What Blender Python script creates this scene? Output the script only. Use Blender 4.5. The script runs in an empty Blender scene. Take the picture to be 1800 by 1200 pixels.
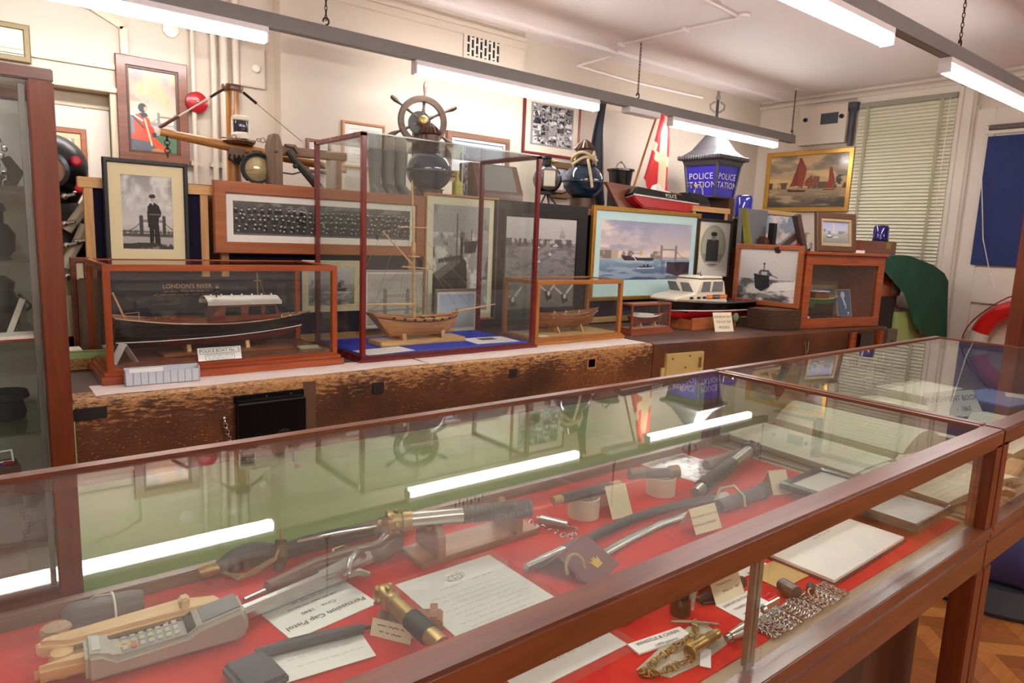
import bpy, bmesh, math, random
import numpy as np
from mathutils import Matrix, Vector, Euler
random.seed(7)
SC = bpy.context.scene
COL = SC.collection
PI = math.pi

# ------------------------------------------------------------------ camera
CAMH = 1.39
FPX = 1198.0
YAW, PIT, ROL = math.radians(38.8), math.radians(8.75), math.radians(2.28)
_cy, _sy, _cp, _sp = math.cos(YAW), math.sin(YAW), math.cos(PIT), math.sin(PIT)
FW = Vector((_sy*_cp, _cy*_cp, -_sp))
_r = Vector((_cy, -_sy, 0)); _u = _r.cross(FW)
RT = math.cos(ROL)*_r + math.sin(ROL)*_u
UP = -math.sin(ROL)*_r + math.cos(ROL)*_u
CAM = Vector((0, 0, CAMH))
cam = bpy.data.cameras.new('camera'); cam_o = bpy.data.objects.new('camera', cam); COL.objects.link(cam_o)
cam.sensor_fit = 'HORIZONTAL'; cam.sensor_width = 36.0; cam.lens = 36.0*FPX/1800.0
cam.clip_start = 0.02; cam.clip_end = 100
m3 = Matrix((RT, UP, -FW)).transposed()
cam_o.matrix_world = Matrix.Translation(CAM) @ m3.to_4x4()
SC.camera = cam_o

# ------------------------------------------------------------------ world, exposure
w = bpy.data.worlds.new('world'); SC.world = w; w.use_nodes = True
w.node_tree.nodes['Background'].inputs[0].default_value = (1.0, 0.95, 0.88, 1)
w.node_tree.nodes['Background'].inputs[1].default_value = 0.05
SC.view_settings.view_transform = 'Standard'; SC.view_settings.look = 'None'
SC.view_settings.exposure = 1.10; SC.view_settings.gamma = 1.0
SC.view_settings.use_curve_mapping = False
LAMP_STRENGTH = 18.5
cy = SC.cycles
cy.max_bounces = 16; cy.transparent_max_bounces = 40; cy.glossy_bounces = 6; cy.diffuse_bounces = 5
cy.transmission_bounces = 8; cy.caustics_reflective = False; cy.caustics_refractive = False
cy.sample_clamp_indirect = 6.0; cy.blur_glossy = 0.5

# ------------------------------------------------------------------ where a point of the photograph lies in the room
def ray(px, py): return FW + (px-900)/FPX*RT - (py-600)/FPX*UP
def PY(px, py, y): d = ray(px, py); return CAM + d*(y/d.y)
def PZ(px, py, z): d = ray(px, py); return CAM + d*((z-CAMH)/d.z)
def PX(px, py, x): d = ray(px, py); return CAM + d*(x/d.x)
def MPP(p): return (Vector(p)-CAM).dot(FW)/FPX      # metres per pixel at a point

# ------------------------------------------------------------------ materials
MATS = {}
def srgb(c):
    c = [v/255.0 for v in c]
    return tuple(v/12.92 if v <= 0.04045 else ((v+0.055)/1.055)**2.4 for v in c) + (1.0,)
def newmat(name):
    m = bpy.data.materials.new(name); m.use_nodes = True
    nt = m.node_tree; b = nt.nodes['Principled BSDF']; return m, nt, b
def mat(name, c, rough=0.5, metal=0.0, coat=0.0, var=0.08, vs=12.0, spec=0.5, bump=0.0, bs=60.0, c2=None, stretch=(1,1,1)):
    """plain procedural material: a colour with a soft noise variation"""
    if name in MATS: return MATS[name]
    m, nt, b = newmat(name)
    tc = nt.nodes.new('ShaderNodeTexCoord'); mp = nt.nodes.new('ShaderNodeMapping'); nz = nt.nodes.new('ShaderNodeTexNoise')
    mp.inputs['Scale'].default_value = stretch
    nt.links.new(tc.outputs['Object'], mp.inputs['Vector']); nt.links.new(mp.outputs['Vector'], nz.inputs['Vector'])
    nz.inputs['Scale'].default_value = vs; nz.inputs['Detail'].default_value = 5
    mx = nt.nodes.new('ShaderNodeMix'); mx.data_type = 'RGBA'
    a = srgb(c)
    if c2 is None:
        lo = tuple(v*(1-var) for v in a[:3])+(1,); hi = tuple(min(1, v*(1+var)) for v in a[:3])+(1,)
    else: lo, hi = a, srgb(c2)
    mx.inputs[6].default_value = lo; mx.inputs[7].default_value = hi
    nt.links.new(nz.outputs['Fac'], mx.inputs[0]); nt.links.new(mx.outputs[2], b.inputs['Base Color'])
    b.inputs['Roughness'].default_value = rough; b.inputs['Metallic'].default_value = metal
    b.inputs['Coat Weight'].default_value = coat; b.inputs['Coat Roughness'].default_value = 0.08
    b.inputs['Specular IOR Level'].default_value = spec
    if bump:
        n2 = nt.nodes.new('ShaderNodeTexNoise'); n2.inputs['Scale'].default_value = bs; n2.inputs['Detail'].default_value = 4
        nt.links.new(mp.outputs['Vector'], n2.inputs['Vector'])
        bp = nt.nodes.new('ShaderNodeBump'); bp.inputs['Strength'].default_value = bump; bp.inputs['Distance'].default_value = 0.01
        nt.links.new(n2.outputs['Fac'], bp.inputs['Height']); nt.links.new(bp.outputs['Normal'], b.inputs['Normal'])
    MATS[name] = m; return m
def wood(name, c1, c2, axis='X', scale=6.0, rough=0.32, coat=0.25, bump=0.05):
    """grain running along the axis"""
    if name in MATS: return MATS[name]
    m, nt, b = newmat(name)
    tc = nt.nodes.new('ShaderNodeTexCoord'); mp = nt.nodes.new('ShaderNodeMapping')
    s = [7.0, 7.0, 7.0]; s['XYZ'.index(axis)] = 0.55
    mp.inputs['Scale'].default_value = s
    nz = nt.nodes.new('ShaderNodeTexNoise'); nz.inputs['Scale'].default_value = scale; nz.inputs['Detail'].default_value = 8
    nz.inputs['Roughness'].default_value = 0.62; nz.inputs['Distortion'].default_value = 0.6
    cr = nt.nodes.new('ShaderNodeValToRGB'); cr.color_ramp.elements[0].position = 0.32; cr.color_ramp.elements[1].position = 0.68
    cr.color_ramp.elements[0].color = srgb(c1); cr.color_ramp.elements[1].color = srgb(c2)
    nt.links.new(tc.outputs['Object'], mp.inputs['Vector']); nt.links.new(mp.outputs['Vector'], nz.inputs['Vector'])
    nt.links.new(nz.outputs['Fac'], cr.inputs['Fac']); nt.links.new(cr.outputs['Color'], b.inputs['Base Color'])
    b.inputs['Roughness'].default_value = rough; b.inputs['Coat Weight'].default_value = coat; b.inputs['Coat Roughness'].default_value = 0.15
    bp = nt.nodes.new('ShaderNodeBump'); bp.inputs['Strength'].default_value = bump; bp.inputs['Distance'].default_value = 0.004
    nt.links.new(nz.outputs['Fac'], bp.inputs['Height']); nt.links.new(bp.outputs['Normal'], b.inputs['Normal'])
    MATS[name] = m; return m
def glass(name, tint=(0.97, 0.985, 0.975), haze=0.0, f0=0.04, rough=0.0, hazecol=(0.8, 0.82, 0.82)):
    """pane of clear glass: Fresnel reflection over a tinted transparent body, a little dust"""
    if name in MATS: return MATS[name]
    m = bpy.data.materials.new(name); m.use_nodes = True; nt = m.node_tree
    for n in list(nt.nodes): nt.nodes.remove(n)
    out = nt.nodes.new('ShaderNodeOutputMaterial'); g = nt.nodes.new('ShaderNodeNewGeometry')
    dt = nt.nodes.new('ShaderNodeVectorMath'); dt.operation = 'DOT_PRODUCT'
    nt.links.new(g.outputs['Incoming'], dt.inputs[0]); nt.links.new(g.outputs['Normal'], dt.inputs[1])
    def mth(op, a, bb=None):
        n = nt.nodes.new('ShaderNodeMath'); n.operation = op
        for i, v in enumerate((a, bb)):
            if v is None: continue
            if isinstance(v, (int, float)): n.inputs[i].default_value = v
            else: nt.links.new(v, n.inputs[i])
        return n.outputs[0]
    ab = mth('ABSOLUTE', dt.outputs['Value']); om = mth('SUBTRACT', 1.0, ab); p5 = mth('POWER', om, 5.0)
    fr = mth('ADD', mth('MULTIPLY', p5, 1.0-f0), f0)
    tr = nt.nodes.new('ShaderNodeBsdfTransparent'); tr.inputs[0].default_value = (*tint, 1)
    gl = nt.nodes.new('ShaderNodeBsdfGlossy'); gl.inputs['Roughness'].default_value = rough
    mx = nt.nodes.new('ShaderNodeMixShader'); nt.links.new(fr, mx.inputs[0])
    body = tr.outputs[0]
    if haze > 0:
        df = nt.nodes.new('ShaderNodeBsdfDiffuse'); df.inputs[0].default_value = (*hazecol, 1)
        nz = nt.nodes.new('ShaderNodeTexNoise'); nz.inputs['Scale'].default_value = 3.0; nz.inputs['Detail'].default_value = 6
        tc = nt.nodes.new('ShaderNodeTexCoord'); nt.links.new(tc.outputs['Object'], nz.inputs['Vector'])
        mh = nt.nodes.new('ShaderNodeMixShader'); nt.links.new(mth('MULTIPLY', nz.outputs['Fac'], 2*haze), mh.inputs[0])
        nt.links.new(tr.outputs[0], mh.inputs[1]); nt.links.new(df.outputs[0], mh.inputs[2]); body = mh.outputs[0]
    nt.links.new(body, mx.inputs[1]); nt.links.new(gl.outputs[0], mx.inputs[2]); nt.links.new(mx.outputs[0], out.inputs[0])
    MATS[name] = m; return m
def emit(name, c, s):
    if name in MATS: return MATS[name]
    m, nt, b = newmat(name); b.inputs['Base Color'].default_value = (0.9, 0.9, 0.9, 1)
    b.inputs['Emission Color'].default_value = (*c, 1); b.inputs['Emission Strength'].default_value = s
    MATS[name] = m; return m
def paintmat(name, rough=0.18, coat=0.0, spec=0.5):
    if name in MATS: return MATS[name]
    m, nt, b = newmat(name); a = nt.nodes.new('ShaderNodeVertexColor'); a.layer_name = 'Paint'
    nt.links.new(a.outputs['Color'], b.inputs['Base Color']); b.inputs['Roughness'].default_value = rough
    b.inputs['Coat Weight'].default_value = coat; b.inputs['Coat Roughness'].default_value = 0.03; b.inputs['Specular IOR Level'].default_value = spec
    MATS[name] = m; return m

# ------------------------------------------------------------------ mesh builder
def T(x=0, y=0, z=0): return Matrix.Translation((x, y, z))
def RX(a): return Matrix.Rotation(a, 4, 'X')
def RY(a): return Matrix.Rotation(a, 4, 'Y')
def RZ(a): return Matrix.Rotation(a, 4, 'Z')
def S(x, y=None, z=None):
    y = x if y is None else y; z = x if z is None else z
    return Matrix.Diagonal((x, y, z, 1))
def align(a, b):
    """matrix with z axis from a to b, origin at a"""
    d = Vector(b)-Vector(a); q = d.to_track_quat('Z', 'Y'); return Matrix.Translation(a) @ q.to_matrix().to_4x4()

class MB:
    def __init__(self): self.v = []; self.f = []; self.mi = []; self.M = Matrix.Identity(4); self.m = 0
    def add(self, vs, fs, M=None, m=None):
        M = self.M if M is None else self.M @ M
        o = len(self.v); self.v += [tuple(M @ Vector(p)) for p in vs]
        self.f += [tuple(i+o for i in f) for f in fs]; self.mi += [self.m if m is None else m]*len(fs); return self
    def box(self, x0, x1, y0, y1, z0, z1, M=None, m=None):
        vs = [(x0,y0,z0),(x1,y0,z0),(x1,y1,z0),(x0,y1,z0),(x0,y0,z1),(x1,y0,z1),(x1,y1,z1),(x0,y1,z1)]
        return self.add(vs, [(0,3,2,1),(4,5,6,7),(0,1,5,4),(1,2,6,5),(2,3,7,6),(3,0,4,7)], M, m)
    def cbox(self, sx, sy, sz, M=None, m=None): return self.box(-sx/2, sx/2, -sy/2, sy/2, -sz/2, sz/2, M, m)
    def prism(self, poly, h0, h1, M=None, m=None):
        """outline in x,y pushed from z=h0 to h1"""
        n = len(poly); vs = [(p[0],p[1],h0) for p in poly]+[(p[0],p[1],h1) for p in poly]
        a = sum(poly[i][0]*poly[(i+1)%n][1]-poly[(i+1)%n][0]*poly[i][1] for i in range(n))
        fs = [tuple(range(n))[::-1], tuple(range(n, 2*n))]+[(i,(i+1)%n,n+(i+1)%n,n+i) for i in range(n)]
        if a < 0: fs = [f[::-1] for f in fs]
        return self.add(vs, fs, M, m)
    def lathe(self, prof, seg=24, M=None, m=None, cap=True, a0=0.0, a1=2*PI):
        """profile of (radius, z)"""
        full = abs(a1-a0-2*PI) < 1e-6; ns = seg if full else seg+1
        vs = []; fs = []
        for r, z in prof:
            for i in range(ns):
                a = a0+(a1-a0)*i/seg; vs.append((max(r,1e-5)*math.cos(a), max(r,1e-5)*math.sin(a), z))
        for j in range(len(prof)-1):
            for i in range(seg):
                i2 = (i+1) % ns; fs.append((j*ns+i, j*ns+i2, (j+1)*ns+i2, (j+1)*ns+i))
        if cap and full:
            fs.append(tuple(range(ns))[::-1]); fs.append(tuple((len(prof)-1)*ns+i for i in range(ns)))
        return self.add(vs, fs, M, m)
    def cyl(self, a, b, r, r2=None, seg=16, m=None):
        L = (Vector(b)-Vector(a)).length; return self.lathe([(r,0),(r if r2 is None else r2,L)], seg, align(a,b), m)
    def sphere(self, c, r, seg=20, rings=12, m=None, M=None, sc=(1,1,1)):
        prof = [(r*math.sin(PI*i/rings), -r*math.cos(PI*i/rings)) for i in range(rings+1)]
        MM = T(*c) @ S(*sc); MM = MM if M is None else M @ MM
        return self.lathe(prof, seg, MM, m, cap=False)
    def tube(self, pts, r, seg=8, closed=False, m=None, M=None):
        pts = [Vector(p) for p in pts]; n = len(pts); rs = r if isinstance(r, (list, tuple)) else [r]*n
        vs = []; fs = []; prev = None
        for i, p in enumerate(pts):
            if closed: d = pts[(i+1)%n]-pts[i-1]
            else: d = pts[min(i+1,n-1)]-pts[max(i-1,0)]
            if d.length < 1e-9: d = Vector((0,0,1))
            d.normalize()
            if prev is None:
                up = Vector((0,0,1)) if abs(d.z) < 0.9 else Vector((1,0,0)); x = up.cross(d).normalized()
            else:
                x = prev-d*prev.dot(d); x = x.normalized() if x.length > 1e-6 else d.orthogonal().normalized()
            prev = x; y = d.cross(x)
            for k in range(seg):
                a = 2*PI*k/seg; q = p+rs[i]*(math.cos(a)*x+math.sin(a)*y); vs.append(tuple(q))
        rng = n if closed else n-1
        for i in range(rng):
            j = (i+1) % n
            for k in range(seg):
                k2 = (k+1) % seg; fs.append((i*seg+k, i*seg+k2, j*seg+k2, j*seg+k))
        if not closed: fs.append(tuple(range(seg))[::-1]); fs.append(tuple((n-1)*seg+k for k in range(seg)))
        return self.add(vs, fs, M, m)
    def ring(self, c, R, r, M=None, seg=32, tseg=8, m=None):
        pts = [(R*math.cos(2*PI*i/seg), R*math.sin(2*PI*i/seg), 0) for i in range(seg)]
        return self.tube(pts, r, tseg, True, m, (M if M is not None else Matrix.Identity(4)) if c is None else T(*c) @ (M if M is not None else Matrix.Identity(4)))
    def loft(self, secs, closed=False, m=None, M=None, caps=True):
        """sections of equal point count"""
        n = len(secs[0]); vs = [p for s in secs for p in s]; fs = []
        for j in range(len(secs)-1):
            for i in range(n if closed else n-1):
                i2 = (i+1) % n; fs.append((j*n+i, j*n+i2, (j+1)*n+i2, (j+1)*n+i))
        if caps and closed: fs.append(tuple(range(n))[::-1]); fs.append(tuple((len(secs)-1)*n+i for i in range(n)))
        return self.add(vs, fs, M, m)
    def grid(self, fn, nu, nv, M=None, m=None):
        vs = [fn(i/nu, j/nv) for j in range(nv+1) for i in range(nu+1)]
        fs = [(j*(nu+1)+i, j*(nu+1)+i+1, (j+1)*(nu+1)+i+1, (j+1)*(nu+1)+i) for j in range(nv) for i in range(nu)]
        return self.add(vs, fs, M, m)
    def frame(self, w, h, fw, y0, y1, M=None, m=None, bev=0.0):
        """mitred picture frame in the XZ plane, outer size w x h standing on z=0, y0 front"""
        o = [(-w/2,0),(w/2,0),(w/2,h),(-w/2,h)]; i = [(-w/2+fw,fw),(w/2-fw,fw),(w/2-fw,h-fw),(-w/2+fw,h-fw)]
        if bev <= 0: rings = [(o,y1),(o,y0),(i,y0),(i,y1)]
        else:
            k = bev; o2 = [(-w/2+k,k),(w/2-k,k),(w/2-k,h-k),(-w/2+k,h-k)]
            i2 = [(-w/2+fw-k,fw-k),(w/2-fw+k,fw-k),(w/2-fw+k,h-fw+k),(-w/2+fw-k,h-fw+k)]
            rings = [(o,y1),(o,y0+k),(o2,y0),(i2,y0),(i,y0+k*1.4),(i,y1)]
        vs = []; fs = []
        for rg, y in rings: vs += [(p[0],y,p[1]) for p in rg]
        n = len(rings)
        for a in range(n):
            b = (a+1) % n
            for k in range(4): k2 = (k+1) % 4; fs.append((a*4+k, a*4+k2, b*4+k2, b*4+k))
        return self.add(vs, fs, M, m)
    def text(self, s, size, M=None, m=None, align_x='CENTER', shear=0.0, depth=0.0, spacing=1.0):
        """letters in the x,y plane facing +z"""
        vs, fs = text_geo(s, align_x, shear, spacing); vs = [(p[0]*size, p[1]*size, p[2]) for p in vs]
        return self.add(vs, fs, M, m)
    def build(self, name, mats, parent=None, smooth=35, bevel=0.0, bseg=2, recalc=True, weld=False):
        me = bpy.data.meshes.new(name); me.from_pydata(self.v, [], self.f)
        mats = mats if isinstance(mats, (list, tuple)) else [mats]
        for mm in mats: me.materials.append(mm)
        if len(mats) > 1: me.polygons.foreach_set('material_index', self.mi)
        if bevel or recalc or weld:
            bm = bmesh.new(); bm.from_mesh(me)
            if weld: bmesh.ops.remove_doubles(bm, verts=bm.verts, dist=1e-5)
            if recalc: bmesh.ops.recalc_face_normals(bm, faces=bm.faces)
            if bevel:
                es = [e for e in bm.edges if len(e.link_faces) == 2 and e.calc_face_angle(0) > math.radians(30)]
                bmesh.ops.bevel(bm, geom=es, offset=bevel, segments=bseg, affect='EDGES', clamp_overlap=True)
            bm.to_mesh(me); bm.free()
        if smooth:
            me.polygons.foreach_set('use_smooth', [True]*len(me.polygons)); me.set_sharp_from_angle(angle=math.radians(smooth))
        me.update()
        o = bpy.data.objects.new(name, me); COL.objects.link(o)
        if parent is not None: o.parent = parent
        return o

_TX = {}
def text_geo(s, align_x='CENTER', shear=0.0, spacing=1.0):
    k = (s, align_x, shear, spacing)
    if k in _TX: return _TX[k]
    cu = bpy.data.curves.new('lettering', 'FONT'); cu.body = s; cu.align_x = align_x; cu.align_y = 'CENTER'; cu.shear = shear
    cu.size = 1.0; cu.resolution_u = 2; cu.space_character = spacing; cu.space_line = 0.95
    ob = bpy.data.objects.new('lettering', cu); me = ob.to_mesh()
    vs = [tuple(v.co) for v in me.vertices]; fs = [tuple(p.vertices) for p in me.polygons]
    ob.to_mesh_clear(); bpy.data.objects.remove(ob); bpy.data.curves.remove(cu)
    _TX[k] = (vs, fs); return vs, fs

# ------------------------------------------------------------------ scene objects
def tag(o, label, cat, group=None, kind=None):
    if label: o['label'] = label
    if cat: o['category'] = cat
    if group: o['group'] = group
    if kind: o['kind'] = kind
    return o
def thing(name, label, cat, loc=(0,0,0), rz=0.0, group=None, rot=None):
    o = bpy.data.objects.new(name, None); COL.objects.link(o); o.location = loc
    o.rotation_euler = rot if rot else (0, 0, rz); o.empty_display_size = 0.05
    return tag(o, label, cat, group)
def struct(mb, name, mats, label=None, **k):
    o = mb.build(name, mats, **k); o['kind'] = 'structure'
    if label: o['label'] = label
    return o
def put(o, loc=(0,0,0), rz=0.0, rot=None):
    o.location = loc; o.rotation_euler = rot if rot else (0, 0, rz); return o
def dup(o, parent=None):
    """a copy of a thing with copies of its parts"""
    c = o.copy(); COL.objects.link(c); c.parent = parent
    for ch in list(o.children): dup(ch, c)
    return c

# ------------------------------------------------------------------ painting of the pictures (colour per vertex of a fine grid)
class Cv:
    def __init__(self, w, h, bg=(200,200,200)):
        self.w, self.h = w, h; self.a = np.ones((h, w, 3))*np.array(bg)/255.0
        self.u, self.v = np.meshgrid(np.linspace(0,1,w), np.linspace(1,0,h)); self.rs = np.random.RandomState(3)
        self.asp = w/h
    def noise(self, f=6, octv=4, sx=1.0, sy=1.0, seed=0):
        rs = np.random.RandomState(seed+11); out = np.zeros((self.h, self.w)); amp = 1.0; tot = 0
        for k in range(octv):
            gx, gy = max(2, int(f*sx*2**k))+2, max(2, int(f*sy*2**k))+2; g = rs.rand(gy, gx)
            x = self.u*(gx-2); y = (1-self.v)*(gy-2); xi = x.astype(int); yi = y.astype(int); fx = x-xi; fy = y-yi
            fx = fx*fx*(3-2*fx); fy = fy*fy*(3-2*fy)
            n = (g[yi,xi]*(1-fx)+g[yi,xi+1]*fx)*(1-fy)+(g[yi+1,xi]*(1-fx)+g[yi+1,xi+1]*fx)*fy
            out += n*amp; tot += amp; amp *= 0.55
        return out/tot
    def put(self, m, c, al=1.0):
        c = np.array(c)/255.0; k = (np.clip(m,0,1)*al)[...,None]; self.a = self.a*(1-k)+c*k; return self
    def grad(self, v0, v1, c0, c1):
        t = np.clip((self.v-v0)/(v1-v0), 0, 1); m = (self.v >= v0-1e-9)&(self.v <= v1+1e-9)
        col = (np.array(c0)+(np.array(c1)-np.array(c0))*t[...,None])/255.0; self.a[m] = col[m]; return self
    def mott(self, m, c, f=6, thr=0.5, soft=0.12, al=1.0, **k):
        n = self.noise(f, **k); return self.put(m*np.clip((n-thr)/soft, 0, 1), c, al)
    def rect(self, u0, v0, u1, v1, c, al=1.0): return self.put(((self.u>=u0)&(self.u<=u1)&(self.v>=v0)&(self.v<=v1)).astype(float), c, al)
    def band(self, v0, v1): return ((self.v>=v0)&(self.v<=v1)).astype(float)
    def ell(self, u, v, ru, rv, c, al=1.0, soft=0.15):
        d = np.sqrt(((self.u-u)/ru)**2+((self.v-v)/rv)**2); return self.put(np.clip((1-d)/soft+0.5, 0, 1), c, al)
    def poly(self, pts, c, al=1.0):
        m = np.zeros_like(self.u, bool); n = len(pts)
        for i in range(n):
            x0, y0 = pts[i]; x1, y1 = pts[(i+1)%n]
            if abs(y1-y0) < 1e-9: continue
            cr = ((y0 > self.v) != (y1 > self.v)) & (self.u < (x1-x0)*(self.v-y0)/(y1-y0)+x0); m ^= cr
        return self.put(m.astype(float), c, al)
    def line(self, pts, wd, c, al=1.0):
        for (x0,y0),(x1,y1) in zip(pts[:-1], pts[1:]):
            dx, dy = (x1-x0)*self.asp, y1-y0; L2 = dx*dx+dy*dy+1e-12
            t = np.clip(((self.u-x0)*self.asp*dx+(self.v-y0)*dy)/L2, 0, 1)
            d = np.hypot((self.u-x0)*self.asp-t*dx, self.v-y0-t*dy); self.put(np.clip((wd-d)/(0.6/self.h)+0.5, 0, 1), c, al)
        return self
    def grain(self, a=0.03, f=60): 
        self.a = np.clip(self.a+(self.rs.rand(self.h, self.w, 1)-0.5)*2*a, 0, 1); return self
def canvas(cv, w, h, name, parent=None, material=None, M=None, bow=None):
    """the painted surface, w x h, in the XZ plane facing -y, standing on z=0 and centred on x=0"""
    H, W = cv.h, cv.w; xs = np.linspace(-w/2, w/2, W); zs = np.linspace(h, 0, H)
    X, Z = np.meshgrid(xs, zs); co = np.stack([X, np.zeros_like(X), Z], -1).reshape(-1, 3)
    if M is not None:
        A = np.array(M); co = co @ A[:3,:3].T+A[:3,3]
    idx = np.arange(H*W).reshape(H, W)
    q = np.stack([idx[:-1,:-1], idx[1:,:-1], idx[1:,1:], idx[:-1,1:]], -1).reshape(-1, 4)
    me = bpy.data.meshes.new(name); me.vertices.add(len(co)); me.vertices.foreach_set('co', co.ravel().astype(np.float32))
    me.loops.add(q.size); me.loops.foreach_set('vertex_index', q.ravel().astype(np.int32))
    me.polygons.add(len(q)); me.polygons.foreach_set('loop_start', np.arange(0, q.size, 4, dtype=np.int32)); me.update(calc_edges=True)
    at = me.color_attributes.new('Paint', 'BYTE_COLOR', 'POINT')
    col = np.concatenate([np.clip(cv.a, 0, 1), np.ones((H, W, 1))], -1).reshape(-1)
    at.data.foreach_set('color_srgb', col.astype(np.float32))
    me.materials.append(material or paintmat('picture_paint')); me.validate()
    o = bpy.data.objects.new(name, me); COL.objects.link(o)
    if parent is not None: o.parent = parent
    return o
# ================================================================== THE ROOM
XL, XR, YF, YB, ZC = -2.3, 7.37, -2.7, 4.70, 3.04
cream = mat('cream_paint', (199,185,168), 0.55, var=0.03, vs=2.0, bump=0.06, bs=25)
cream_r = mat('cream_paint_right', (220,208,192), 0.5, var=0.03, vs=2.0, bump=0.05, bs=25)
ceilm = mat('ceiling_paint', (242,232,228), 0.6, var=0.02, vs=1.5, bump=0.05, bs=20)
whitegloss = mat('white_gloss_paint', (228,219,204), 0.3, var=0.03, vs=6, bump=0.03)
greytrim = mat('grey_trim_paint', (205,192,165), 0.45, var=0.05)
dark = mat('dark_gap', (24,20,18), 0.7)
steel_grey = mat('grey_trunking_paint', (128,124,122), 0.45, var=0.08, vs=20)
white_pl = mat('white_plastic', (238,234,236), 0.35, var=0.02)
chain_m = mat('chain_iron', (60,48,42), 0.5, metal=0.7)
mahog = wood('mahogany', (82,37,18), (122,65,34), 'X', 5, 0.3, 0.3)
mahogz = wood('mahogany_upright', (92,38,16), (122,56,26), 'Z', 5, 0.4, 0.12)
mahogy = wood('mahogany_deep', (88,40,20), (128,68,36), 'Y', 5, 0.28, 0.35)
pane = glass('clear_glass')
pane_d = glass('dusty_glass', haze=0.010)
pane_top = glass('case_top_glass', tint=(0.95,0.985,0.955), haze=0.02, f0=0.055)
glass_edge = mat('green_glass_edge', (120,138,128), 0.1, spec=0.8, var=0.1)

# floor: herringbone parquet over a screed
rng = random.Random(4)
fm = [wood('parquet_%s' % k, a, b, ax, 4, 0.3, 0.2) for k, a, b, ax in (('amber',(166,100,46),(202,134,70),'X'),('brown',(146,84,40),(180,112,58),'X'),('honey',(176,112,54),(206,142,78),'Y'),('umber',(134,78,38),(168,104,54),'Y'))]
mb = MB(); mb.box(XL-.1, XR+.1, YF-.1, YB+.2, -.1, -.006, m=0)
L, Wd = 0.30, 0.075; n = int(L/Wd)
A45 = RZ(math.radians(45))
for i in range(-40, 60):
    for j in range(-14, 16):
        ox = i*Wd+j*0; 
        for k in (0, 1):
            if k == 0: x0, y0, x1, y1 = i*Wd, i*Wd+j*2*L, i*Wd+L, i*Wd+Wd+j*2*L
            else: x0, y0, x1, y1 = i*Wd+L, i*Wd+Wd-L+j*2*L, i*Wd+L+Wd, i*Wd+Wd+j*2*L
            c = A45 @ Vector(((x0+x1)/2, (y0+y1)/2, 0))
            if not (1.4 < c.x < 5.6 and -1.2 < c.y < 2.6): continue
            g = 0.0007; mb.box(x0+g, x1-g, y0+g, y1-g, -.006, 0, A45, m=rng.choice((0,1)) if k == 0 else rng.choice((2,3)))
struct(mb, 'floor', fm, 'herringbone parquet floor', smooth=0, recalc=False)
mb = MB(); mb.box(XL-.1, XR+.1, YF-.1, YB+.2, ZC, ZC+.1); struct(mb, 'ceiling', ceilm)
# back wall with the door opening at its left
DX0, DX1, DZ = -0.30, PY(197,170,YB).x, 2.12
mb = MB(); mb.box(XL-.1, DX0, YB, YB+.2, 0, ZC); mb.box(DX1, XR+.1, YB, YB+.2, 0, ZC); mb.box(DX0, DX1, YB, YB+.2, DZ, ZC); mb.box(DX0,DX1,YB+.18,YB+.2,0,DZ)
struct(mb, 'wall_back', cream, smooth=0)
BX0, BX1, BY = PY(493,100,4.58).x, PY(922,80,4.58).x, 4.58
mb = MB(); mb.box(BX0, BX1, BY, YB, 0, ZC); struct(mb, 'wall_chimney', cream, 'projecting chimney breast', smooth=0)
mb = MB(); mb.box(XL-.1, XL, YF, YB, 0, ZC); struct(mb, 'wall_left', cream, smooth=0)
mb = MB(); mb.box(XL-.1, XR+.1, YF-.1, YF, 0, ZC); struct(mb, 'wall_front', cream, smooth=0)
# right wall with window opening
WY0, WY1, WZ0, WZ1 = 2.64, 3.52, 1.15, 2.86
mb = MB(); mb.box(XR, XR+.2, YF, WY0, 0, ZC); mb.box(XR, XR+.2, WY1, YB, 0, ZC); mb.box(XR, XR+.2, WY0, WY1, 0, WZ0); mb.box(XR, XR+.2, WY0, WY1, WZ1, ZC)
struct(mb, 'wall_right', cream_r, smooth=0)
mb = MB()
for y0, y1, z0, z1 in ((WY0,WY0+.06,WZ0,WZ1),(WY1-.06,WY1,WZ0,WZ1),(WY0,WY1,WZ0,WZ0+.06),(WY0,WY1,WZ1-.06,WZ1),(WY0,WY1,1.95,2.0)): mb.box(XR+.09, XR+.15, y0, y1, z0, z1)
wf = struct(mb, 'window_1', whitegloss, 'sash window behind the slatted blind', smooth=0, bevel=.004)
mb = MB(); mb.box(XR+.115, XR+.12, WY0+.05, WY1-.05, WZ0+.05, WZ1-.05); o = mb.build('window_pane', mat('night_glass', (28,30,30), 0.08), wf, smooth=0)
# jamb casing between window and right-hand door
mb = MB(); mb.box(XR-.05, XR, 2.47, 2.63, 0, 2.93); mb.box(XR-.065, XR, 2.49, 2.52, 0, 2.93); mb.box(XR-.06, XR, 2.58, 2.61, 0, 2.93)
struct(mb, 'trim_1', whitegloss, bevel=.006)
mb = MB(); mb.box(XR-.035, XR, WY0-.02, WY1+.06, WZ1, WZ1+.09); mb.box(XR-.02, XR, WY1, WY1+.05, .9, WZ1); struct(mb, 'trim_2', whitegloss, bevel=.005)
# door on the right wall: stiles, rails, lower panel
mb = MB(); x0, x1 = XR-.045, XR
for y0, y1, z0, z1 in ((2.30,2.45,0,2.7),(1.35,1.45,0,2.7),(1.45,2.30,.95,1.28),(1.45,2.30,2.5,2.7),(1.45,2.30,0,.2)): mb.box(x0, x1, y0, y1, z0, z1)
mb.box(XR-.02, XR, 1.45, 2.30, .2, .95); mb.box(XR-.028, XR, 1.45, 2.30, 1.28, 2.5)
mb.box(XR-.03, XR, 2.45, 2.47, 0, 2.75)
d2 = struct(mb, 'door_1', whitegloss, 'white panelled door in the right wall', bevel=.005)
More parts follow.
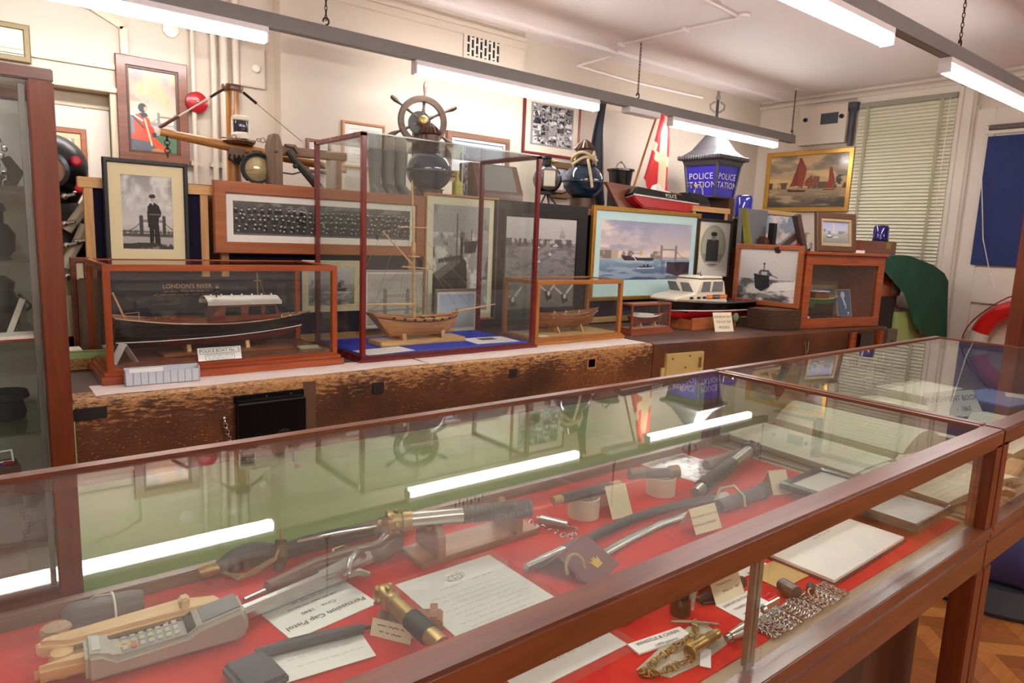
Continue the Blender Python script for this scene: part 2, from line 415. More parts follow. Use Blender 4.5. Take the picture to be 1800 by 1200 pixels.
# door at the back left
mb = MB(); yd = YB+.10
for x0, x1, z0, z1 in ((DX1-.13,DX1-.005,0,2.03),(DX0+.005,DX0+.13,0,2.03),(DX0+.13,DX1-.13,1.86,2.03),(DX0+.13,DX1-.13,.8,.95)): mb.box(x0, x1, yd, yd+.045, z0, z1)
mb.box(DX0+.13, DX1-.13, yd+.02, yd+.04, .1, 1.9)
d1 = struct(mb, 'door_2', whitegloss, 'white panelled door in the back wall', bevel=.004)
mb = MB(); mb.box(DX0, DX1, yd+.01, yd+.06, 2.035, DZ); mb.box(DX1-.012, DX1+.05, YB-.012, YB+.02, 0, DZ); mb.box(DX0-.06, DX1+.05, YB-.03, YB+.0, DZ, DZ+.028)
mb.box(DX0-.06, DX1+.06, YB-.018, YB, DZ+.13, DZ+.158)
struct(mb, 'trim_3', greytrim, bevel=.003)
# flat strip of trunking that climbs the wall and turns over the door
p = [PY(218,96,YB-.01), PY(216,48,YB-.01), PY(160,12,YB-.01), PY(120,0,YB-.01)]
mb = MB()
for a, b in zip(p[:-1], p[1:]):
    d = (b-a).normalized(); nrm = Vector((-d.z, 0, d.x))*.02
    poly = [a-nrm, b-nrm, b+nrm, a+nrm]
    mb.add([tuple(q) for q in poly]+[tuple(q+Vector((0,-.018,0))) for q in poly], [(0,1,2,3),(7,6,5,4),(0,4,5,1),(1,5,6,2),(2,6,7,3),(3,7,4,0)])
struct(mb, 'trim_4', greytrim, smooth=0)
# picture rail on the chimney breast and wall, coving line with pipes
mb = MB(); mb.box(BX0, BX1+.02, BY-.03, BY, 2.955, 2.99); mb.box(BX0, BX1+.02, BY-.015, BY, 2.90, 2.955)
struct(mb, 'trim_5', cream, bevel=.004)
mb = MB(); mb.box(XL, XR, YB-.30, YB-.25, ZC-.03, ZC); mb.box(XL, XR, YB-.24, YB-.21, ZC-.022, ZC)
struct(mb, 'trim_6', ceilm, bevel=.004)
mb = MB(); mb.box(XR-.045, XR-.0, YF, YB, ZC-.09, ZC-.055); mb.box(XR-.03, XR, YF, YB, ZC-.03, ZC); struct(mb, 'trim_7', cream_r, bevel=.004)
# conduit that runs across the ceiling and drops on to the wall
mb = MB(); zc = ZC-.012
pts = [PZ(1225,-8,zc), PZ(1300,31,zc), PZ(1205,52,zc), PZ(1092,78,zc), PZ(1062,102,zc)]
pts[-1].y = YB-.2; pts.append(PY(1015,116,YB-.012)); pts.append(PY(1120,146,YB-.012)); pts.append(PY(1235,172,YB-.012))
mb.tube(pts, .011, 8)
for q in (pts[2], pts[3]): mb.box(q.x-.03, q.x+.03, q.y-.012, q.y+.012, ZC-.03, ZC)
o = mb.build('ceiling_conduit', ceilm); tag(o, 'thin painted cable conduit zigzagging over the ceiling to the back wall', 'conduit')
mb = MB(); q = PZ(1306,32,ZC-.02); mb.lathe([(.05,0),(.05,.02)], 20, T(q.x,q.y,ZC-.02)); o = mb.build('ceiling_rose', ceilm); tag(o, 'small round white junction box on the ceiling where the conduit turns', 'junction box')

# vertical wall pipes behind the mast
for px, r, lab in ((340,.014,'thin cream pipe on the wall, nearest the diver painting'),(376,.018,'cream wall pipe, second from the diver painting'),(394,.026,'thick cream wall pipe just left of the mast top'),(415,.022,'cream wall pipe just right of the mast top')):
    q = PY(px, 150, YB-.04); mb = MB(); mb.cyl((q.x, YB-.04, 1.2), (q.x, YB-.04, ZC), r, seg=14)
    for z in (1.75, 2.55): mb.box(q.x-r-.01, q.x+r+.01, YB-.045, YB, z, z+.025)
    o = mb.build('wall_pipe', cream); tag(o, lab, 'pipe', 'painted pipes on the back wall')
for px, py, r, lab in ((299,53,.045,'large round cream blanking plate high on the back wall'),(446,122,.026,'small round cream blanking plate on the wall hatch')):
    q = PY(px, py, YB); mb = MB(); mb.lathe([(r,0),(r,.018),(r*.8,.024),(0,.024)], 24, T(q.x,YB if px<400 else YB-.03,q.z) @ RX(PI/2)); o = mb.build('blanking_plate', whitegloss); tag(o, lab, 'blanking plate')
a = PY(418,80,YB); b = PY(464,158,YB); mb = MB(); mb.box(a.x, b.x, YB-.03, YB, b.z, a.z); o = mb.build('wall_hatch', cream, bevel=.004); tag(o, 'flat cream hatch panel on the wall right of the pipes', 'panel')
# ventilation grille
a = PY(819,60,BY); b = PY(877,112,BY); t = thing('air_vent', 'slotted air vent high on the chimney breast', 'vent', ((a.x+b.x)/2, BY, b.z))
mb = MB(); wv, hv = b.x-a.x, a.z-b.z; mb.frame(wv+.05, hv+.05, .03, -.014, 0, M=T(0,0,-.025)); mb.build('frame', cream, t, smooth=0)
mb = MB(); mb.box(-wv/2, wv/2, -.003, 0, 0, hv); mb.build('backing', dark, t, smooth=0)
mb = MB(); nn = 8
for i in range(nn+1):
    x = -wv/2+wv*i/nn; mb.box(x-.008, x+.008, -.012, -.002, 0, hv)
    for k in range(2):
        z = hv*(k+.5*(i % 2)+.3)/2.1
        if i < nn: mb.box(x, x+wv/nn, -.012, -.002, z-.006, z+.006)
mb.build('lattice', whitegloss, t, smooth=0)

# ------------------------------------------------------------------ suspended lighting tracks
lampm = emit('lit_diffuser', (1.0, 0.965, 0.95), LAMP_STRENGTH)
def chain(name, x, y, z0, z1, lab, hook=True):
    t = thing(name, lab, 'chain', (x, y, z0), 0, 'chains that carry the lighting tracks')
    mb = MB(); ln = .028; k = 0; z = z0+.05
    while z < z1-.01:
        pts = [(.007*math.cos(a)*(1), 0, z-z0+ln*.62*(math.sin(a))) for a in [2*PI*i/10 for i in range(10)]]
        mb.tube(pts, .0026, 5, True, M=RZ(PI/2*(k % 2))); z += ln*.95; k += 1
    mb.build('links', chain_m, t)
    if hook:
        mb = MB(); mb.tube([(.018*math.cos(a), 0, .03+.02*math.sin(a)) for a in [PI*1.5+i*PI*1.6/10 for i in range(11)]], .005, 6); mb.build('hook', chain_m, t)
    mb = MB(); mb.lathe([(.03,z1-z0-.012),(.03,z1-z0)], 16); mb.build('ceiling_plate', ceilm, t)
def track(name, x0, x1, y, zb, lamps, lab):
    t = thing(name, lab, 'lighting track', (x0, y, zb), 0, 'suspended lighting tracks')
    mb = MB(); mb.box(0, x1-x0, -.025, .025, 0, .082); mb.build('channel', steel_grey, t, bevel=.003)
    for s in (-1, 1): mb = MB(); mb.box(0, x1-x0, s*.0275-.0025, s*.0275+.0025, .0, .010); mb.build('lip', steel_grey, t)
def batten(x0, x1, y, zt, lab):
    t = thing('batten_light', lab, 'light', (x0, y, zt), 0, 'white batten lights')
    mb = MB(); mb.box(0, x1-x0, -.034, .034, -.034, 0); mb.build('body', white_pl, t, bevel=.003)
    mb = MB(); mb.box(.012, x1-x0-.012, -.033, .033, -.084, -.034); mb.build('diffuser', lampm, t, bevel=.012, bseg=3)
    for xa in (0, x1-x0-.012): mb = MB(); mb.box(xa, xa+.012, -.034, .034, -.084, -.034); mb.build('end_cap', white_pl, t, bevel=.002)
Y1, Z1, Y2, Z2 = 4.05, 2.49, 1.68, 2.49
track('lighting_track', -.6, 7.0, Y1, Z1, [], 'long grey lighting track hanging in front of the back wall')
track('lighting_track', -1.9, 6.9, Y2, Z2, [], 'grey lighting track over the glass display tables')
lx = PY(473,60,Y1-.034).x
batten(lx-1.6, lx, Y1, Z1, 'lit batten above the diver painting, end nearest the picture edge')
batten(PY(732,108,Y1-.034).x, PY(1050,178,Y1).x, Y1, Z1, 'lit batten hanging in front of the chimney breast')
batten(PY(1183,213,Y1-.034).x, PY(1364,245,Y1).x, Y1, Z1, 'lit batten in front of the blue police lantern')
mb = MB(); a = PY(1100,186,Y1); b = PY(1155,192,Y1); mb.box(a.x, b.x, Y1-.05, Y1+.05, Z1-.045, Z1); o = mb.build('junction_box', white_pl, bevel=.004); tag(o, 'white unlit junction box under the track between two lamps', 'junction box')
batten(2.15, PZ(1580,66,2.44).x, Y2, Z2, 'large bright batten on the nearer lighting track')
batten(4.42, 6.02, Y2, Z2, 'lit batten at the far end of the nearer track')
batten(-.20, 1.40, Y2, Z2, 'unseen lit batten added over the left end of the display tables')  # out of view; follows the track's spacing, added for more light
for px, py in ((573,44),(1121,170),(1391,243)):
    q = PY(px, py, Y1); chain('chain', q.x, Y1, Z1+.08, ZC, {573:'dark chain hanging left of the ship wheel',1121:'dark chain above the two flags',1391:'dark chain near the right end of the far track'}[px])
q = PZ(1683,86,Z2+.08); chain('chain', q.x, Y2, Z2+.08, ZC, 'dark chain on the nearer lighting track')
# unseen third track with battens, added to brighten the fronts facing this side
track('lighting_track', -1.9, 6.9, -.9, Z2, [], 'unseen added lighting track behind the photographer')
for i, x in enumerate((-1.8, .25, 2.3, 4.35)): batten(x, x+1.6, -.9, Z2, ('first','second','third','last')[i]+' unseen lit batten on the added track behind the photographer')
# ================================================================== TABLE CASES IN FRONT
ZT, ZF = 1.0, 0.766
CY0, CY1 = 0.468, 1.257
CX0, CX1 = -1.05, 1.826
redfelt = mat('red_baize', (205,42,40), 0.9, var=0.10, vs=30, spec=0.1, bump=0.15, bs=300)
beige = mat('worn_beige_wood', (170,148,120), 0.6, var=0.15, vs=18, stretch=(.4,4,4))
darkpanel = wood('dark_panel', (30,16,10), (46,26,15), 'Z', 4, 0.4, 0.15)
bronze = mat('bronze_bar', (142,140,128), 0.25, metal=0.5)
def table_case(x0, x1, lab, end_right, floor_m, joint=None):
    t = thing('display_case', lab, 'display case', (x0, CY0, 0), 0, 'glass-topped table cases'); w = x1-x0; D = CY1-CY0
    mb = MB(); mb.box(0, w, 0, .045, ZT-.042, ZT); mb.build('front_rail', mahog, t, bevel=.004)
    mb = MB(); mb.box(0, w, D-.03, D, ZT-.03, ZT+.001); mb.build('back_rail', mahog, t, bevel=.003)
    mb = MB(); mb.box(0, .03, .045, D-.03, ZT-.035, ZT); mb.build('end_rail', mahogy, t, bevel=.003)
    mb = MB(); mb.box(w-.022, w, .045, D-.03, ZT-.035, ZT); mb.build('end_rail', mahogy, t, bevel=.003)
    for xa, ya in ((w-.042, 0), (0, 0), (w-.03, D-.03), (0, D-.03)):
        mb = MB(); q = .042 if ya == 0 else .03
        mb.box(xa, xa+q, ya, ya+q, ZF, ZT-.03); mb.build('corner_post', mahogz, t, bevel=.003)
    mb = MB(); mb.box(.03, w-.022, .045, D-.03, ZT-.010, ZT-.004); mb.build('top_pane', pane_top, t, smooth=0)
    mb = MB()
    if joint is None: mb.box(.04, w-.04, .012, .017, ZF+.004, ZT-.04)
    else: mb.box(.04, joint-x0, .012, .017, ZF+.004, ZT-.04); mb.box(joint-x0+.004, w-.04, .012, .017, ZF+.004, ZT-.04)
    mb.build('front_pane', pane, t, smooth=0)
    mb = MB(); mb.box(.03, w-.03, D-.018, D-.013, ZF, ZT-.03); mb.build('back_pane', pane, t, smooth=0)
    for xa in (.012, w-.017): mb = MB(); mb.box(xa, xa+.005, .04, D-.03, ZF, ZT-.03); mb.build('end_pane', pane, t, smooth=0)
    if joint is not None:
        j = joint-x0; mb = MB(); mb.box(j-.022, j+.001, .022, .027, ZF+.004, ZT-.042); mb.box(j-.014, j-.010, .022, .036, ZF+.004, ZT-.042); mb.build('joint_bar', bronze, t, bevel=.001)
        mb = MB(); mb.box(j-.012, j+.03, .008, .011, .868, .878); mb.sphere((j-.012,.008,.873), .006, 10, 6); mb.build('pane_clip', mat('clip_steel', (190,186,176), .25, metal=.9), t)
    # tray
    mb = MB(); mb.box(.005, w-.005, .02, D-.02, ZF-.03, ZF-.002); mb.build('tray', beige, t, smooth=0)
    mb = MB(); mb.box(.03, w-.03, .052, D-.045, ZF-.002, ZF); mb.build('lining', floor_m, t, smooth=0)
    mb = MB(); mb.box(.03, w-.03, D-.045, D-.02, ZF-.002, ZF+.022); mb.build('back_fillet', mahog, t, bevel=.003)
    # apron with its mouldings
    mb = MB(); mb.box(0, w, -.006, .03, ZF-.012, ZF+.002); mb.box(0, w, -.002, .03, ZF-.03, ZF-.012); mb.box(0, w, .003, .03, ZF-.105, ZF-.03); mb.box(0, w, .0, .03, ZF-.042, ZF-.037)
    mb.build('front_apron', mahog, t, bevel=.002)
    mb = MB(); mb.box(0, w, D-.03, D, ZF-.105, ZF); mb.build('back_apron', mahog, t, bevel=.002)
    for xa in (0, w-.03): mb = MB(); mb.box(xa, xa+.03, .03, D-.03, ZF-.105, ZF-.004); mb.build('end_apron', mahogy, t, bevel=.002)
    for xa in (w-.05, 0):
        for ya in (.0, D-.05): mb = MB(); mb.box(xa, xa+.05, ya, ya+.05, 0, ZF-.105); mb.build('leg', mahogz, t, bevel=.003)
    if joint is None: return t
    mb = MB(); mb.box(.06, w-.35, .10, D-.12, 0.0, ZF-.11); mb.build('pedestal', darkpanel, t, smooth=0)
    mb = MB(); mb.box(w-.35, w-.06, .10, D-.12, 0.0, ZF-.11); mb.build('pedestal_end', wood('pedestal_wood', (48,24,14), (66,34,20), 'Z', 4), t, smooth=0)
    return t
JX = PY(1345,1050,CY0+.015).x
tc_a = table_case(CX0, CX1, 'long glass-topped table case with red lining in the foreground', True, redfelt, JX)
tc_b = table_case(CX1+.004, 3.60, 'second glass-topped table case holding the ledgers', True, mat('grey_lining', (150,140,120), .9, var=.1, vs=20))

# ------------------------------------------------------------------ tall cabinet at the left edge
LX1, LY0, LZ = 0.233, 2.47, 1.817
t = thing('tall_cabinet', 'tall mahogany glass-fronted cabinet with shelves at the left edge', 'cabinet', (-.75, LY0, 0)); w = LX1+.75; D = .50
mb = MB(); mb.box(0, w, 0, .04, LZ-.035, LZ); mb.build('top_rail', mahog, t, bevel=.003)
mb = MB(); mb.box(0, w, D-.03, D, LZ-.035, LZ); mb.build('back_rail', mahog, t, bevel=.003)
for xa in (0, w-.04): mb = MB(); mb.box(xa, xa+.04, .04, D-.03, LZ-.035, LZ); mb.build('side_rail', mahogy, t, bevel=.003)
mb = MB(); mb.box(.04, w-.04, .04, D-.03, LZ-.012, LZ-.006); mb.build('glass_top', pane, t, smooth=0)
for xa in (0, w-.065): mb = MB(); mb.box(xa, xa+.065, 0, .04, 0, LZ-.035); mb.build('front_post', mahogz, t, bevel=.004)
mb = MB(); mb.box(w-.022, w, .04, D, 0, LZ-.035); mb.build('side_panel', mahogz, t, smooth=0)
mb = MB(); mb.box(0, .022, .04, D, 0, LZ-.035); mb.build('side_panel', mahogz, t, smooth=0)
mb = MB(); mb.box(.022, w-.022, D-.02, D, 0, LZ-.035); mb.build('back_panel', mat('pale_lining', (222,226,216), .8), t, smooth=0)
mb = MB(); mb.box(.065, w-.065, .012, .017, .28, LZ-.035); mb.build('glass_front', pane_d, t, smooth=0)
mb = MB(); mb.box(w-.085, w-.07, .02, .05, .28, LZ-.05); mb.build('door_edge', mat('grey_door_edge', (128,124,118), .3, metal=.3), t, smooth=0)
mb = MB(); mb.box(.02, w-.02, .02, D-.02, .0, .28); mb.build('base', mahog, t, smooth=0)
shelfz = [PY(20,y,LY0+.02).z for y in (326,457,600,765)]
sh_m = glass('shelf_glass', tint=(.85,.93,.88), f0=.06)
for z in shelfz: mb = MB(); mb.box(.03, w-.07, .03, D-.03, z-.006, z); mb.build('glass_shelf', sh_m, t, smooth=0)
# matching tall cabinet at the far right edge
q = PX(1781,500,4.62)
t = thing('tall_cabinet', 'tall brown cabinet standing beyond the second table case at the right edge', 'cabinet', (4.62, q.y, 0)); hz = PX(1797,215,4.62).z
pw, pd = 0.9, 1.3
mb = MB(); mb.box(0, .045, -.07, 0, 0, hz); mb.build('front_post', mahogz, t, bevel=.003); mb = MB(); mb.box(.0,.03,-pd,-pd+.06,0,hz); mb.build('front_post', mahogz, t, bevel=.003)
mb = MB(); mb.box(.03, pw, -.02, 0, 0, hz); mb.build('side_panel', mahogz, t, smooth=0)
mb = MB(); mb.box(.012, .02, -pd+.06, -.07, .3, hz-.05); mb.build('glass_front', pane_d, t, smooth=0)
mb = MB(); mb.box(0, pw, -pd, 0, hz-.05, hz); mb.build('top', mahogy, t, bevel=.003)
mb = MB(); mb.box(.03, pw, -pd, -.02, 0, .3); mb.box(pw-.03, pw, -pd, -.02, .3, hz-.05); mb.build('carcass', mahogz, t, smooth=0)

# ================================================================== THE BENCH OF OLD CELL DOORS
ZB, YBE = 0.80, 2.59
def worn(name, thr=0.76, grad=1.6):
    if name in MATS: return MATS[name]
    m, nt, b = newmat(name); L = nt.links
    def N(t, **k):
        n = nt.nodes.new(t)
        for a, v in k.items(): n.inputs[a].default_value = v
        return n
    tc = N('ShaderNodeTexCoord'); mp = N('ShaderNodeMapping'); mp.inputs['Scale'].default_value = (2.6, 5, 11); L.new(tc.outputs['Object'], mp.inputs['Vector'])
    n1 = N('ShaderNodeTexNoise', Scale=8.0, Detail=12.0, Roughness=0.72); L.new(mp.outputs[0], n1.inputs['Vector'])
    n2 = N('ShaderNodeTexNoise', Scale=2.2, Detail=4.0); L.new(tc.outputs['Object'], n2.inputs['Vector'])
    n3 = N('ShaderNodeTexNoise', Scale=30.0, Detail=3.0); L.new(mp.outputs[0], n3.inputs['Vector'])
    sp = N('ShaderNodeSeparateXYZ'); L.new(tc.outputs['Object'], sp.inputs[0])
    def mth(op, a, bb=None, cl=False):
        n = N('ShaderNodeMath'); n.operation = op; n.use_clamp = cl
        for i, v in enumerate((a, bb)):
            if v is None: continue
            if isinstance(v, (int, float)): n.inputs[i].default_value = v
            else: L.new(v, n.inputs[i])
        return n.outputs[0]
    up = mth('ADD', mth('MULTIPLY', mth('ADD', sp.outputs['Z'], 0.12), grad), 0.0)     # paint worn most along the top arris
    k = mth('ADD', mth('ADD', mth('MULTIPLY', n1.outputs['Fac'], 1.0), up), mth('MULTIPLY', n2.outputs['Fac'], 0.35))
    chips = mth('MULTIPLY', mth('SUBTRACT', mth('ADD', n3.outputs['Fac'], mth('MULTIPLY', n2.outputs['Fac'], .25)), thr+.02), 18.0, True)
    msk = mth('MAXIMUM', mth('MULTIPLY', mth('SUBTRACT', k, thr), 12.0, True), chips)
    cr = N('ShaderNodeValToRGB'); L.new(n2.outputs['Fac'], cr.inputs[0])
    cr.color_ramp.elements[0].color = srgb((52,30,17)); cr.color_ramp.elements[1].color = srgb((112,62,30)); cr.color_ramp.elements[0].position = .35; cr.color_ramp.elements[1].position = .7
    c2 = N('ShaderNodeValToRGB'); L.new(n3.outputs['Fac'], c2.inputs[0])
    c2.color_ramp.elements[0].color = srgb((128,78,38)); c2.color_ramp.elements[1].color = srgb((200,152,92)); c2.color_ramp.elements[0].position = .35; c2.color_ramp.elements[1].position = .65
    mx = N('ShaderNodeMix'); mx.data_type = 'RGBA'; L.new(msk, mx.inputs[0]); L.new(cr.outputs[0], mx.inputs[6]); L.new(c2.outputs[0], mx.inputs[7]); L.new(mx.outputs[2], b.inputs['Base Color'])
    b.inputs['Roughness'].default_value = 0.5
    bp = N('ShaderNodeBump'); bp.inputs['Strength'].default_value = .5; bp.inputs['Distance'].default_value = .004; L.new(k, bp.inputs['Height']); L.new(bp.outputs[0], b.inputs['Normal'])
    MATS[name] = m; return m
wornm = worn('worn_brown_paint'); wornd = worn('worn_dark_brown_paint', 0.92, 1.2)
benchtop = mat('bench_top_brown', (88,66,54), .55, var=.2, vs=8, stretch=(.5,4,1))
green = mat('green_gloss_paint', (160,194,132), .3, var=.06, vs=5)
BXA, BXB, BXC = 0.248, 3.13, 5.66
SLH = 0.235
ANG2 = math.atan2(2.315-2.565, BXC-BXB)
def slab(x0, y0, ln, rz, lab, hole=None, depth=1.0, ragged=0.006, wm=None):
    t = thing('old_cell_door', lab, 'door', (x0, y0, ZB), rz, 'old cell doors laid flat as a bench')
    # front stile with a worn, uneven top arris
    n = max(40, int(ln*70)); secs = []; rg = random.Random(int(ln*100))
    wob = [rg.uniform(0, 1) for _ in range(n+1)]
    for i in range(n+1):
        x = ln*i/n; a = ragged*(.4+wob[i]); secs.append([(x, a*.3, -SLH), (x, 0, -.05), (x, 0.0, -.014-a), (x, a*.7, -.004-a*.4), (x, .018+a, 0), (x, .12, 0), (x, .12, -SLH)])
    mb = MB(); mb.loft(secs, closed=True)
    o = mb.build('stile', wm or wornm, t, smooth=50)
    mb = MB(); mb.box(0, ln, .12, depth, -.05, -.001); mb.build('panel', benchtop, t, smooth=0)
    return t
sl1 = slab(BXA, YBE, BXB-BXA, math.atan2(2.567-2.59, BXB-BXA), 'long worn brown cell door laid flat as the bench front, with gilt-brown chipped edge')
sl2 = slab(BXB+.005, 2.566, math.hypot(BXC-BXB, .25), ANG2, 'darker brown cell door laid flat as the right half of the bench', depth=.84, ragged=.003, wm=wornd)
mb = MB(); mb.box(.25, 5.5, 2.66, 3.5, 0, ZB-SLH-.002); o = mb.build('bench_base', green, smooth=0); tag(o, 'pale green painted base cabinet under the brown bench', 'bench base')
mb = MB(); mb.box(.2355, .2470, 2.585, 3.5, .0, ZB-.01); o = mb.build('green_end_board', green, bevel=.003); tag(o, 'narrow green painted board at the left end of the bench', 'board')
# ================================================================== WHAT THE PICTURES SHOW
def bridge(c, u0, u1, vb, vt, col, al=1.0, deck=None):
    """a two-towered bascule bridge: towers at u0,u1 rising from vb to vt"""
    w = (u1-u0)*.16; d = vb+(vt-vb)*.18
    for u in (u0, u1):
        c.poly([(u-w/2,vb),(u+w/2,vb),(u+w/2,vt*.93+vb*.07),(u,vt*1.0),(u-w/2,vt*.93+vb*.07)], col, al)
        for s in (-1, 1): c.poly([(u+s*w*.42-w*.1,vb),(u+s*w*.42+w*.1,vb),(u+s*w*.42,vt*1.03-vb*.03)], col, al)
    k = vb+(vt-vb)*.68; c.line([(u0,k),(u1,k)], .006, col, al); c.line([(u0,k+(vt-vb)*.06),(u1,k+(vt-vb)*.06)], .006, col, al)
    c.line([(u0-(u1-u0)*.9,d),(u1+(u1-u0)*.9,d)], .006, col, al)
    for s, u in ((-1,u0),(1,u1)):
        pts = [(u+s*(u1-u0)*.75*t, k+(d-k)*(1-(1-t)**2)) for t in [i/8 for i in range(9)]]; c.line(pts, .005, col, al)
def p_officer():
    c = Cv(120, 150); c.grad(.35,1,(205,203,198),(150,148,145)); c.grad(0,.35,(120,116,110),(205,203,198))
    c.mott(c.band(.42,1), (232,230,224), 3, .45, .2, .8, seed=2); c.mott(c.band(.6,1), (110,106,104), 2.5, .55, .15, .6, seed=5)
    c.rect(0,.17,1,.21,(70,68,66),.9); c.mott(c.band(.15,.26),(88,84,80),20,.5,.1,.8,sy=.3); c.rect(0,.05,1,.17,(176,172,166),.9); c.mott(c.band(.0,.08),(70,66,62),8,.42,.1)
    bridge(c,.37,.82,.19,.47,(72,68,66)); F = (42,40,40)
    c.poly([(.53,.06),(.60,.06),(.625,.30),(.63,.06),(.74,.06),(.71,.38),(.74,.52),(.73,.60),(.64,.64),(.55,.63),(.50,.58),(.49,.45),(.52,.38)], F)
    c.poly([(.72,.6),(.77,.52),(.76,.46),(.70,.42),(.68,.45),(.71,.5),(.68,.58)], F); c.poly([(.51,.58),(.49,.45),(.50,.30),(.53,.30),(.54,.45)], F)
    c.ell(.595,.69,.035,.04,(176,168,160)); c.poly([(.57,.645),(.62,.645),(.61,.60)], (220,216,210)); c.ell(.60,.725,.065,.025,F); c.ell(.61,.735,.05,.02,(60,58,58)); c.line([(.53,.48),(.74,.48)],.006,(120,116,110))
    c.poly([(.0,.06),(.3,.09),(.7,.09),(.65,.03),(0,.01)],(60,58,56)); return c.grain(.03)
def p_group():
    c = Cv(300, 66); c.grad(0,1,(58,56,56),(96,94,92)); c.mott(c.band(.7,1),(150,146,142),14,.5,.1,.7,sy=.3); rs = np.random.RandomState(1)
    for r, (v, n) in enumerate(((.78,31),(.64,33),(.49,34),(.31,30))):
        for i in range(n):
            u = (i+.5+.5*(r % 2)+rs.uniform(-.28,.28))/n; vv = v+rs.uniform(-.035,.035)
            c.poly([(u-.011,vv-.16),(u+.011,vv-.16),(u+.009,vv-.04),(u-.009,vv-.04)], tuple([int(rs.uniform(30,52))]*3), .8)
            c.ell(u,vv,.0052,.034,tuple([int(rs.uniform(170,215))]*3)); c.ell(u,vv+.03,.0062,.02,(36,34,34))
            if r == 3: c.ell(u-.005,vv-.14,.004,.02,(210,206,200))
    c.ell(.47,.42,.008,.1,(150,146,142)); c.grad(0,.07,(120,118,116),(80,78,76)); return c.grain(.05)
def p_tug(seed=0, horizon=.55):
    c = Cv(120, 100); c.grad(horizon,1,(190,188,186),(214,212,210)); c.grad(0,horizon,(96,94,94),(160,158,156)); c.mott(c.band(0,horizon),(200,198,196),10,.52,.1,.6,sx=.6,seed=seed)
    c.mott(c.band(horizon-.03,horizon+.1),(110,108,106),12,.5,.1,.8,sy=.3,seed=seed+1); h = horizon-.1
    c.poly([(.46,h-.04),(.5,h-.1),(.8,h-.1),(.84,h)],(44,42,42)); c.poly([(.52,h),(.72,h),(.70,h+.09),(.55,h+.09)],(96,94,92)); c.line([(.62,h),(.62,h+.3)],.006,(50,48,48)); c.poly([(.64,h),(.69,h),(.69,h+.15),(.64,h+.15)],(50,48,48))
    c.poly([(.3,h-.13),(.9,h-.13),(.95,h-.1),(.35,h-.09)],(225,224,222),.8); return c.grain(.03)
def p_drawing():
    c = Cv(110, 130, (196,190,182)); c.mott(c.band(.4,1),(176,170,164),5,.5,.1,.5); bridge(c,.3,.7,.2,.72,(128,120,114),.9); c.rect(.33,.3,.67,.5,(188,176,166),.5)
    c.mott(c.band(0,.28),(140,134,128),8,.5,.1,.7,sx=.5); c.line([(.05,.26),(.95,.30)],.008,(120,112,106)); c.mott(c.band(.18,.34)*(c.u>.65),(112,140,100),8,.5,.1,.8); return c.grain(.02)
def p_wreck():
    c = Cv(110, 150); c.grad(0,1,(150,148,146),(176,174,172)); c.mott(c.band(.0,.75),(226,224,222),9,.52,.12,.9,sx=.8,seed=3); c.mott(c.band(.3,.8),(90,88,86),7,.56,.1,.8,seed=8); c.mott(c.band(.78,1),(120,118,116),4,.5,.15,.6,seed=4)
    c.poly([(0,0),(.55,0),(.62,.25),(.60,.47),(.5,.55),(0,.36)],(48,46,46)); c.poly([(0,.36),(.5,.55),(.56,.5),(.1,.3)],(104,102,100)); c.poly([(.1,.46),(.5,.5),(.5,.54),(.1,.5)],(70,68,68))
    c.line([(.42,.45),(.42,.92)],.007,(70,68,68)); c.poly([(.55,.55),(.76,.56),(.8,.68),(.56,.66)],(66,64,64)); c.line([(.68,.6),(.68,.78)],.006,(70,68,68)); c.poly([(.48,.4),(.53,.42),(.53,.7),(.48,.7)],(56,54,54)); return c.grain(.05)
def p_river():
    c = Cv(140, 150); c.grad(0,.72,(110,108,108),(150,148,148)); c.grad(.72,1,(186,184,182),(206,204,202)); c.mott(c.band(0,.72),(96,94,94),30,.5,.1,.5,sx=.4)
    c.mott(c.band(.68,.77),(96,94,94),30,.45,.06,.9,sy=.5); c.ell(.79,.83,.035,.045,(176,174,172)); c.rect(.75,.78,.83,.82,(160,158,156)); c.line([(.79,.85),(.79,.9)],.005,(170,168,166))
    for u, v, s in ((.42,.68,.05),(.70,.70,.04),(.62,.6,.025),(.47,.52,.022)): c.poly([(u-s,v),(u+s,v),(u+s*.7,v-.015),(u-s*.7,v-.015)],(214,212,210)); c.rect(u-s*.4,v,u+s*.4,v+.02,(196,194,192))
    for u, v in ((.12,.10),(.62,.16),(.86,.12)):
        c.line([(u,v),(u+.12,v+.13)],.012,(228,226,224),.8); c.line([(u,v),(u-.14,v+.10)],.012,(220,218,216),.7); c.poly([(u-.05,v+.02),(u+.03,v+.04),(u+.06,v-.06),(u-.02,v-.09)],(52,50,50)); c.ell(u+.01,v,.022,.03,(206,204,202))
    return c.grain(.03)
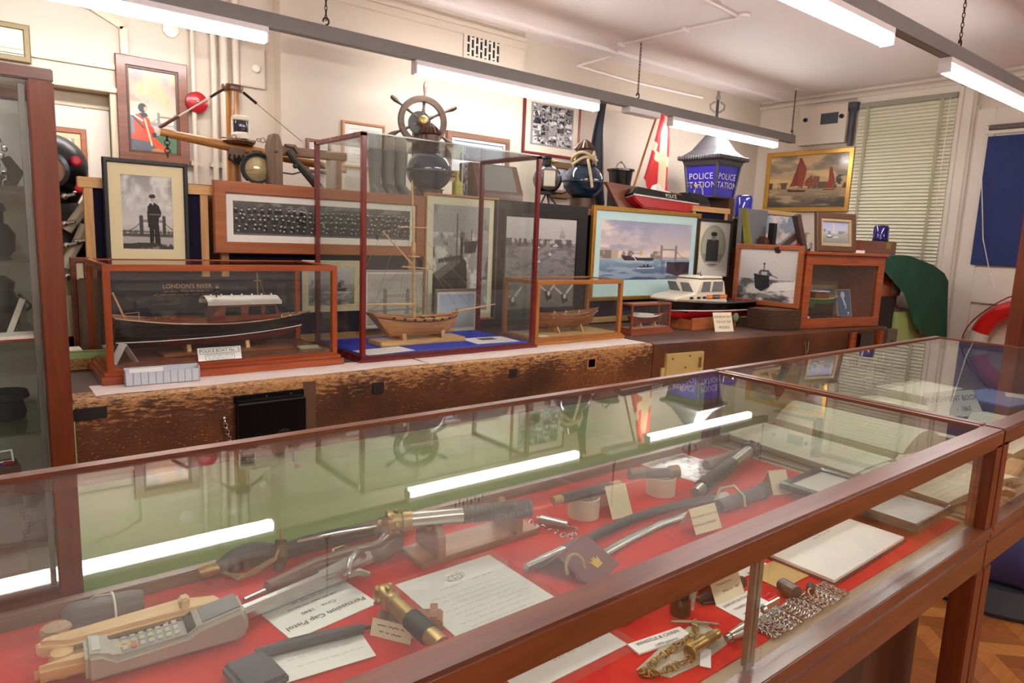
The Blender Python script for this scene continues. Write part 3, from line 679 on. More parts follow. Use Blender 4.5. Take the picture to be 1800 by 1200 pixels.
def p_tower():
    c = Cv(190, 140); c.grad(.38,1,(236,216,204),(176,180,204)); c.mott(c.band(.42,1),(246,232,216),3,.40,.16,.9,seed=4); c.mott(c.band(.5,1)*np.clip((.75-c.u)*2,0,1),(150,156,188),4,.52,.14,.7,seed=9)
    c.grad(0,.36,(72,92,128),(150,178,196)); c.mott(c.band(0,.36),(196,214,222),12,.55,.1,.6,sx=.35,seed=6); c.mott(c.band(.36,.5)*(c.u<.66),(140,122,112),11,.45,.08,.95,sy=.3,seed=2); c.rect(.12,.36,.18,.50,(196,180,160))
    c.poly([(.22,.42),(.25,.335),(.56,.335),(.58,.385)],(66,56,66)); c.poly([(.32,.39),(.54,.385),(.52,.47),(.45,.43),(.36,.45)],(236,228,220)); c.line([(.33,.44),(.38,.335)],.006,(240,236,230)); c.rect(.41,.43,.44,.5,(214,180,90))
    bridge(c,.655,.825,.335,.62,(150,140,134)); c.rect(.66,.1,.7,.34,(96,104,124),.5); c.poly([(.73,.31),(1,.32),(1,.0),(.73,.12)],(82,68,74)); c.mott(((c.u>.73)&(c.v<.32)).astype(float),(60,50,58),10,.5,.1,.7,sy=.3)
    c.poly([(.41,.23),(.43,.20),(.53,.20),(.57,.24)],(48,44,52)); c.line([(.40,.2),(.58,.21)],.008,(232,238,240)); c.ell(.47,.245,.01,.02,(40,38,44)); c.ell(.51,.25,.01,.025,(40,38,44)); c.poly([(.62,0),(1,.12),(1,0)],(120,118,124)); return c.grain(.015)
def p_oval():
    c = Cv(90, 140, (240,236,220)); c.ell(.5,.56,.38,.37,(120,118,104)); c.ell(.5,.565,.365,.36,(188,186,168)); m = np.clip((1-np.sqrt(((c.u-.5)/.365)**2+((c.v-.565)/.36)**2))/.05,0,1)
    c.put(m*c.band(.2,.42),(150,148,132),.8); c.put(m*((abs(c.u-.48)<.19-.25*np.clip(c.v-.62,0,1))&(c.v<.68)&(c.v>.22)),(70,70,66)); c.ell(.5,.72,.07,.06,(150,142,128)); c.ell(.5,.78,.10,.04,(52,52,50)); c.rect(.3,.235,.7,.275,(236,232,222)); c.line([(.34,.255),(.66,.255)],.006,(120,116,110)); return c
def p_launchphoto():
    c = Cv(120, 110, (224,220,214)); c.grad(.4,1,(206,202,198),(226,222,216)); c.mott(c.band(0,.42),(88,86,86),5,.40,.16,.95,sx=.7,seed=1); c.mott(c.band(.0,.3),(60,58,58),12,.5,.1,.5,sx=.4,seed=2)
    c.poly([(.5,.18),(1,.26),(1,.42),(.62,.36)],(236,234,230)); c.poly([(.27,.52),(.31,.24),(.42,.17),(.56,.28),(.54,.49)],(40,38,38)); c.poly([(.34,.52),(.55,.48),(.60,.50),(.52,.60),(.38,.60)],(90,86,86)); c.rect(.40,.50,.50,.56,(190,186,182)); c.line([(.44,.58),(.44,.72)],.007,(50,48,48)); c.ell(.44,.72,.02,.02,(60,56,56))
    c.line([(.53,.52),(.68,.46)],.008,(70,68,68)); c.line([(.3,.18),(.6,.14)],.02,(220,218,214),.7); return c.grain(.03)
def p_colourphoto():
    c = Cv(90, 90); c.grad(.45,1,(196,202,224),(168,178,214)); c.grad(0,.45,(134,138,132),(170,172,164)); c.mott(c.band(.43,.58),(120,126,120),10,.45,.1,.9,sy=.4); c.rect(.05,.5,.13,.66,(130,128,140)); bridge(c,.44,.98,.45,.92,(206,196,176)); c.poly([(.12,.30),(.2,.24),(.42,.25),(.46,.31)],(70,74,82)); c.rect(.2,.30,.34,.36,(232,232,232)); c.line([(.4,.27),(.6,.28)],.02,(236,238,238)); return c.grain(.01)
def p_barge():
    c = Cv(170, 120); c.grad(.38,1,(206,168,112),(150,140,122)); c.mott(c.band(.4,1),(226,190,132),4,.48,.14,.8,sx=.6,seed=3); c.mott(c.band(.5,1),(116,108,98),4,.56,.1,.7,sx=.5,seed=7); c.grad(0,.38,(92,82,74),(170,142,104)); c.mott(c.band(0,.34),(196,172,138),12,.56,.1,.7,sx=.35,seed=5); c.mott(c.band(0,.22),(66,60,58),9,.5,.1,.6,sx=.4,seed=6)
    c.mott(c.band(.36,.48),(78,62,52),14,.44,.08,.9,sy=.3,seed=2); R = (142,56,36)
    c.poly([(.28,.40),(.40,.42),(.45,.36),(.49,.72),(.41,.95),(.38,.95),(.38,.56)],R); c.poly([(.28,.40),(.38,.42),(.38,.9),(.31,.52)],(122,46,32)); c.poly([(.47,.42),(.6,.38),(.56,.62),(.48,.52)],(134,60,42)); c.poly([(.24,.35),(.5,.33),(.48,.30),(.28,.30)],(48,36,34))
    c.poly([(.72,.36),(.83,.36),(.85,.52),(.80,.76),(.77,.74),(.77,.5)],R); c.poly([(.70,.34),(.86,.345),(.84,.32),(.73,.32)],(56,40,38)); c.poly([(.56,.42),(.66,.42),(.66,.58),(.58,.6)],(128,72,52)); c.rect(.86,.42,.95,.58,(176,158,132)); c.mott(((c.u>.86)&(c.u<.95)&(c.v>.4)&(c.v<.6)).astype(float),(70,60,56),20,.52,.06); return c.grain(.03)
def p_sky():
    c = Cv(70, 110); c.grad(0,1,(196,170,160),(120,152,176)); c.mott(c.band(0,1),(232,222,214),3,.42,.16,.95,seed=5); c.rect(0,0,1,.1,(150,124,110)); return c.grain(.015)
def p_diver():
    c = Cv(110, 170); c.grad(.38,1,(232,206,178),(150,138,140)); c.mott(c.band(.45,1),(226,180,144),4,.47,.14,.85,sx=.6,seed=3); c.mott(c.band(.6,1),(196,148,128),5,.54,.1,.8,sx=.5,seed=8); c.mott(c.band(.45,.8),(250,232,196),4,.55,.12,.8,sx=.5,seed=12); c.rect(0,0,1,.22,(70,104,74)); c.grad(.22,.38,(150,150,150),(214,206,190))
    bridge(c,.60,.93,.32,.50,(136,132,132)); c.mott(c.band(.33,.38),(150,140,136),12,.45,.1,.8,sy=.4); O = (206,74,44)
    c.poly([(.02,.42),(.08,.44),(.14,.30),(.12,.12),(.02,.12)],(120,132,142)); c.poly([(.10,.44),(.30,.47),(.42,.40),(.47,.24),(.40,.20),(.12,.20)],O); c.poly([(.30,.36),(.48,.32),(.55,.22),(.48,.18),(.3,.24)],(188,62,38)); c.poly([(.06,.22),(.42,.24),(.62,.14),(.86,.0),(.66,.0),(.4,.1),(.06,.12)],O); c.poly([(.0,.16),(.45,.14),(.6,.0),(0,.0)],(88,90,98)); c.poly([(.72,.06),(.98,.0),(.8,.0)],(70,66,70))
    c.poly([(.22,.47),(.36,.48),(.40,.44),(.28,.41)],(60,60,66)); c.ell(.29,.53,.085,.055,(56,60,66)); c.ell(.345,.52,.03,.03,(206,164,140)); c.line([(.33,.4),(.45,.1)],.01,(210,196,150)); c.line([(.1,.42),(.3,.3)],.012,(60,60,66)); c.ell(.56,.02,.13,.05,(176,126,78)); c.line([(0,.48),(.28,.38)],.01,(200,200,196)); c.rect(.46,.2,.55,.25,(52,56,62)); return c.grain(.02)
def p_collage():
    c = Cv(110, 140, (150,146,146)); rs = np.random.RandomState(6)
    for i in range(5):
        for j in range(6):
            u, v = .06+i*.185, .05+j*.155; a = int(rs.uniform(70,210)); c.rect(u,v,u+.17,v+.14,(a,a-2,a-2)); m = ((c.u>u)&(c.u<u+.17)&(c.v>v)&(c.v<v+.14)).astype(float); c.mott(m,(40,38,40),14,.5,.08,.9,seed=i*7+j); c.mott(m,(236,234,232),16,.6,.06,.9,seed=i*5+j+40)
    return c.grain(.03)
def p_arch():
    c = Cv(70, 90, (204,202,200)); c.grad(0,1,(190,188,186),(216,214,212)); c.mott(c.band(0,.45),(130,128,130),5,.45,.1,.8); c.rect(.55,.15,.95,.5,(140,138,142)); c.poly([(.5,.5),(.72,.6),(1,.5)],(126,124,128)); c.poly([(.85,1),(1,.6),(1,1)],(150,148,150)); return c.grain(.02)
def p_shipphoto():
    c = Cv(80, 80, (200,200,198)); c.grad(0,.4,(130,130,128),(190,190,186)); c.poly([(0,.4),(.75,.36),(.7,.28),(0,.26)],(50,50,52)); c.rect(.1,.4,.5,.5,(90,90,92)); c.line([(.4,.4),(.4,.75)],.012,(60,60,62)); c.line([(0,.8),(.9,.7)],.03,(110,110,112)); return c
def p_blueportrait():
    c = Cv(40, 90, (62,92,128)); c.ell(.45,.8,.16,.13,(206,204,214)); c.line([(.45,.66),(.62,.38)],.03,(196,204,220)); c.ell(.62,.3,.06,.04,(190,200,214)); c.ell(.8,.1,.08,.05,(210,210,220)); return c.grain(.02)
def p_sea():
    c = Cv(90, 60); c.grad(.5,1,(214,222,236),(180,198,226)); c.grad(0,.5,(176,180,178),(214,222,236)); return c
def p_print():
    c = Cv(80, 60, (222,220,222)); c.mott(c.band(.05,.92),(168,120,124),5,.52,.08,.9,sx=.6); c.mott(c.band(.05,.92),(110,116,140),6,.58,.06,.8,seed=3); c.mott(c.band(.05,.92),(246,246,246),7,.56,.05,1,seed=9); return c

# ------------------------------------------------------------------ frames
def framed(name, label, cat, w, h, loc, rz=0.0, lean=0.0, fw=.03, depth=.025, fm=None, mount=0.0, mm=None, cv=None, group=None, mb_extra=0.0, inner=None, rollz=0.0, bev=.004, pname='picture'):
    t = thing(name, label, cat, loc, 0, group, rot=(-lean, rollz, rz))
    mb = MB(); mb.frame(w, h, fw, -depth, 0, bev=bev); mb.build('frame', fm, t, smooth=30)
    mb = MB(); mb.box(-w/2+fw*.5, w/2-fw*.5, -depth*.35, -.001, fw*.5, h-fw*.5); mb.build('backing', mat('backing_board', (112,92,70), .8), t, smooth=0)
    iw, ih = w-2*fw, h-2*fw; yb = -depth*.42
    if mount:
        mb = MB(); b = mount+mb_extra
        mb.frame(iw+.002, ih+.002, mount, yb-.0025, yb+.001, M=T(0,0,fw-.001)) if not mb_extra else mount_ring(mb, iw, ih, mount, b, yb, fw)
        mb.build('mount', mm, t, smooth=0)
        iw -= 2*mount; z0 = fw+b; ih = h-fw-mount-z0
    else: z0 = fw
    if inner:
        mb = MB(); mb.frame(w-2*fw+.002, h-2*fw+.002, inner[0], -depth*.8, yb, M=T(0,0,fw-.001)); mb.build('gilt_slip', inner[1], t, smooth=0)
    if cv is not None: canvas(cv, iw+.002, ih+.002, pname, t, M=T(0, yb, z0-.001))
    return t
def mount_ring(mb, iw, ih, m, b, yb, fw):
    y0 = yb-.0025; z = fw
    mb.box(-iw/2, iw/2, y0, yb+.001, z, z+b); mb.box(-iw/2, iw/2, y0, yb+.001, z+ih-m, z+ih); mb.box(-iw/2, -iw/2+m, y0, yb+.001, z+b, z+ih-m); mb.box(iw/2-m, iw/2, y0, yb+.001, z+b, z+ih-m)
def rect_at(x0, y0, x1, y1, Y):
    """centre-bottom position and size on the plane y=Y of the picture whose corners the photo shows"""
    a, b = PY(x0, y0, Y), PY(x1, y1, Y); return ((a.x+b.x)/2, Y, b.z), b.x-a.x, a.z-b.z
# ================================================================== ON THE BENCH
oakm = wood('oak', (150,92,40), (188,124,62), 'X', 5, .35, .2)
oakz = wood('oak_upright', (150,92,40), (186,122,62), 'Z', 5, .35, .2)
pine = wood('pine', (196,146,88), (222,176,116), 'X', 4, .45, .1)
pinez = wood('pine_upright', (192,142,84), (220,174,114), 'Z', 4, .45, .1)
redw = wood('red_mahogany', (92,22,22), (128,38,34), 'X', 5, .25, .4)
redwz = wood('red_mahogany_upright', (92,22,22), (130,40,36), 'Z', 5, .25, .4)
orangew = wood('polished_case_wood', (138,58,24), (172,84,40), 'X', 5, .25, .4)
orangewz = wood('polished_case_upright', (138,58,24), (170,82,40), 'Z', 5, .25, .4)
hullwood = wood('hull_planking', (172,112,58), (214,158,98), 'X', 9, .4, .15)
lightwood = wood('light_model_wood', (196,152,92), (224,184,124), 'X', 6, .45, .1)
black_gl = mat('black_gloss', (14,14,15), .22, var=.1, coat=.3)
black_mt = mat('black_matt', (24,23,23), .6, var=.1)
white_m = mat('white_enamel', (238,234,226), .35, var=.02)
paper = mat('paper', (240,236,222), .8, var=.02, spec=.2)
paperw = mat('white_card', (246,244,240), .75, var=.01, spec=.2)
papery = mat('cream_card', (238,228,196), .75, var=.02, spec=.2)
ink = mat('ink', (42,40,42), .8, spec=.1)
inkg = mat('grey_ink', (120,116,112), .8, spec=.1)
goldink = mat('gold_lettering', (206,160,104), .5)
navy = mat('navy_felt', (32,30,50), .9, var=.08, vs=20, spec=.1)
bluecloth = mat('royal_blue_cloth', (40,66,190), .9, var=.1, vs=30, spec=.1)
brass = mat('brass', (182,156,108), .35, metal=.85, var=.12)
silver = mat('silver', (200,198,192), .22, metal=.95, var=.08)
redp = mat('red_hull_paint', (178,26,36), .3, var=.05)
thread = mat('rigging_thread', (150,132,104), .8)
def vitrine(name, label, x0, x1, y0, y1, z1, fr, base_h, out, wm, wmz, floor, front_rail=True, group='model cases on the bench', rz=0.0):
    w, d, h = x1-x0, y1-y0, z1-ZB; t = thing(name, label, 'display case', ((x0+x1)/2, y0, ZB), rz, group)
    mb = MB(); mb.box(-w/2-out, w/2+out, -out, d+out, 0, base_h*.55); mb.box(-w/2-out*.5, w/2+out*.5, -out*.5, d+out*.5, base_h*.55, base_h*.8); mb.box(-w/2, w/2, 0, d, base_h*.8, base_h); mb.build('base', wm, t, bevel=.002)
    mb = MB(); mb.box(-w/2+fr, w/2-fr, fr, d-fr, base_h, base_h+.003); mb.build('floor_panel', floor, t, smooth=0)
    for xa in (-w/2, w/2-fr):
        for ya in (0, d-fr): mb = MB(); mb.box(xa, xa+fr, ya, ya+fr, base_h, h-(fr if front_rail else .004)); mb.build('post', wmz, t, bevel=.0015)
    if front_rail: mb = MB(); mb.frame(w, d, fr, -fr, 0, M=T(0,0,h) @ RX(-PI/2) @ S(1,1,-1) @ T(0,0,0)); mb.M = Matrix.Identity(4); fix_top(mb, w, d, h, fr); mb.build('top_frame', wm, t, bevel=.0015)
    else:
        for xa in (-w/2, w/2-fr): mb = MB(); mb.box(xa, xa+fr, 0, d, h-fr*.9, h); mb.build('side_rail', wm, t, bevel=.0015)
        mb = MB(); mb.box(-w/2+fr, w/2-fr, 0, .006, h-.006, h); mb.build('front_edge', glass_edge, t, smooth=0)
        mb = MB(); mb.box(-w/2+fr, w/2-fr, d-.006, d, h-.006, h); mb.build('back_edge', glass_edge, t, smooth=0)
    k = fr*.4
    mb = MB(); mb.box(-w/2+fr*.8, w/2-fr*.8, k, k+.004, base_h, h-.008); mb.build('front_pane', pane_d, t, smooth=0)
    mb = MB(); mb.box(-w/2+fr*.8, w/2-fr*.8, d-k-.004, d-k, base_h, h-.008); mb.build('back_pane', pane_d, t, smooth=0)
    for xa in (-w/2+k, w/2-k-.004): mb = MB(); mb.box(xa, xa+.004, fr*.8, d-fr*.8, base_h, h-.008); mb.build('side_pane', pane_d, t, smooth=0)
    mb = MB(); mb.box(-w/2+fr*.8, w/2-fr*.8, fr*.5, d-fr*.5, h-.007, h-.003); mb.build('top_pane', pane_d, t, smooth=0)
    return t
def fix_top(mb, w, d, h, fr):
    mb.v = []; mb.f = []; mb.mi = []
    mb.box(-w/2, w/2, 0, fr, h-fr, h); mb.box(-w/2, w/2, d-fr, d, h-fr, h); mb.box(-w/2, -w/2+fr, fr, d-fr, h-fr, h); mb.box(w/2-fr, w/2, fr, d-fr, h-fr, h)
def scrib(mb, x0, x1, y, h, seed=0, m=1, M=None, wd=.0007, z=.0008):
    rg = random.Random(seed); x = x0
    while x < x1:
        L = rg.uniform(2, 6)*h; xe = min(x+L, x1); n = max(3, int((xe-x)/(h*.35))); pts = [(x+(xe-x)*i/n, y+rg.uniform(-.5,.5)*h) for i in range(n+1)]
        for (a, b), (c, d) in zip(pts[:-1], pts[1:]): mb.add([(a,b-wd,z),(c,d-wd,z),(c,d+wd,z),(a,b+wd,z)], [(0,1,2,3)], M, m)
        x = xe+h*1.2
def card(name, label, cat, w, h, loc, rot, lines=(), scr=(), m=None, thick=.0012, group=None, shear=0.0, border=None, inkm=None):
    """a flat card: local x,y plane, centred, printed side up (+z)"""
    mb = MB(); mb.box(-w/2, w/2, -h/2, h/2, -thick, 0, m=0)
    for s, sz, x, y in lines: mb.text(s, sz, T(x,y,.0008), 1, shear=shear)
    for i, (x0, x1, y, hh) in enumerate(scr): scrib(mb, x0, x1, y, hh, i+len(name), 1)
    if border:
        for (a, b, c, d) in border:
            for q in ((a,b,c,b),(a,d,c,d),(a,b,a,d),(c,b,c,d)): mb.box(q[0]-.0006, q[2]+.0006, q[1]-.0006, q[3]+.0006, 0, .0006, m=1)
    o = mb.build(name, [m or paperw, inkm or ink], smooth=0, recalc=False); put(o, loc, rot=rot); return tag(o, label, cat, group)
def tent(name, label, w, h, loc, rz, ang=62, lines=(), m=None, scr=(), group='caption cards', shear=0.0):
    """folded card standing like a tent, face to -y"""
    mb = MB(); a = math.radians(ang); c = h*math.cos(a); s = h*math.sin(a); F = T(0,-c,0) @ RX(a)
    mb.box(-w/2, w/2, 0, h, -.001, 0, F); mb.box(-w/2, w/2, 0, h, 0, .001, T(0,c,0) @ RX(PI-a) )
    for t_, sz, x, y in lines: mb.text(t_, sz, F @ T(x,y,.0009), 1, shear=shear)
    for i, (x0, x1, y, hh) in enumerate(scr): scrib(mb, x0, x1, y, hh, i, 1, F)
    o = mb.build(name, [m or paperw, ink], smooth=0, recalc=False); put(o, loc, rz); return tag(o, label, 'card', group)
# ---- hulls
def hull_fn(L, B, deck, keel, tm=.45, ws=.7, p=2.0, rake=.08, pf=.55, pz=1.7, srake=0.0):
    def b(t): return B*(1-((t-tm)/(1-tm))**p) if t > tm else B*(1-(1-ws)*((tm-t)/tm)**2)
    def pt(t, a):
        s = abs(a); zd, zk = deck(t), keel(t); z = zk+(zd-zk)*s**pz; f = (z-zk)/max(zd-zk, 1e-6)
        return (L*t-rake*L*(1-f)*t**6+srake*L*(1-f)*(1-t)**6, math.copysign(max(b(t),.0006)*s**pf, a) if s > 0 else 0.0, z)
    return b, pt
def hull(t, L, B, deck, keel, wl, mats, bul=.006, deckm=None, n=36, k=14, name='hull', **kw):
    b, pt = hull_fn(L, B, deck, keel, **kw); mb = MB(); secs = [[pt(i/n, -1+2*j/k) for j in range(k+1)] for i in range(n+1)]
    mb.loft(secs, caps=False); mb.add([secs[0][j] for j in range(k+1)], [tuple(range(k+1))])
    if wl is not None:
        for i, f in enumerate(mb.f):
            c = sum((Vector(mb.v[q]) for q in f), Vector())/len(f); w_ = wl(c.x/L) if callable(wl) else wl
            mb.mi[i] = 1 if c.z < w_ else 0
    h = mb.build(name, mats, t, smooth=50)
    mb = MB(); mb.loft([[(pt(i/n,-1)[0], pt(i/n,-1)[1]*.97, deck(i/n)-bul), (pt(i/n,1)[0], 0, deck(i/n)-bul+.004*B/.1), (pt(i/n,1)[0], pt(i/n,1)[1]*.97, deck(i/n)-bul)] for i in range(n+1)], caps=False)
    mb.build('deck', deckm, t, smooth=50)
    mb = MB()
    for s in (-1, 1): mb.tube([tuple(Vector(pt(i/n, s))) for i in range(n+1)], B*.03, 6)
    mb.build('rail', mats[0] if len(mats) == 1 else deckm, t)
    return b, pt

# ---- case 1: the police launch
launch_case = vitrine('model_case', 'long low polished wood and glass case holding the dark launch model', .375, 1.262, 2.80, 3.25, 1.235, .024, .055, .022, orangew, orangewz, wood('case_floor', (104,56,34), (134,80,52), 'X', 5))
t = thing('model_boat', 'dark-hulled model launch with mahogany cabin and white roof in the long case', 'model boat', (.43, 3.02, ZB+.0583), 0, 'ship models on the bench')
Lb = .80; zb = -.0583
dk = lambda q: .186+.13*(q-.52)**2+zb; kl = lambda q: .094+zb+.10*max(0,q-.6)**2*2+.10*max(0,.25-q)
hull(t, Lb, .098, dk, kl, lambda q: .126+zb+.03*q*q, [black_gl, mat('antifoul_red', (120,52,48), .4)], .004, wood('launch_deck', (160,108,72), (196,146,104), 'X', 8), tm=.4, ws=.72, rake=.10, pf=.5)
mb = MB(); mb.tube([(Lb*q-.02*q**6, -s*.098*1.0*max(.02,(1-((q-.4)/.6)**2 if q > .4 else 1-.28*((.4-q)/.4)**2))*.90, .126+zb+.03*q*q) for s in (1,) for q in [i/24 for i in range(24)]], .0022, 5); mb.build('boot_line', white_m, t)
cabw = wood('launch_cabin', (92,44,24), (128,66,36), 'X', 7, .3, .3); winm = mat('cabin_glass', (34,40,46), .08)
x0, x1 = .37, .63; zc = .186+zb
mb = MB(); mb.prism([(x0-.03,zc),(x1+.012,zc+.012),(x1-.012,zc+.075),(x0+.02,zc+.085)], -.064, .064, RX(PI/2)); mb.build('cabin', cabw, t, bevel=.003)
for a, b_, sh in ((x0+.03,x0+.10,0),(x0+.125,x0+.185,0),(x0+.195,x0+.250,.006)):
    mb = MB(); mb.prism([(a,zc+.028),(b_,zc+.028),(b_-sh,zc+.068),(a+.006,zc+.068)], -.0655, .0655, RX(PI/2)); w_ = mb.build('window', winm, t, bevel=.002)
mb = MB(); mb.grid(lambda u, v: (x0-.035+(x1-x0+.045)*u, -.072+.144*v, zc+.088+.022*math.sin(PI*v)-.004*u), 8, 12); mb.box(x0-.035, x1+.01, -.072, -.066, zc+.074, zc+.09); mb.box(x0-.035, x1+.01, .066, .072, zc+.074, zc+.09); r_ = mb.build('roof', white_m, t, smooth=40)
for i in range(7): mb = MB(); mb.cyl((x0-.01+i*.042, -.02, zc+.10), (x0-.01+i*.042, -.02, zc+.116), .004, seg=8); mb.build('ventilator', white_m, r_)
mb = MB(); mb.cyl((x0+.01,-.03,zc+.10),(x0+.01,-.03,zc+.125),.003); mb.lathe([(.0,-.01),(.016,-.008),(.018,.006),(.0,.012)], 16, T(x0+.01,-.03,zc+.142) @ RY(PI/2)); mb.build('spotlight', black_gl, t)
mb = MB(); mb.tube([(x1-.07,0,zc+.1),(x1-.072,0,zc+.205)],.0025,6); mb.tube([(x1-.085,0,zc+.17),(x1-.05,0,zc+.17)],.0016,5); mb.tube([(x1-.072,0,zc+.2),(x1-.04,0,zc+.11)],.0008,4); mb.build('mast', brass, t)
mb = MB(); mb.tube([(.045,0,.205+zb),(.005,0,.315+zb)],.004,8); mb.tube([(.04,-.03,.205+zb),(.04,-.03,.235+zb),(.085,-.05,.24+zb),(.085,-.05,.205+zb)],.002,5); mb.build('ensign_staff', lightwood, t)
mb = MB(); mb.box(.085,.335,-.058,-.05,.18+zb,.208+zb); mb.box(.085,.335,.05,.058,.18+zb,.208+zb); mb.box(.085,.093,-.05,.05,.18+zb,.206+zb); mb.build('coaming', cabw, t, bevel=.001)
mb = MB()
for i in range(26): mb.tube([(.13+.004*i+random.uniform(-.02,.02), random.uniform(-.03,.03), .2+zb+random.uniform(0,.012)) for _ in range(4)], .0016, 5)
mb.build('coiled_rope', mat('tan_rope', (164,96,52), .8), t)
for xx in (.66,.70,.73): mb = MB(); mb.lathe([(.008,0),(.004,.006),(.004,.014),(.008,.02)], 10, T(xx,-.01,.196+zb)); mb.build('bollard', silver, t)
mb = MB(); mb.box(.16, .68, -.09, .09, 0, .014); mb.build('stand_board', wood('stand_wood', (120,66,40), (152,92,58), 'X', 6), t, bevel=.003)
for xx in (.265,.5): mb = MB(); mb.prism([(-.05,0),(.05,0),(.035,.05),(.012,.034),(-.012,.034),(-.035,.05)], -.008, .008, T(xx,0,.014) @ RZ(PI/2) @ RX(PI/2) @ S(1,.82,1)); mb.build('cradle', lightwood, t, bevel=.001)
tent('tent_card', 'blank folded white card like a tent in the left corner of the launch case', .05, .085, (.445, 2.90, ZB+.0585), math.radians(-70), 60, m=paperw)
card('caption_card', 'white printed caption card leaning in front of the launch model', 'card', .165, .052, (.77, 2.815, ZB+.083), (math.radians(72),0,0), [('POLICE BOAT No. 1', .017, 0, .012)], [(-.05,.05,-.009,.004),(-.045,.045,-.018,.003)], border=[(-.076,.002,.076,.022),(-.055,-.024,.055,-.003)], group='caption cards')
mb = MB(); mb.box(-.05,.05,-.025,.025,0,.006); mb.box(-.044,.044,-.02,.02,.006,.0075,m=1); o = mb.build('plaque', [brass, mat('green_plate', (150,158,112), .5)], smooth=0, recalc=False); put(o, (1.17, 2.90, ZB+.062), rot=(math.radians(12),0,0)); tag(o, 'small olive and brass plaque in the right corner of the launch case', 'plaque')
# the grey leaflet trough in front
t = thing('leaflet_trough', 'pale grey ribbed plastic trough on the bench in front of the launch case', 'trough', (.545, 2.722, ZB), math.radians(-2)); gp = mat('pale_grey_plastic', (196,202,210), .45, var=.02)
mb = MB(); w_, d_, h_ = .248, .045, .05
mb.box(-w_/2,w_/2,0,.003,0.004,h_); mb.box(-w_/2,w_/2,d_-.003,d_,0.004,h_+.012); mb.box(-w_/2,-w_/2+.003,.003,d_-.003,0.004,h_+.008); mb.box(w_/2-.003,w_/2,.003,d_-.003,0.004,h_+.008); mb.box(-w_/2,w_/2,.003,d_-.003,.004,.008); mb.build('tray', gp, t, smooth=0)
mb = MB()
for i in range(11): mb.box(-w_/2+.0245*i-.0008, -w_/2+.0245*i+.0008, -.0012, 0, .004, h_)
for i in range(48): mb.box(-w_/2+.0052*i, -w_/2+.0052*i+.0026, -.001, .002, 0, .004)
mb.build('ribs', mat('grey_seam', (120,126,136), .5), t, smooth=0)
mb = MB(); mb.box(-.11,.0,.012,.014,.01,h_+.012); mb.build('leaflets', paperw, t, smooth=0)
# paper runners on the bench top
for k, (x0, x1, y0, y1, sl) in enumerate(((.315, 1.62, 2.625, 2.80, sl1), (1.63, 3.12, 2.61, 2.80, sl1))):
    mb = MB(); mb.grid(lambda u, v: (x0+(x1-x0)*u, y0+(y1-y0)*v+.004*math.sin(u*17), ZB+.0012+.0006*math.sin(u*40+v*3)), 40, 4)
    o = mb.build('paper_runner', mat('printed_runner', (232,222,214), .75, c2=(196,170,160), vs=14, stretch=(1,8,1)), smooth=50); tag(o, ('pale printed paper strip along the bench edge under the launch case','pale printed paper strip along the bench edge under the sloop and oak cases')[k], 'paper', 'paper runners on the bench')
# ---- case 2: the tall case with the sloop
sloop_case = vitrine('model_case', 'tall red mahogany and glass case holding the rigged sloop model', 1.365, 2.385, 2.775, 3.30, 1.812, .022, .026, .014, redw, redwz, bluecloth, front_rail=False)
t = thing('model_ship', 'plain wooden sloop model with bare mast and long bowsprit in the tall case', 'model ship', (1.53, 3.03, ZB+.0293), 0, 'ship models on the bench')
Lb = .53; z0 = -.029
dk = lambda q: .158+z0+.09*(q-.62)**2+(.02 if q > .97 else 0); kl = lambda q: .068+z0+.085*max(0,q-.72)**1.6*3.2-.0+.0*q
b_, pt_ = hull(t, Lb, .088, dk, kl, None, [hullwood], .016, lightwood, tm=.52, ws=.55, p=2.4, rake=.05, pf=.5, pz=1.9, srake=.20)
mb = MB(); mb.prism([(.13,.066+z0),(.50,.075+z0),(.50,.085+z0),(.13,.10+z0),(.09,.15+z0),(.075,.15+z0)], -.003, .003, RX(PI/2)); mb.build('keel', hullwood, t, bevel=.001)
mb = MB()
for s in (-1, 1): mb.tube([(pt_(i/24, s*.93)[0], pt_(i/24, s*.93)[1]*1.01, pt_(i/24, s*.93)[2]) for i in range(25)], .0026, 5)
mb.build('wale', mat('dark_wale', (70,46,30), .5), t)
for i in range(7):
    x = .10+i*.055; q = x/Lb; yy = b_(q)
    mb = MB(); mb.cbox(.012,.008,.010,T(x,-yy+.001,dk(q)-.004)); mb.build('gun_port', black_mt, t)
mx = .255; rz_ = math.radians(2)
def spar(nm, a, b, r1, r2): mb = MB(); mb.cyl(a, b, r1, r2, 10); return mb.build(nm, lightwood, t)
mz = .13+z0; spar('lower_mast', (mx,0,mz), (mx-.012,0,.55+z0), .0085, .007); spar('topmast', (mx-.006,0,.47+z0), (mx-.026,0,.845+z0), .006, .0035)
mb = MB(); mb.cbox(.05,.045,.006,T(mx-.01,0,.47+z0)); mb.cbox(.016,.02,.05,T(mx-.012,0,.515+z0)); mb.build('crosstrees', lightwood, t, bevel=.001)
spar('boom', (mx+.01,0,.228+z0), (-.125,0,.236+z0), .006, .004); spar('gaff', (mx-.006,0,.42+z0), (.07,0,.59+z0), .005, .003); spar('bowsprit', (Lb-.04,0,.178+z0), (.775,0,.212+z0), .006, .003)
spar('topsail_yard', (mx-.10,0,.614+z0), (mx+.07,0,.616+z0), .003, .0025); spar('lower_yard', (mx-.085,-.02,.42+z0), (mx+.12,.02,.405+z0), .0035, .003)
mb = MB(); mb.grid(lambda u, v: (.045-.02*u, .004*math.sin(u*5), .575+z0-.03*v+.012*u), 4, 3); mb.build('small_flag', black_mt, t)
mb = MB(); M_ = (mx-.02,0,.60+z0)
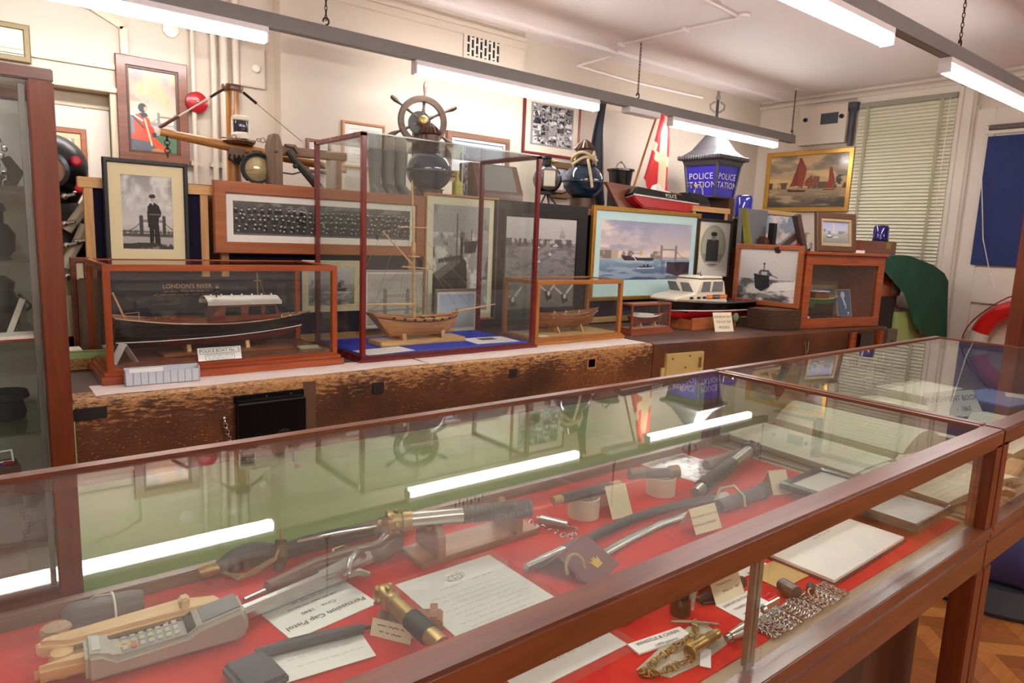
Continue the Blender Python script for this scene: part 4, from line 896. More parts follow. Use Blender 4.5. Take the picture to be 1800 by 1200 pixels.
for a, b in (((mx-.014,0,.55+z0),(Lb,0,.19+z0)),((mx-.02,0,.62+z0),(.72,0,.205+z0)),((mx-.026,0,.83+z0),(.775,0,.212+z0)),((mx-.014,0,.5+z0),(.62,0,.195+z0)),((.07,0,.59+z0),(-.11,0,.236+z0)),((.07,0,.59+z0),(mx-.02,0,.62+z0)),((mx-.024,0,.8+z0),(.0,-.03,.19+z0))): mb.tube([a, b], .0009, 4)
for s in (-1, 1):
    for x in (mx-.045,mx-.02,mx+.01,mx+.035): mb.tube([(mx-.012,0,.52+z0),(x,s*.082,.155+z0)], .0008, 4)
    mb.tube([(mx-.02,0,.66+z0),(mx-.06,s*.075,.16+z0)], .0007, 4); mb.tube([(mx-.085,-.02,.42+z0),(.0,s*.05,.2+z0)], .0006, 4)
mb.build('rigging', thread, t)
for x, y in ((.10,-.03),(.10,.03),(.17,-.045),(.17,.045),(.34,-.05),(.34,.05),(.40,-.04),(.40,.04)): mb = MB(); mb.cyl((x,y*.8,.146+z0),(x,y*1.7,.15+z0),.0045,.003,8); mb.build('cannon', black_mt, t)
mb = MB(); mb.box(.03,.53,-.075,.075,0,.024); mb.build('stand_board', lightwood, t, bevel=.004)
for xx in (.17,.40): mb = MB(); mb.prism([(-.06,0),(.06,0),(.045,.055),(.012,.03),(-.012,.03),(-.045,.055)], -.012, .012, T(xx,0,.024) @ RZ(PI/2) @ RX(PI/2)); mb.build('cradle', wood('cradle_wood', (150,104,56), (184,136,84), 'Z', 5), t, bevel=.001)
card('information_sheet', 'white typed sheet on the blue cloth left of the sloop', 'paper', .26, .14, (1.53, 2.87, ZB+.0305), (0,0,math.radians(6)), (), [(-.1,.1,.05-.018*i,.004) for i in range(6)], m=paperw)
card('information_sheet', 'white sheet with a small dark photo on the blue cloth right of the sloop', 'paper', .27, .19, (2.2, 2.93, ZB+.0305), (0,0,math.radians(-4)), (), [(-.1,.1,-.03-.016*i,.004) for i in range(3)], m=paperw)
mb = MB(); mb.box(-.05,.05,-.03,.03,0,.0006); o = mb.build('printed_photo', mat('dark_print', (70,66,66), .6, var=.5, vs=60), bpy.data.objects['information_sheet.001'], smooth=0); o.location = (0,.03,.0004)

# ---- case 3: oak case with open boat
oak_case = vitrine('model_case', 'light oak and glass case holding an open wooden boat model', 2.425, 3.115, 2.815, 3.12, 1.158, .024, .038, .02, oakm, oakz, mat('tan_floor', (196,160,104), .8, var=.08))
t = thing('model_boat', 'open clinker boat model of brown wood in the oak case', 'model boat', (2.52, 2.96, ZB+.0413), 0, 'ship models on the bench')
dk = lambda q: .105+.10*(q-.45)**2+.0; kl = lambda q: .03+.06*max(0,q-.8)**1.5*4+.03*max(0,.2-q)*2
b_, pt_ = hull(t, .54, .075, dk, kl, None, [wood('clinker', (122,70,36), (158,98,56), 'X', 9, .4, .15)], .02, lightwood, tm=.5, ws=.4, p=2.2, rake=.10, srake=.06)
for i in range(4): mb = MB(); x = .12+.09*i; mb.box(x-.008,x+.008,-b_(x/.54)*.95,b_(x/.54)*.95,.094,.098); mb.build('thwart', lightwood, t)
for x in (.13,.22,.33): mb = MB(); mb.tube([(x,-.04,.1),(x+.012,-.03,.128),(x+.03,-.03,.12)],.0025,6); mb.build('tholepin', lightwood, t)
for xx in (.17,.36): mb = MB(); mb.prism([(-.06,0),(.06,0),(.03,.045),(0,.025),(-.03,.045)], -.004, .004, T(xx,0,0) @ RZ(PI/2) @ RX(PI/2)); mb.build('cradle', lightwood, t)
card('paper_slip', 'small white slip lying in the front left corner of the oak case', 'paper', .07, .035, (2.52, 2.86, ZB+.0425), (0,0,.2), m=paperw)
# ---- case 4: small case with whaler
small_case = vitrine('model_case', 'small reddish wood and glass case holding a white-decked boat', 3.26, 3.645, 2.86, 2.965, 1.000, .013, .04, .018, wood('small_case_wood', (134,66,40), (164,92,60), 'X', 5), wood('small_case_upright', (134,66,40), (164,92,60), 'Z', 5), mat('pink_floor', (190,150,132), .8))
t = thing('model_boat', 'little brown boat model with white cover in the small case', 'model boat', (3.285, 2.913, ZB+.0433), 0, 'ship models on the bench')
dk = lambda q: .062+.06*(q-.5)**2; kl = lambda q: .022+.1*max(0,q-.8)**1.5+.1*max(0,.2-q)**1.5
hull(t, .34, .042, dk, kl, None, [wood('whaler_wood', (120,60,40), (150,84,58), 'X', 9)], .004, white_m, tm=.5, ws=.25, p=2.0, rake=.06, srake=.06)
mb = MB(); mb.prism([(.05,.06),(.24,.056),(.22,.084),(.07,.092)], -.03, .03, RX(PI/2)); mb.build('cover', white_m, t, bevel=.006)
for xx in (.10,.24): mb = MB(); mb.prism([(-.035,0),(.035,0),(.02,.03),(0,.02),(-.02,.03)], -.003, .003, T(xx,0,0) @ RZ(PI/2) @ RX(PI/2)); mb.build('cradle', lightwood, t)

# ---- the police boat model on its cradle
t = thing('model_boat', 'large black, red and white police boat model on a wooden cradle', 'model boat', (4.665, 2.985, ZB), PI+math.radians(0), 'ship models on the bench')
Lb = 1.0; dk = lambda q: .178+.055*max(0,q-.35)**1.6; kl = lambda q: .052+.10*max(0,q-.72)**1.5*3.0
hull(t, Lb, .14, dk, kl, lambda q: .112+.02*q, [black_gl, redp], .012, mat('grey_deck', (70,72,76), .6), tm=.4, ws=.86, p=2.2, rake=.07, pf=.45, pz=1.5)
mb = MB(); b_, pt_ = hull_fn(Lb, .14, dk, kl, tm=.4, ws=.86, p=2.2, rake=.07, pf=.45, pz=1.5)
def at_h(q, zz):
    f = max(0.0, (zz-kl(q))/(dk(q)-kl(q))); a = f**(1/1.5); return pt_(q, a)
for s in (-1, 1): mb.tube([(at_h(i/30,.114+.02*i/30)[0], s*at_h(i/30,.114+.02*i/30)[1]*1.005, .114+.02*i/30) for i in range(29)], .004, 5)
mb.build('boot_line', white_m, t)
C = mat('cream_white', (236,228,208), .4, var=.02); gw = mat('model_glazing', (120,124,126), .12)
mb = MB(); prof = [(.36,.17),(.98,.205),(.95,.235),(.76,.255),(.70,.345),(.43,.345),(.395,.24)]
mb.prism(prof, -.115, .115, RX(PI/2)); mb.build('wheelhouse', C, t, bevel=.012, bseg=3)
mb = MB(); mb.prism([(.69,.352),(.43,.352),(.44,.366),(.67,.366)], -.105, .105, RX(PI/2)); mb.build('roof', C, t, bevel=.006)
for s in (-1, 1):
    for pl in ([(.45,.262),(.575,.262),(.56,.332),(.45,.332)],[(.60,.262),(.70,.262),(.675,.332),(.595,.332)]): mb = MB(); mb.prism(pl, -.0025, .0025, T(0,s*.1165,0) @ RX(PI/2)); mb.build('side_window', gw, t, bevel=.001)
    for x in (.72,.80,.655): mb = MB(); mb.cbox(.035,.004,.014,T(x,s*.1165,.222)); mb.build('porthole', black_mt, t)
    mb = MB(); mb.box(.39,.63,-.0018,.0018,.212,.220,T(0,s*.1165,0),0); mb.box(.39,.63,-.0018,.0018,.232,.238,T(0,s*.1165,0),0); mb.box(.39,.63,-.0016,.0016,.220,.232,T(0,s*.1165,0),1); mb.box(.48,.56,-.003,.003,.212,.240,T(0,s*.1165,0),2)
    if s == 1: mb.text('POLICE', .02, T(.52,s*.1165+.0036,.226) @ RZ(PI) @ RX(PI/2), 3)
    else: mb.text('POLICE', .02, T(.52,s*.1165-.0036,.226) @ RX(PI/2), 3)
    mb.build('police_stripe', [mat('orange_stripe', (232,98,34), .4), mat('yellow_stripe', (240,170,60), .4), mat('stripe_black', (20,20,24), .4), white_m], t, smooth=0, recalc=False)
for s in (-1, 1): mb = MB(); mb.prism([(.01,0),(.10,0),(.085,.075),(.012,.075)], -.002, .002, T(.758,s*.055,.252) @ RZ(PI/2) @ RX(PI/2+.55) @ T(-.055,.01,0)); mb.build('windscreen', gw, t, bevel=.001)
mb = MB(); mb.tube([(.56,0,.366),(.56,0,.40)],.004,6); mb.tube([(.50,-.06,.366),(.50,-.06,.385)],.01,8); mb.tube([(.62,.05,.366),(.62,.05,.38)],.007,8); mb.build('roof_fittings', silver, t)
mb = MB()
for x in (.02,.12,.22,.31): mb.tube([(x,.14,.18),(x,.14,.215)],.002,5)
mb.tube([(.02,.14,.213),(.31,.14,.213)],.0018,5); mb.build('handrail', silver, t)
cw = wood('cradle_mahogany', (160,86,46), (190,114,66), 'X', 5, .45, .1)
mb = MB(); mb.box(.28,.80,-.14,-.125,0,.085); mb.box(.28,.80,.125,.14,0,.085); mb.box(.28,.295,-.125,.125,0,.07); mb.box(.785,.80,-.125,.125,0,.07); mb.build('cradle', cw, t, bevel=.002)
mb = MB(); mb.sphere((.33,.165,.075), .03, 12, 8, sc=(1.1,.5,1.1)); mb.build('fender_pad', mat('sage_cloth', (120,134,104), .9), t)
card('notice', 'handwritten cream notice asking visitors not to touch, propped before the police boat', 'sign', .165, .135, (4.075, 2.745, ZB+.063), (math.radians(72),0,math.radians(-14)), [('PLEASE DO NOT', .021, 0, .036), ('TOUCH THE', .023, 0, 0), ('MODELS', .025, 0, -.038)], m=papery, shear=.25)
# ================================================================== SCREENS, PICTURES AND CURIOS BEHIND THE BENCH
ZS = 1.58
brownpaint = wood('brown_cupboard', (70,40,24), (96,58,36), 'X', 4, .5, .1)
mb = MB(); mb.box(.62, 5.10, 3.60, 4.45, 0, ZS); o = mb.build('storage_cupboard', brownpaint, bevel=.003); tag(o, 'long brown cupboard behind the screens whose top carries the curios', 'cupboard')
mb = MB(); mb.box(5.11, 5.95, 3.02, 3.44, ZB+.003, 1.36); o = mb.build('low_cupboard', brownpaint, bevel=.003); tag(o, 'lower brown cupboard behind the framed sea photo at the right', 'cupboard')
mb = MB(); mb.box(5.86, 6.22, 4.0, 4.38, 0, 1.84); o = mb.build('lantern_plinth', brownpaint, bevel=.003); tag(o, 'brown plinth that carries the blue police lantern', 'plinth')
def screen(lab, x0, x1, zt, zb=ZB, over=.02, y=3.43):
    t = thing('display_screen', lab, 'screen', ((x0+x1)/2, y, zb), 0, 'navy display screens'); w, h = x1-x0, zt-zb
    mb = MB(); mb.box(-w/2+.03, w/2-.03, .012, .024, .02, h-.04); mb.build('felt_panel', navy, t, smooth=0)
    for s in (-1, 1): mb = MB(); mb.box(s*w/2-(.034 if s > 0 else 0), s*w/2+(0 if s > 0 else .034), 0, .036, 0, h-.044); mb.build('upright', pinez, t, bevel=.002)
    mb = MB(); mb.box(-w/2-over, w/2+over, -.006, .042, h-.044, h); mb.build('top_rail', pine, t, bevel=.002)
    mb = MB(); mb.box(-w/2+.034, w/2-.034, 0, .036, 0, .04); mb.build('bottom_rail', pine, t, bevel=.002)
    return t
A0, A1 = PY(147,330,3.42).x, PY(366,330,3.42).x
screen('navy felt screen in a pine frame behind the officer photograph', A0, A1, 1.568)
screen('navy felt screen in a pine frame behind the long group photograph', PY(388,340,3.42).x, PY(731,350,3.42).x, 1.575)
screen('navy felt screen in a pine frame behind the painting with the pale blue mount', PY(1022,370,3.42).x, PY(1213,365,3.42).x, 1.60)
screen('narrow navy felt screen in a pine frame behind the oval portrait', PY(1222,357,3.42).x, PY(1282,372,3.42).x, 1.69)
blackf = mat('black_frame', (26,25,28), .4, var=.1); goldf = mat('gilt_frame', (196,150,70), .35, metal=.75, var=.12); walnut = wood('walnut_frame', (92,54,30), (124,78,46), 'X', 5, .35, .2)
orangef = wood('teak_frame', (142,76,36), (172,98,52), 'X', 4, .35, .2); thinoak = wood('thin_oak_frame', (160,104,54), (190,134,78), 'X', 5, .4); redf = mat('red_frame', (126,26,30), .3, var=.1); mahf = wood('mahogany_frame', (92,48,28), (126,70,42), 'X', 5, .35)
cm = mat('cream_mount', (226,212,170), .8, var=.02, spec=.2); wm_ = mat('white_mount', (232,228,218), .8, var=.01, spec=.2); bm_ = mat('pale_blue_mount', (200,234,232), .8, var=.01, spec=.2); ivory = mat('ivory_mount', (228,220,190), .8, var=.02, spec=.2)
PG = 'framed pictures along the back of the bench'
def hung(name, lab, x0, y0, x1, y1, Y, **k):
    loc, w, h = rect_at(x0, y0, x1, y1, Y); k.setdefault('group', PG); return framed(name, lab, 'picture', w, h, loc, **k)
loc, w_, h_ = rect_at(178, 275, 334, 470, 3.39)
framed('framed_photograph', 'black-framed photograph of a standing officer in uniform before a towered bridge', 'picture', w_, h_+.02, (loc[0], 3.40, loc[2]-.02), fw=.018, fm=blackf, mount=.048, mm=cm, cv=p_officer(), group=PG, mb_extra=.035)
hung('framed_photograph', 'long wood-framed group photograph with rows of uniformed men', 372, 316, 741, 450, 3.40, fw=.055, depth=.03, fm=orangef, mount=.034, mm=wm_, cv=p_group())
hung('framed_photograph', 'small photo of a steam launch in a cream mount behind the launch case', 530, 457, 632, 545, 3.385, fw=.004, depth=.008, fm=wm_, mount=.03, mm=cm, cv=p_tug(1))
hung('framed_drawing', 'grey drawing of a towered bridge standing behind the sloop', 638, 474, 750, 573, 3.40, fw=.012, depth=.012, fm=mat('grey_frame', (170,166,160), .4), mount=.012, mm=wm_, cv=p_drawing())
hung('framed_photograph', 'tall oak-framed photograph of a dark hull and choppy water', 745, 338, 866, 560, 3.405, fw=.014, fm=thinoak, mount=.048, mm=ivory, cv=p_wreck())
hung('framed_photograph', 'large black-framed photograph of boats on a wide river', 868, 350, 1021, 560, 3.40, fw=.095, depth=.02, fm=blackf, cv=p_river())
hung('framed_sketch', 'pale little picture in a grey wood frame low behind the sloop bow', 763, 508, 838, 582, 3.35, fw=.012, fm=mat('grey_wood_frame', (132,118,96), .5), mount=.02, mm=wm_, cv=p_sea())
hung('framed_painting', 'gilt-framed river painting with a towered bridge and white ship in a pale blue mount', 1040, 360, 1217, 522, 3.395, fw=.030, depth=.03, fm=goldf, mount=.062, mm=bm_, cv=p_tower(), mb_extra=.055)
loc, w_, h_ = rect_at(1224, 383, 1277, 490, 3.39)
framed('oval_portrait', 'dark-framed oval portrait of a man in an ivory mount', 'picture', w_, h_, loc, fw=.022, fm=mat('dark_oak_frame', (52,40,38), .4), cv=p_oval(), group=PG)

# ---------------- curios on the cupboard top
teal = mat('teal_enamel', (16,44,66), .12, coat=.6, var=.1); copper = mat('dull_copper', (92,70,58), .4, metal=.6, var=.2, vs=20); ropem = mat('pale_rope', (206,190,152), .85, var=.12, vs=80)
gun = mat('gunmetal', (70,72,70), .4, metal=.5, var=.15); oldwood = wood('weathered_wood', (98,76,58), (134,108,84), 'Z', 5, .6, 0); oldwoodx = wood('weathered_beam', (98,76,58), (134,108,84), 'X', 5, .6, 0)
def globe_lamp(px, py, Y, r, lab, rope):
    p = PY(px, py, Y); zc = p.z-ZS; t = thing('globe_lamp', lab, 'lamp', (p.x, Y, ZS), .3, 'round enamelled globe lamps')
    mb = MB(); mb.lathe([(r*.62,0),(r*.62,zc-r*.80),(r*.70,zc-r*.78)], 28); mb.build('pedestal', copper, t)
    prof = [(r*math.cos(a), zc+r*.88*math.sin(a)) for a in [-1.15+2.3*i/20 for i in range(21)]]
    mb = MB(); mb.lathe(prof, 36); mb.build('globe', teal, t)
    mb = MB(); mb.lathe([(r*1.0,zc-.004),(r*1.10,zc-.004),(r*1.10,zc+.004),(r*1.0,zc+.004)], 36); mb.build('flange', gun, t)
    zt = zc+r*.8; mb = MB(); mb.lathe([(r*.50,zt),(r*.44,zt+r*.12),(r*.44,zt+r*.72),(r*.52,zt+r*.74),(r*.5,zt+r*.78)], 24); mb.build('chimney', copper, t)
    mb = MB(); n = 32; prof = [(r*.54,zt+r*.78),(r*.34,zt+r*1.04),(r*.10,zt+r*1.24)]; secs = []
    for rr, zz in prof: secs.append([((rr*(1+.07*(-1)**i))*math.cos(2*PI*i/n), (rr*(1+.07*(-1)**i))*math.sin(2*PI*i/n), zz) for i in range(n)])
    mb.loft(secs, closed=True); mb.build('fluted_cap', copper, t, smooth=0)
    if rope:
        mb = MB()
        for k in range(2): mb.tube([(r*(.56+.05*k)*math.cos(a), r*(.56+.05*k)*math.sin(a), zt+.03+.03*k+.025*math.sin(a*2+k)) for a in [2*PI*i/24 for i in range(24)]], .011, 8, True)
        mb.tube([(-r*.6*math.cos(.2*i)-.016*i, -r*.55-.006*i, zt+.03-.002*i*i) for i in range(11)], .010, 8); mb.tube([(-.16*r*5*(1-i/8)*.3, -r*.62, zt+.06+.03*math.sin(i*.8)) for i in range(9)], .010, 8); mb.build('rope', ropem, t)
    return t
globe_lamp(1025, 320, 3.75, .150, 'dark teal globe lamp with copper chimney and a rope round its neck', True)
globe_lamp(754, 301, 3.75, .142, 'dark teal globe lamp with fluted copper cap behind the tall glass case', False)

# the ship's wheel on its post
p = PY(742, 214, 4.2); t = thing('ships_wheel', 'weathered wooden ship steering wheel with brass hub against the chimney breast', 'ship wheel', (p.x, 4.2, ZS), math.radians(-22)); zc = p.z-ZS; R = .150
wheelw = wood('wheel_wood', (76,58,48), (106,84,70), 'X', 6, .5, .05)
mb = MB(); mb.lathe([(R-.022,-.022),(R+.012,-.026),(R+.02,0),(R+.012,.026),(R-.022,.022),(R-.022,-.022)], 48, T(0,-.02,zc) @ RX(PI/2), cap=False); mb.build('rim', wheelw, t)
mb = MB(); mb.lathe([(.0,.06),(.022,.056),(.036,.04),(.036,-.03),(.0,-.03)], 24, T(0,-.02,zc) @ RX(PI/2)); mb.build('hub', brass, t)
for k in range(6):
    a = math.radians(90-4+60*k); M_ = T(0,-.02,zc) @ RY(-a+PI/2); mb = MB()
    mb.lathe([(.009,.03),(.013,.06),(.008,.09),(.011,R-.02)], 12, M_); mb.lathe([(.009,R+.015),(.008,R+.03),(.017,R+.075),(.014,R+.105),(.0,R+.115)], 12, M_); mb.build('spoke', wheelw, t)
mb = MB(); mb.box(-.05,.05,.03,.13,0,zc+.03); mb.cyl((0,.03,zc),(0,-.01,zc),.03,seg=16); mb.build('post', oldwood, t, bevel=.004)
mb = MB(); mb.lathe([(.075,0),(.075,.05)], 24, T(-.02,.02,zc-.01) @ RX(PI/2)); mb.build('drum', gun, t)
# framed pictures on the chimney breast
WG = 'framed pictures on the back wall'
hung('framed_certificate', 'narrow red-brown framed white certificate left on the chimney breast', 537, 243, 580, 306, BY-.002, fw=.02, depth=.02, fm=mahf, cv=None, group=WG, mount=.02, mm=wm_)
hung('framed_certificate', 'thin oak-framed white sheet on the wall left of the ship wheel', 600, 211, 674, 300, BY-.002, fw=.018, depth=.02, fm=thinoak, mount=.03, mm=wm_, group=WG)
for o in [o for o in bpy.data.objects if o.name.startswith('framed_certificate')]:
    w_ = max(v[0] for v in [c.bound_box[6] for c in o.children])*2; hh = max(c.bound_box[6][2] for c in o.children)
    mb = MB(); mb.box(-w_/2+.03, w_/2-.03, -.0075, -.007, .03, hh-.03, m=0)
    M_ = T(0,-.0076,hh/2) @ RX(PI/2)
    for i in range(6): scrib(mb, -w_*.25, w_*.25, hh*.28-i*hh*.1, .006, i, 1, M_, .0012)
    mb.build('certificate', [paperw, inkg], o, smooth=0, recalc=False)
hung('framed_painting', 'brown-framed pale seascape on the wall right of the ship wheel', 783, 229, 890, 320, BY-.002, fw=.045, depth=.035, fm=walnut, cv=p_sea(), group=WG, inner=(.02, mat('grey_slip', (186,180,176), .5)))
hung('framed_photograph', 'red-framed collage of black and white photographs on the back wall', 921, 158, 1015, 282, YB-.002, fw=.022, depth=.02, fm=redf, mount=.06, mm=mat('pale_card_mount', (226,216,196), .8), cv=p_collage(), group=WG)
hung('framed_picture', 'small dark gilt-framed picture on the wall behind the black signal lamp', 966, 283, 1000, 350, YB-.01, fw=.055, depth=.03, fm=mat('dark_gilt', (120,96,62), .5, metal=.3), cv=p_sky(), group=WG)
hung('framed_painting', 'tall mahogany-framed painting of a seated diver in a red suit', 200, 94, 332, 292, YB-.002, fw=.055, depth=.03, fm=mahf, cv=p_diver(), group=WG, inner=(.012, mat('dark_slip', (70,44,32), .4)))

# signal mast with yard
p = PY(408, 150, 3.9); zt = p.z-ZS; t = thing('signal_mast', 'varnished wooden signal mast with a crossed yard and rigging', 'mast', (p.x, 3.9, ZS)); varn = wood('varnished_spar', (160,102,46), (196,140,72), 'Z', 5, .3, .4); varnx = wood('varnished_yard', (160,102,46), (200,144,76), 'X', 5, .3, .4)
mb = MB(); mb.lathe([(.036,0),(.034,zt-.03)], 16); mb.build('pole', varn, t)
mb = MB(); mb.lathe([(.03,zt-.032),(.052,zt-.03),(.056,zt-.01),(.052,zt),(.02,zt+.004)], 16); mb.build('truck', wood('dark_truck', (78,44,24), (110,66,38), 'X'), t)
a = PY(277,233,3.9); b = PY(602,300,3.9); o3 = Vector((p.x,3.9,ZS)); a -= o3; b -= o3; c_ = a+(b-a)*.4
mb = MB(); mb.tube([a, a+(b-a)*.2, c_, a+(b-a)*.7, b], [.019,.024,.027,.024,.018], 12, M=T(0,-.045,0)); mb.build('yard', varnx, t)
mb = MB(); mb.lathe([(.075,0),(.085,.012),(.02,.03)], 20, T(.01,-.06,c_.z+.02)); mb.build('bracket', wood('dark_bracket', (90,52,30), (120,72,44), 'X'), t)
for s, e, l in ((-1, a, 0), (1, PY(525,256,3.9)-o3, 1)):
    d0 = Vector((s*.05,-.02,zt-.03)); e = Vector((e.x,-.045,e.z+.02)); mb = MB(); mb.tube([d0, d0+(e-d0)*.22], .0075, 6); mb.build('turnbuckle', chain_m, t)
    mb = MB(); mb.tube([d0+(e-d0)*.2, e], .0045 if s < 0 else .0025, 6); mb.build('stay', mat('white_stay', (214,206,192), .7) if s < 0 else thread, t)
    if s < 0: mb = MB(); mb.tube([d0+(e-d0)*.72, e], .0085, 8); mb.build('wrapping', mat('brown_leather', (92,54,34), .6), t)
mb = MB()
for k in range(5): mb.ring((a.x+.03, -.06, a.z-.03-.02*k), .012, .003, RX(PI/2) if k % 2 else RY(PI/2), 12, 5)
mb.build('hanging_chain', chain_m, t)
q0 = PY(395,260,3.9)-o3; q1 = PY(424,286,3.9)-o3; mb = MB(); mb.box(q0.x, q1.x, -.075, -.05, q1.z, q0.z); mb.build('plank', oldwoodx, t, bevel=.003)
mb = MB()
for k in range(4): mb.tube([(-.03+.014*k,-.06,c_.z-.02),(-.05+.03*k,-.085,c_.z-.06),(-.02+.02*k,-.09,c_.z-.085),(.01*k,-.07,c_.z-.05)], .006, 6)
mb.tube([(.04,-.06,c_.z-.05),(.14,-.06,c_.z-.10),(.3,-.06,c_.z-.11),(.36,-.05,c_.z-.09)], .004, 6); mb.build('lashing', black_mt, t)
# the small white navigation lantern stands on the bracket
lp = o3+Vector((.02,-.06,c_.z+.048)); t = thing('navigation_light', 'small white navigation lantern with dark lens on the mast bracket', 'lamp', lp); lg = mat('dark_lens', (50,56,66), .06, spec=.9)
mb = MB(); mb.lathe([(.048,0),(.048,.02),(.038,.03),(.038,.034)], 20); mb.build('base', C, t); mb = MB(); mb.lathe([(.034,.034),(.038,.05),(.038,.078),(.034,.092)], 20); mb.build('lens', lg, t)
mb = MB(); mb.lathe([(.04,.092),(.045,.097),(.045,.112),(.03,.12),(.0,.122)], 20); mb.box(-.046,-.038,-.008,.008,.02,.1); mb.box(.038,.046,-.008,.008,.02,.1); mb.build('cap', C, t)
mb = MB()
for k in range(12): mb.ring((-.10+.025*k, -.05-.01*(k % 2), -.008+.01*math.sin(k)), .012, .003, RX(1.0*k), 10, 5)
o = mb.build('shackle_chain', mat('rusty_white_chain', (150,136,116), .6, metal=.3), None); put(o, lp); tag(o, 'weathered chain heaped round the navigation lantern', 'chain')
# searchlight
p = PY(453, 297, 3.72); t = thing('searchlight', 'black-cased round searchlight with pale silvered lens under the yard', 'lamp', (p.x, 3.72, ZS), math.radians(-12)); zc = p.z-ZS; R = .066
mb = MB(); mb.lathe([(R*1.12,0),(R*1.15,.012),(R*1.1,.06),(R*.7,.13),(0,.15)], 28, T(0,0,zc) @ RX(-PI/2)); mb.build('case', black_mt, t)
mb = MB(); mb.lathe([(.0,-.02),(R*.5,-.014),(R,.004),(R*1.02,.012)], 28, T(0,-.002,zc) @ RX(-PI/2)); mb.build('lens', mat('silvered_lens', (206,196,150), .1, metal=.5, var=.3, vs=25), t)
mb = MB(); mb.tube([(R*1.2*math.cos(a), -.01, zc+R*1.2*math.sin(a)) for a in [-.9+i*(PI+1.8)/14 for i in range(15)]], .008, 8); mb.build('hoop', black_mt, t)
mb = MB(); mb.cbox(.05,.03,.02,T(0,.01,zc+R*1.25)); mb.cbox(.04,.05,.04,T(R*1.1,.02,zc-.01)); mb.box(-.06,.06,-.02,.06,0,max(.012,zc-R*1.1)); mb.build('bracket', black_mt, t, bevel=.003)
# weathered timber frame
p = PY(495, 315, 3.68); t = thing('timber_frame', 'weathered timber hoist frame with pointed post and iron brace', 'frame', (p.x-.04, 3.68, ZS)); hp = PY(495,238,3.68).z-ZS
mb = MB(); mb.prism([(-.034,0),(.034,0),(.034,hp-.06),(.016,hp),(-.016,hp),(-.034,hp-.06)], -.04, .04, RX(PI/2)); mb.build('post', oldwood, t, bevel=.003)
mb = MB(); mb.box(.034,.40,-.03,.03,hp-.10,hp-.055); mb.build('beam', oldwoodx, t, bevel=.003); mb = MB(); mb.box(.034,.42,-.035,.035,0,.032); mb.build('sill', oldwoodx, t, bevel=.003)
mb = MB(); mb.tube([(.06,-.04,hp-.08),(.10,-.045,hp-.13),(.24,-.045,.02)], [.016,.018,.026], 8); mb.sphere((.095,-.05,hp-.155),.014,10,6); mb.build('brace', gun, t)
mb = MB(); mb.prism([(0,0),(.05,0),(.08,-.04),(.06,-.045),(.04,-.015),(0,-.012)], -.02, .02, T(.05,-.03,hp-.045) @ RX(PI/2)); mb.build('bracket', oldwood, t, bevel=.002); mb = MB(); mb.box(.30,.37,-.03,.03,.032,hp-.10); mb.build('upright', oldwood, t, bevel=.003)
mb = MB(); mb.cyl((0,-.05,hp-.09),(0,-.038,hp-.09),.006); mb.build('staple', gun, t)
mb = MB(); mb.tube([(0,0,0),(.15,.01,.006),(.32,0,.004),(.55,.01,-.004),(.7,.02,-.006)], .007, 6); o = mb.build('iron_bar', gun); put(o, (PY(462,318,3.6).x, 3.60, ZS+.012)); tag(o, 'thin grey iron bar lying along the cupboard edge before the timber frame', 'bar')
# grey boots
bootm = mat('grey_rubber', (92,92,88), .4, var=.12)
for i, (px, lab) in enumerate(((659,'tall dark grey rubber boot standing behind the tall case corner'),(681,'tall grey rubber boot between its two neighbours'),(703,'tall grey rubber boot nearest the globe lamp'))):
    p = PY(px, 333, 3.70); t = thing('rubber_boot', lab, 'boot', (p.x, 3.70, ZS), .04*i, 'grey boots behind the tall case')
    mb = MB(); secs = []
    for z, rx, ry, oy in ((0,.034,.085,-.045),(.02,.036,.088,-.045),(.05,.034,.07,-.03),(.085,.032,.04,0),(.14,.036,.04,.004),(.21,.042,.046,.004),(.275,.046,.05,.006)): secs.append([(rx*math.cos(2*PI*k/16), oy+ry*math.sin(2*PI*k/16), z) for k in range(16)])
    mb.loft(secs, closed=True); mb.build('upper', bootm, t); mb = MB(); mb.loft([[(.037*math.cos(2*PI*k/16), -.045+.09*math.sin(2*PI*k/16), z) for k in range(16)] for z in (0,.012)], closed=True); mb.build('sole', black_mt, t)
# yellow can
p = PY(800, 333, 3.66); t = thing('oil_can', 'tall yellow printed oil can beside the globe lamp', 'can', (p.x, 3.64, ZS), .2); yl = mat('yellow_tin', (196,184,70), .4, var=.1)
mb = MB(); mb.box(-.03,.03,-.02,.02,0,.135); mb.build('body', yl, t, bevel=.006); mb = MB(); mb.lathe([(.02,.135),(.01,.155),(.008,.18),(.012,.182),(.012,.195)], 12); mb.build('spout', yl, t)
mb = MB(); M_ = T(0,-.0206,.07) @ RX(PI/2)
for i in range(4): scrib(mb, -.022, .022, .03-.02*i, .006, i, 0, M_, .001)
mb.build('printing', ink, t, smooth=0, recalc=False)
p0, p1 = PY(812,286,3.72), PY(832,334,3.72); mb = MB(); o = framed('framed_photograph', 'narrow unframed dark photograph standing behind the yellow can', 'picture', p1.x-p0.x, p0.z-ZS, ((p0.x+p1.x)/2, 3.72, ZS), fw=.004, depth=.008, fm=wm_, cv=p_collage(), group=PG)
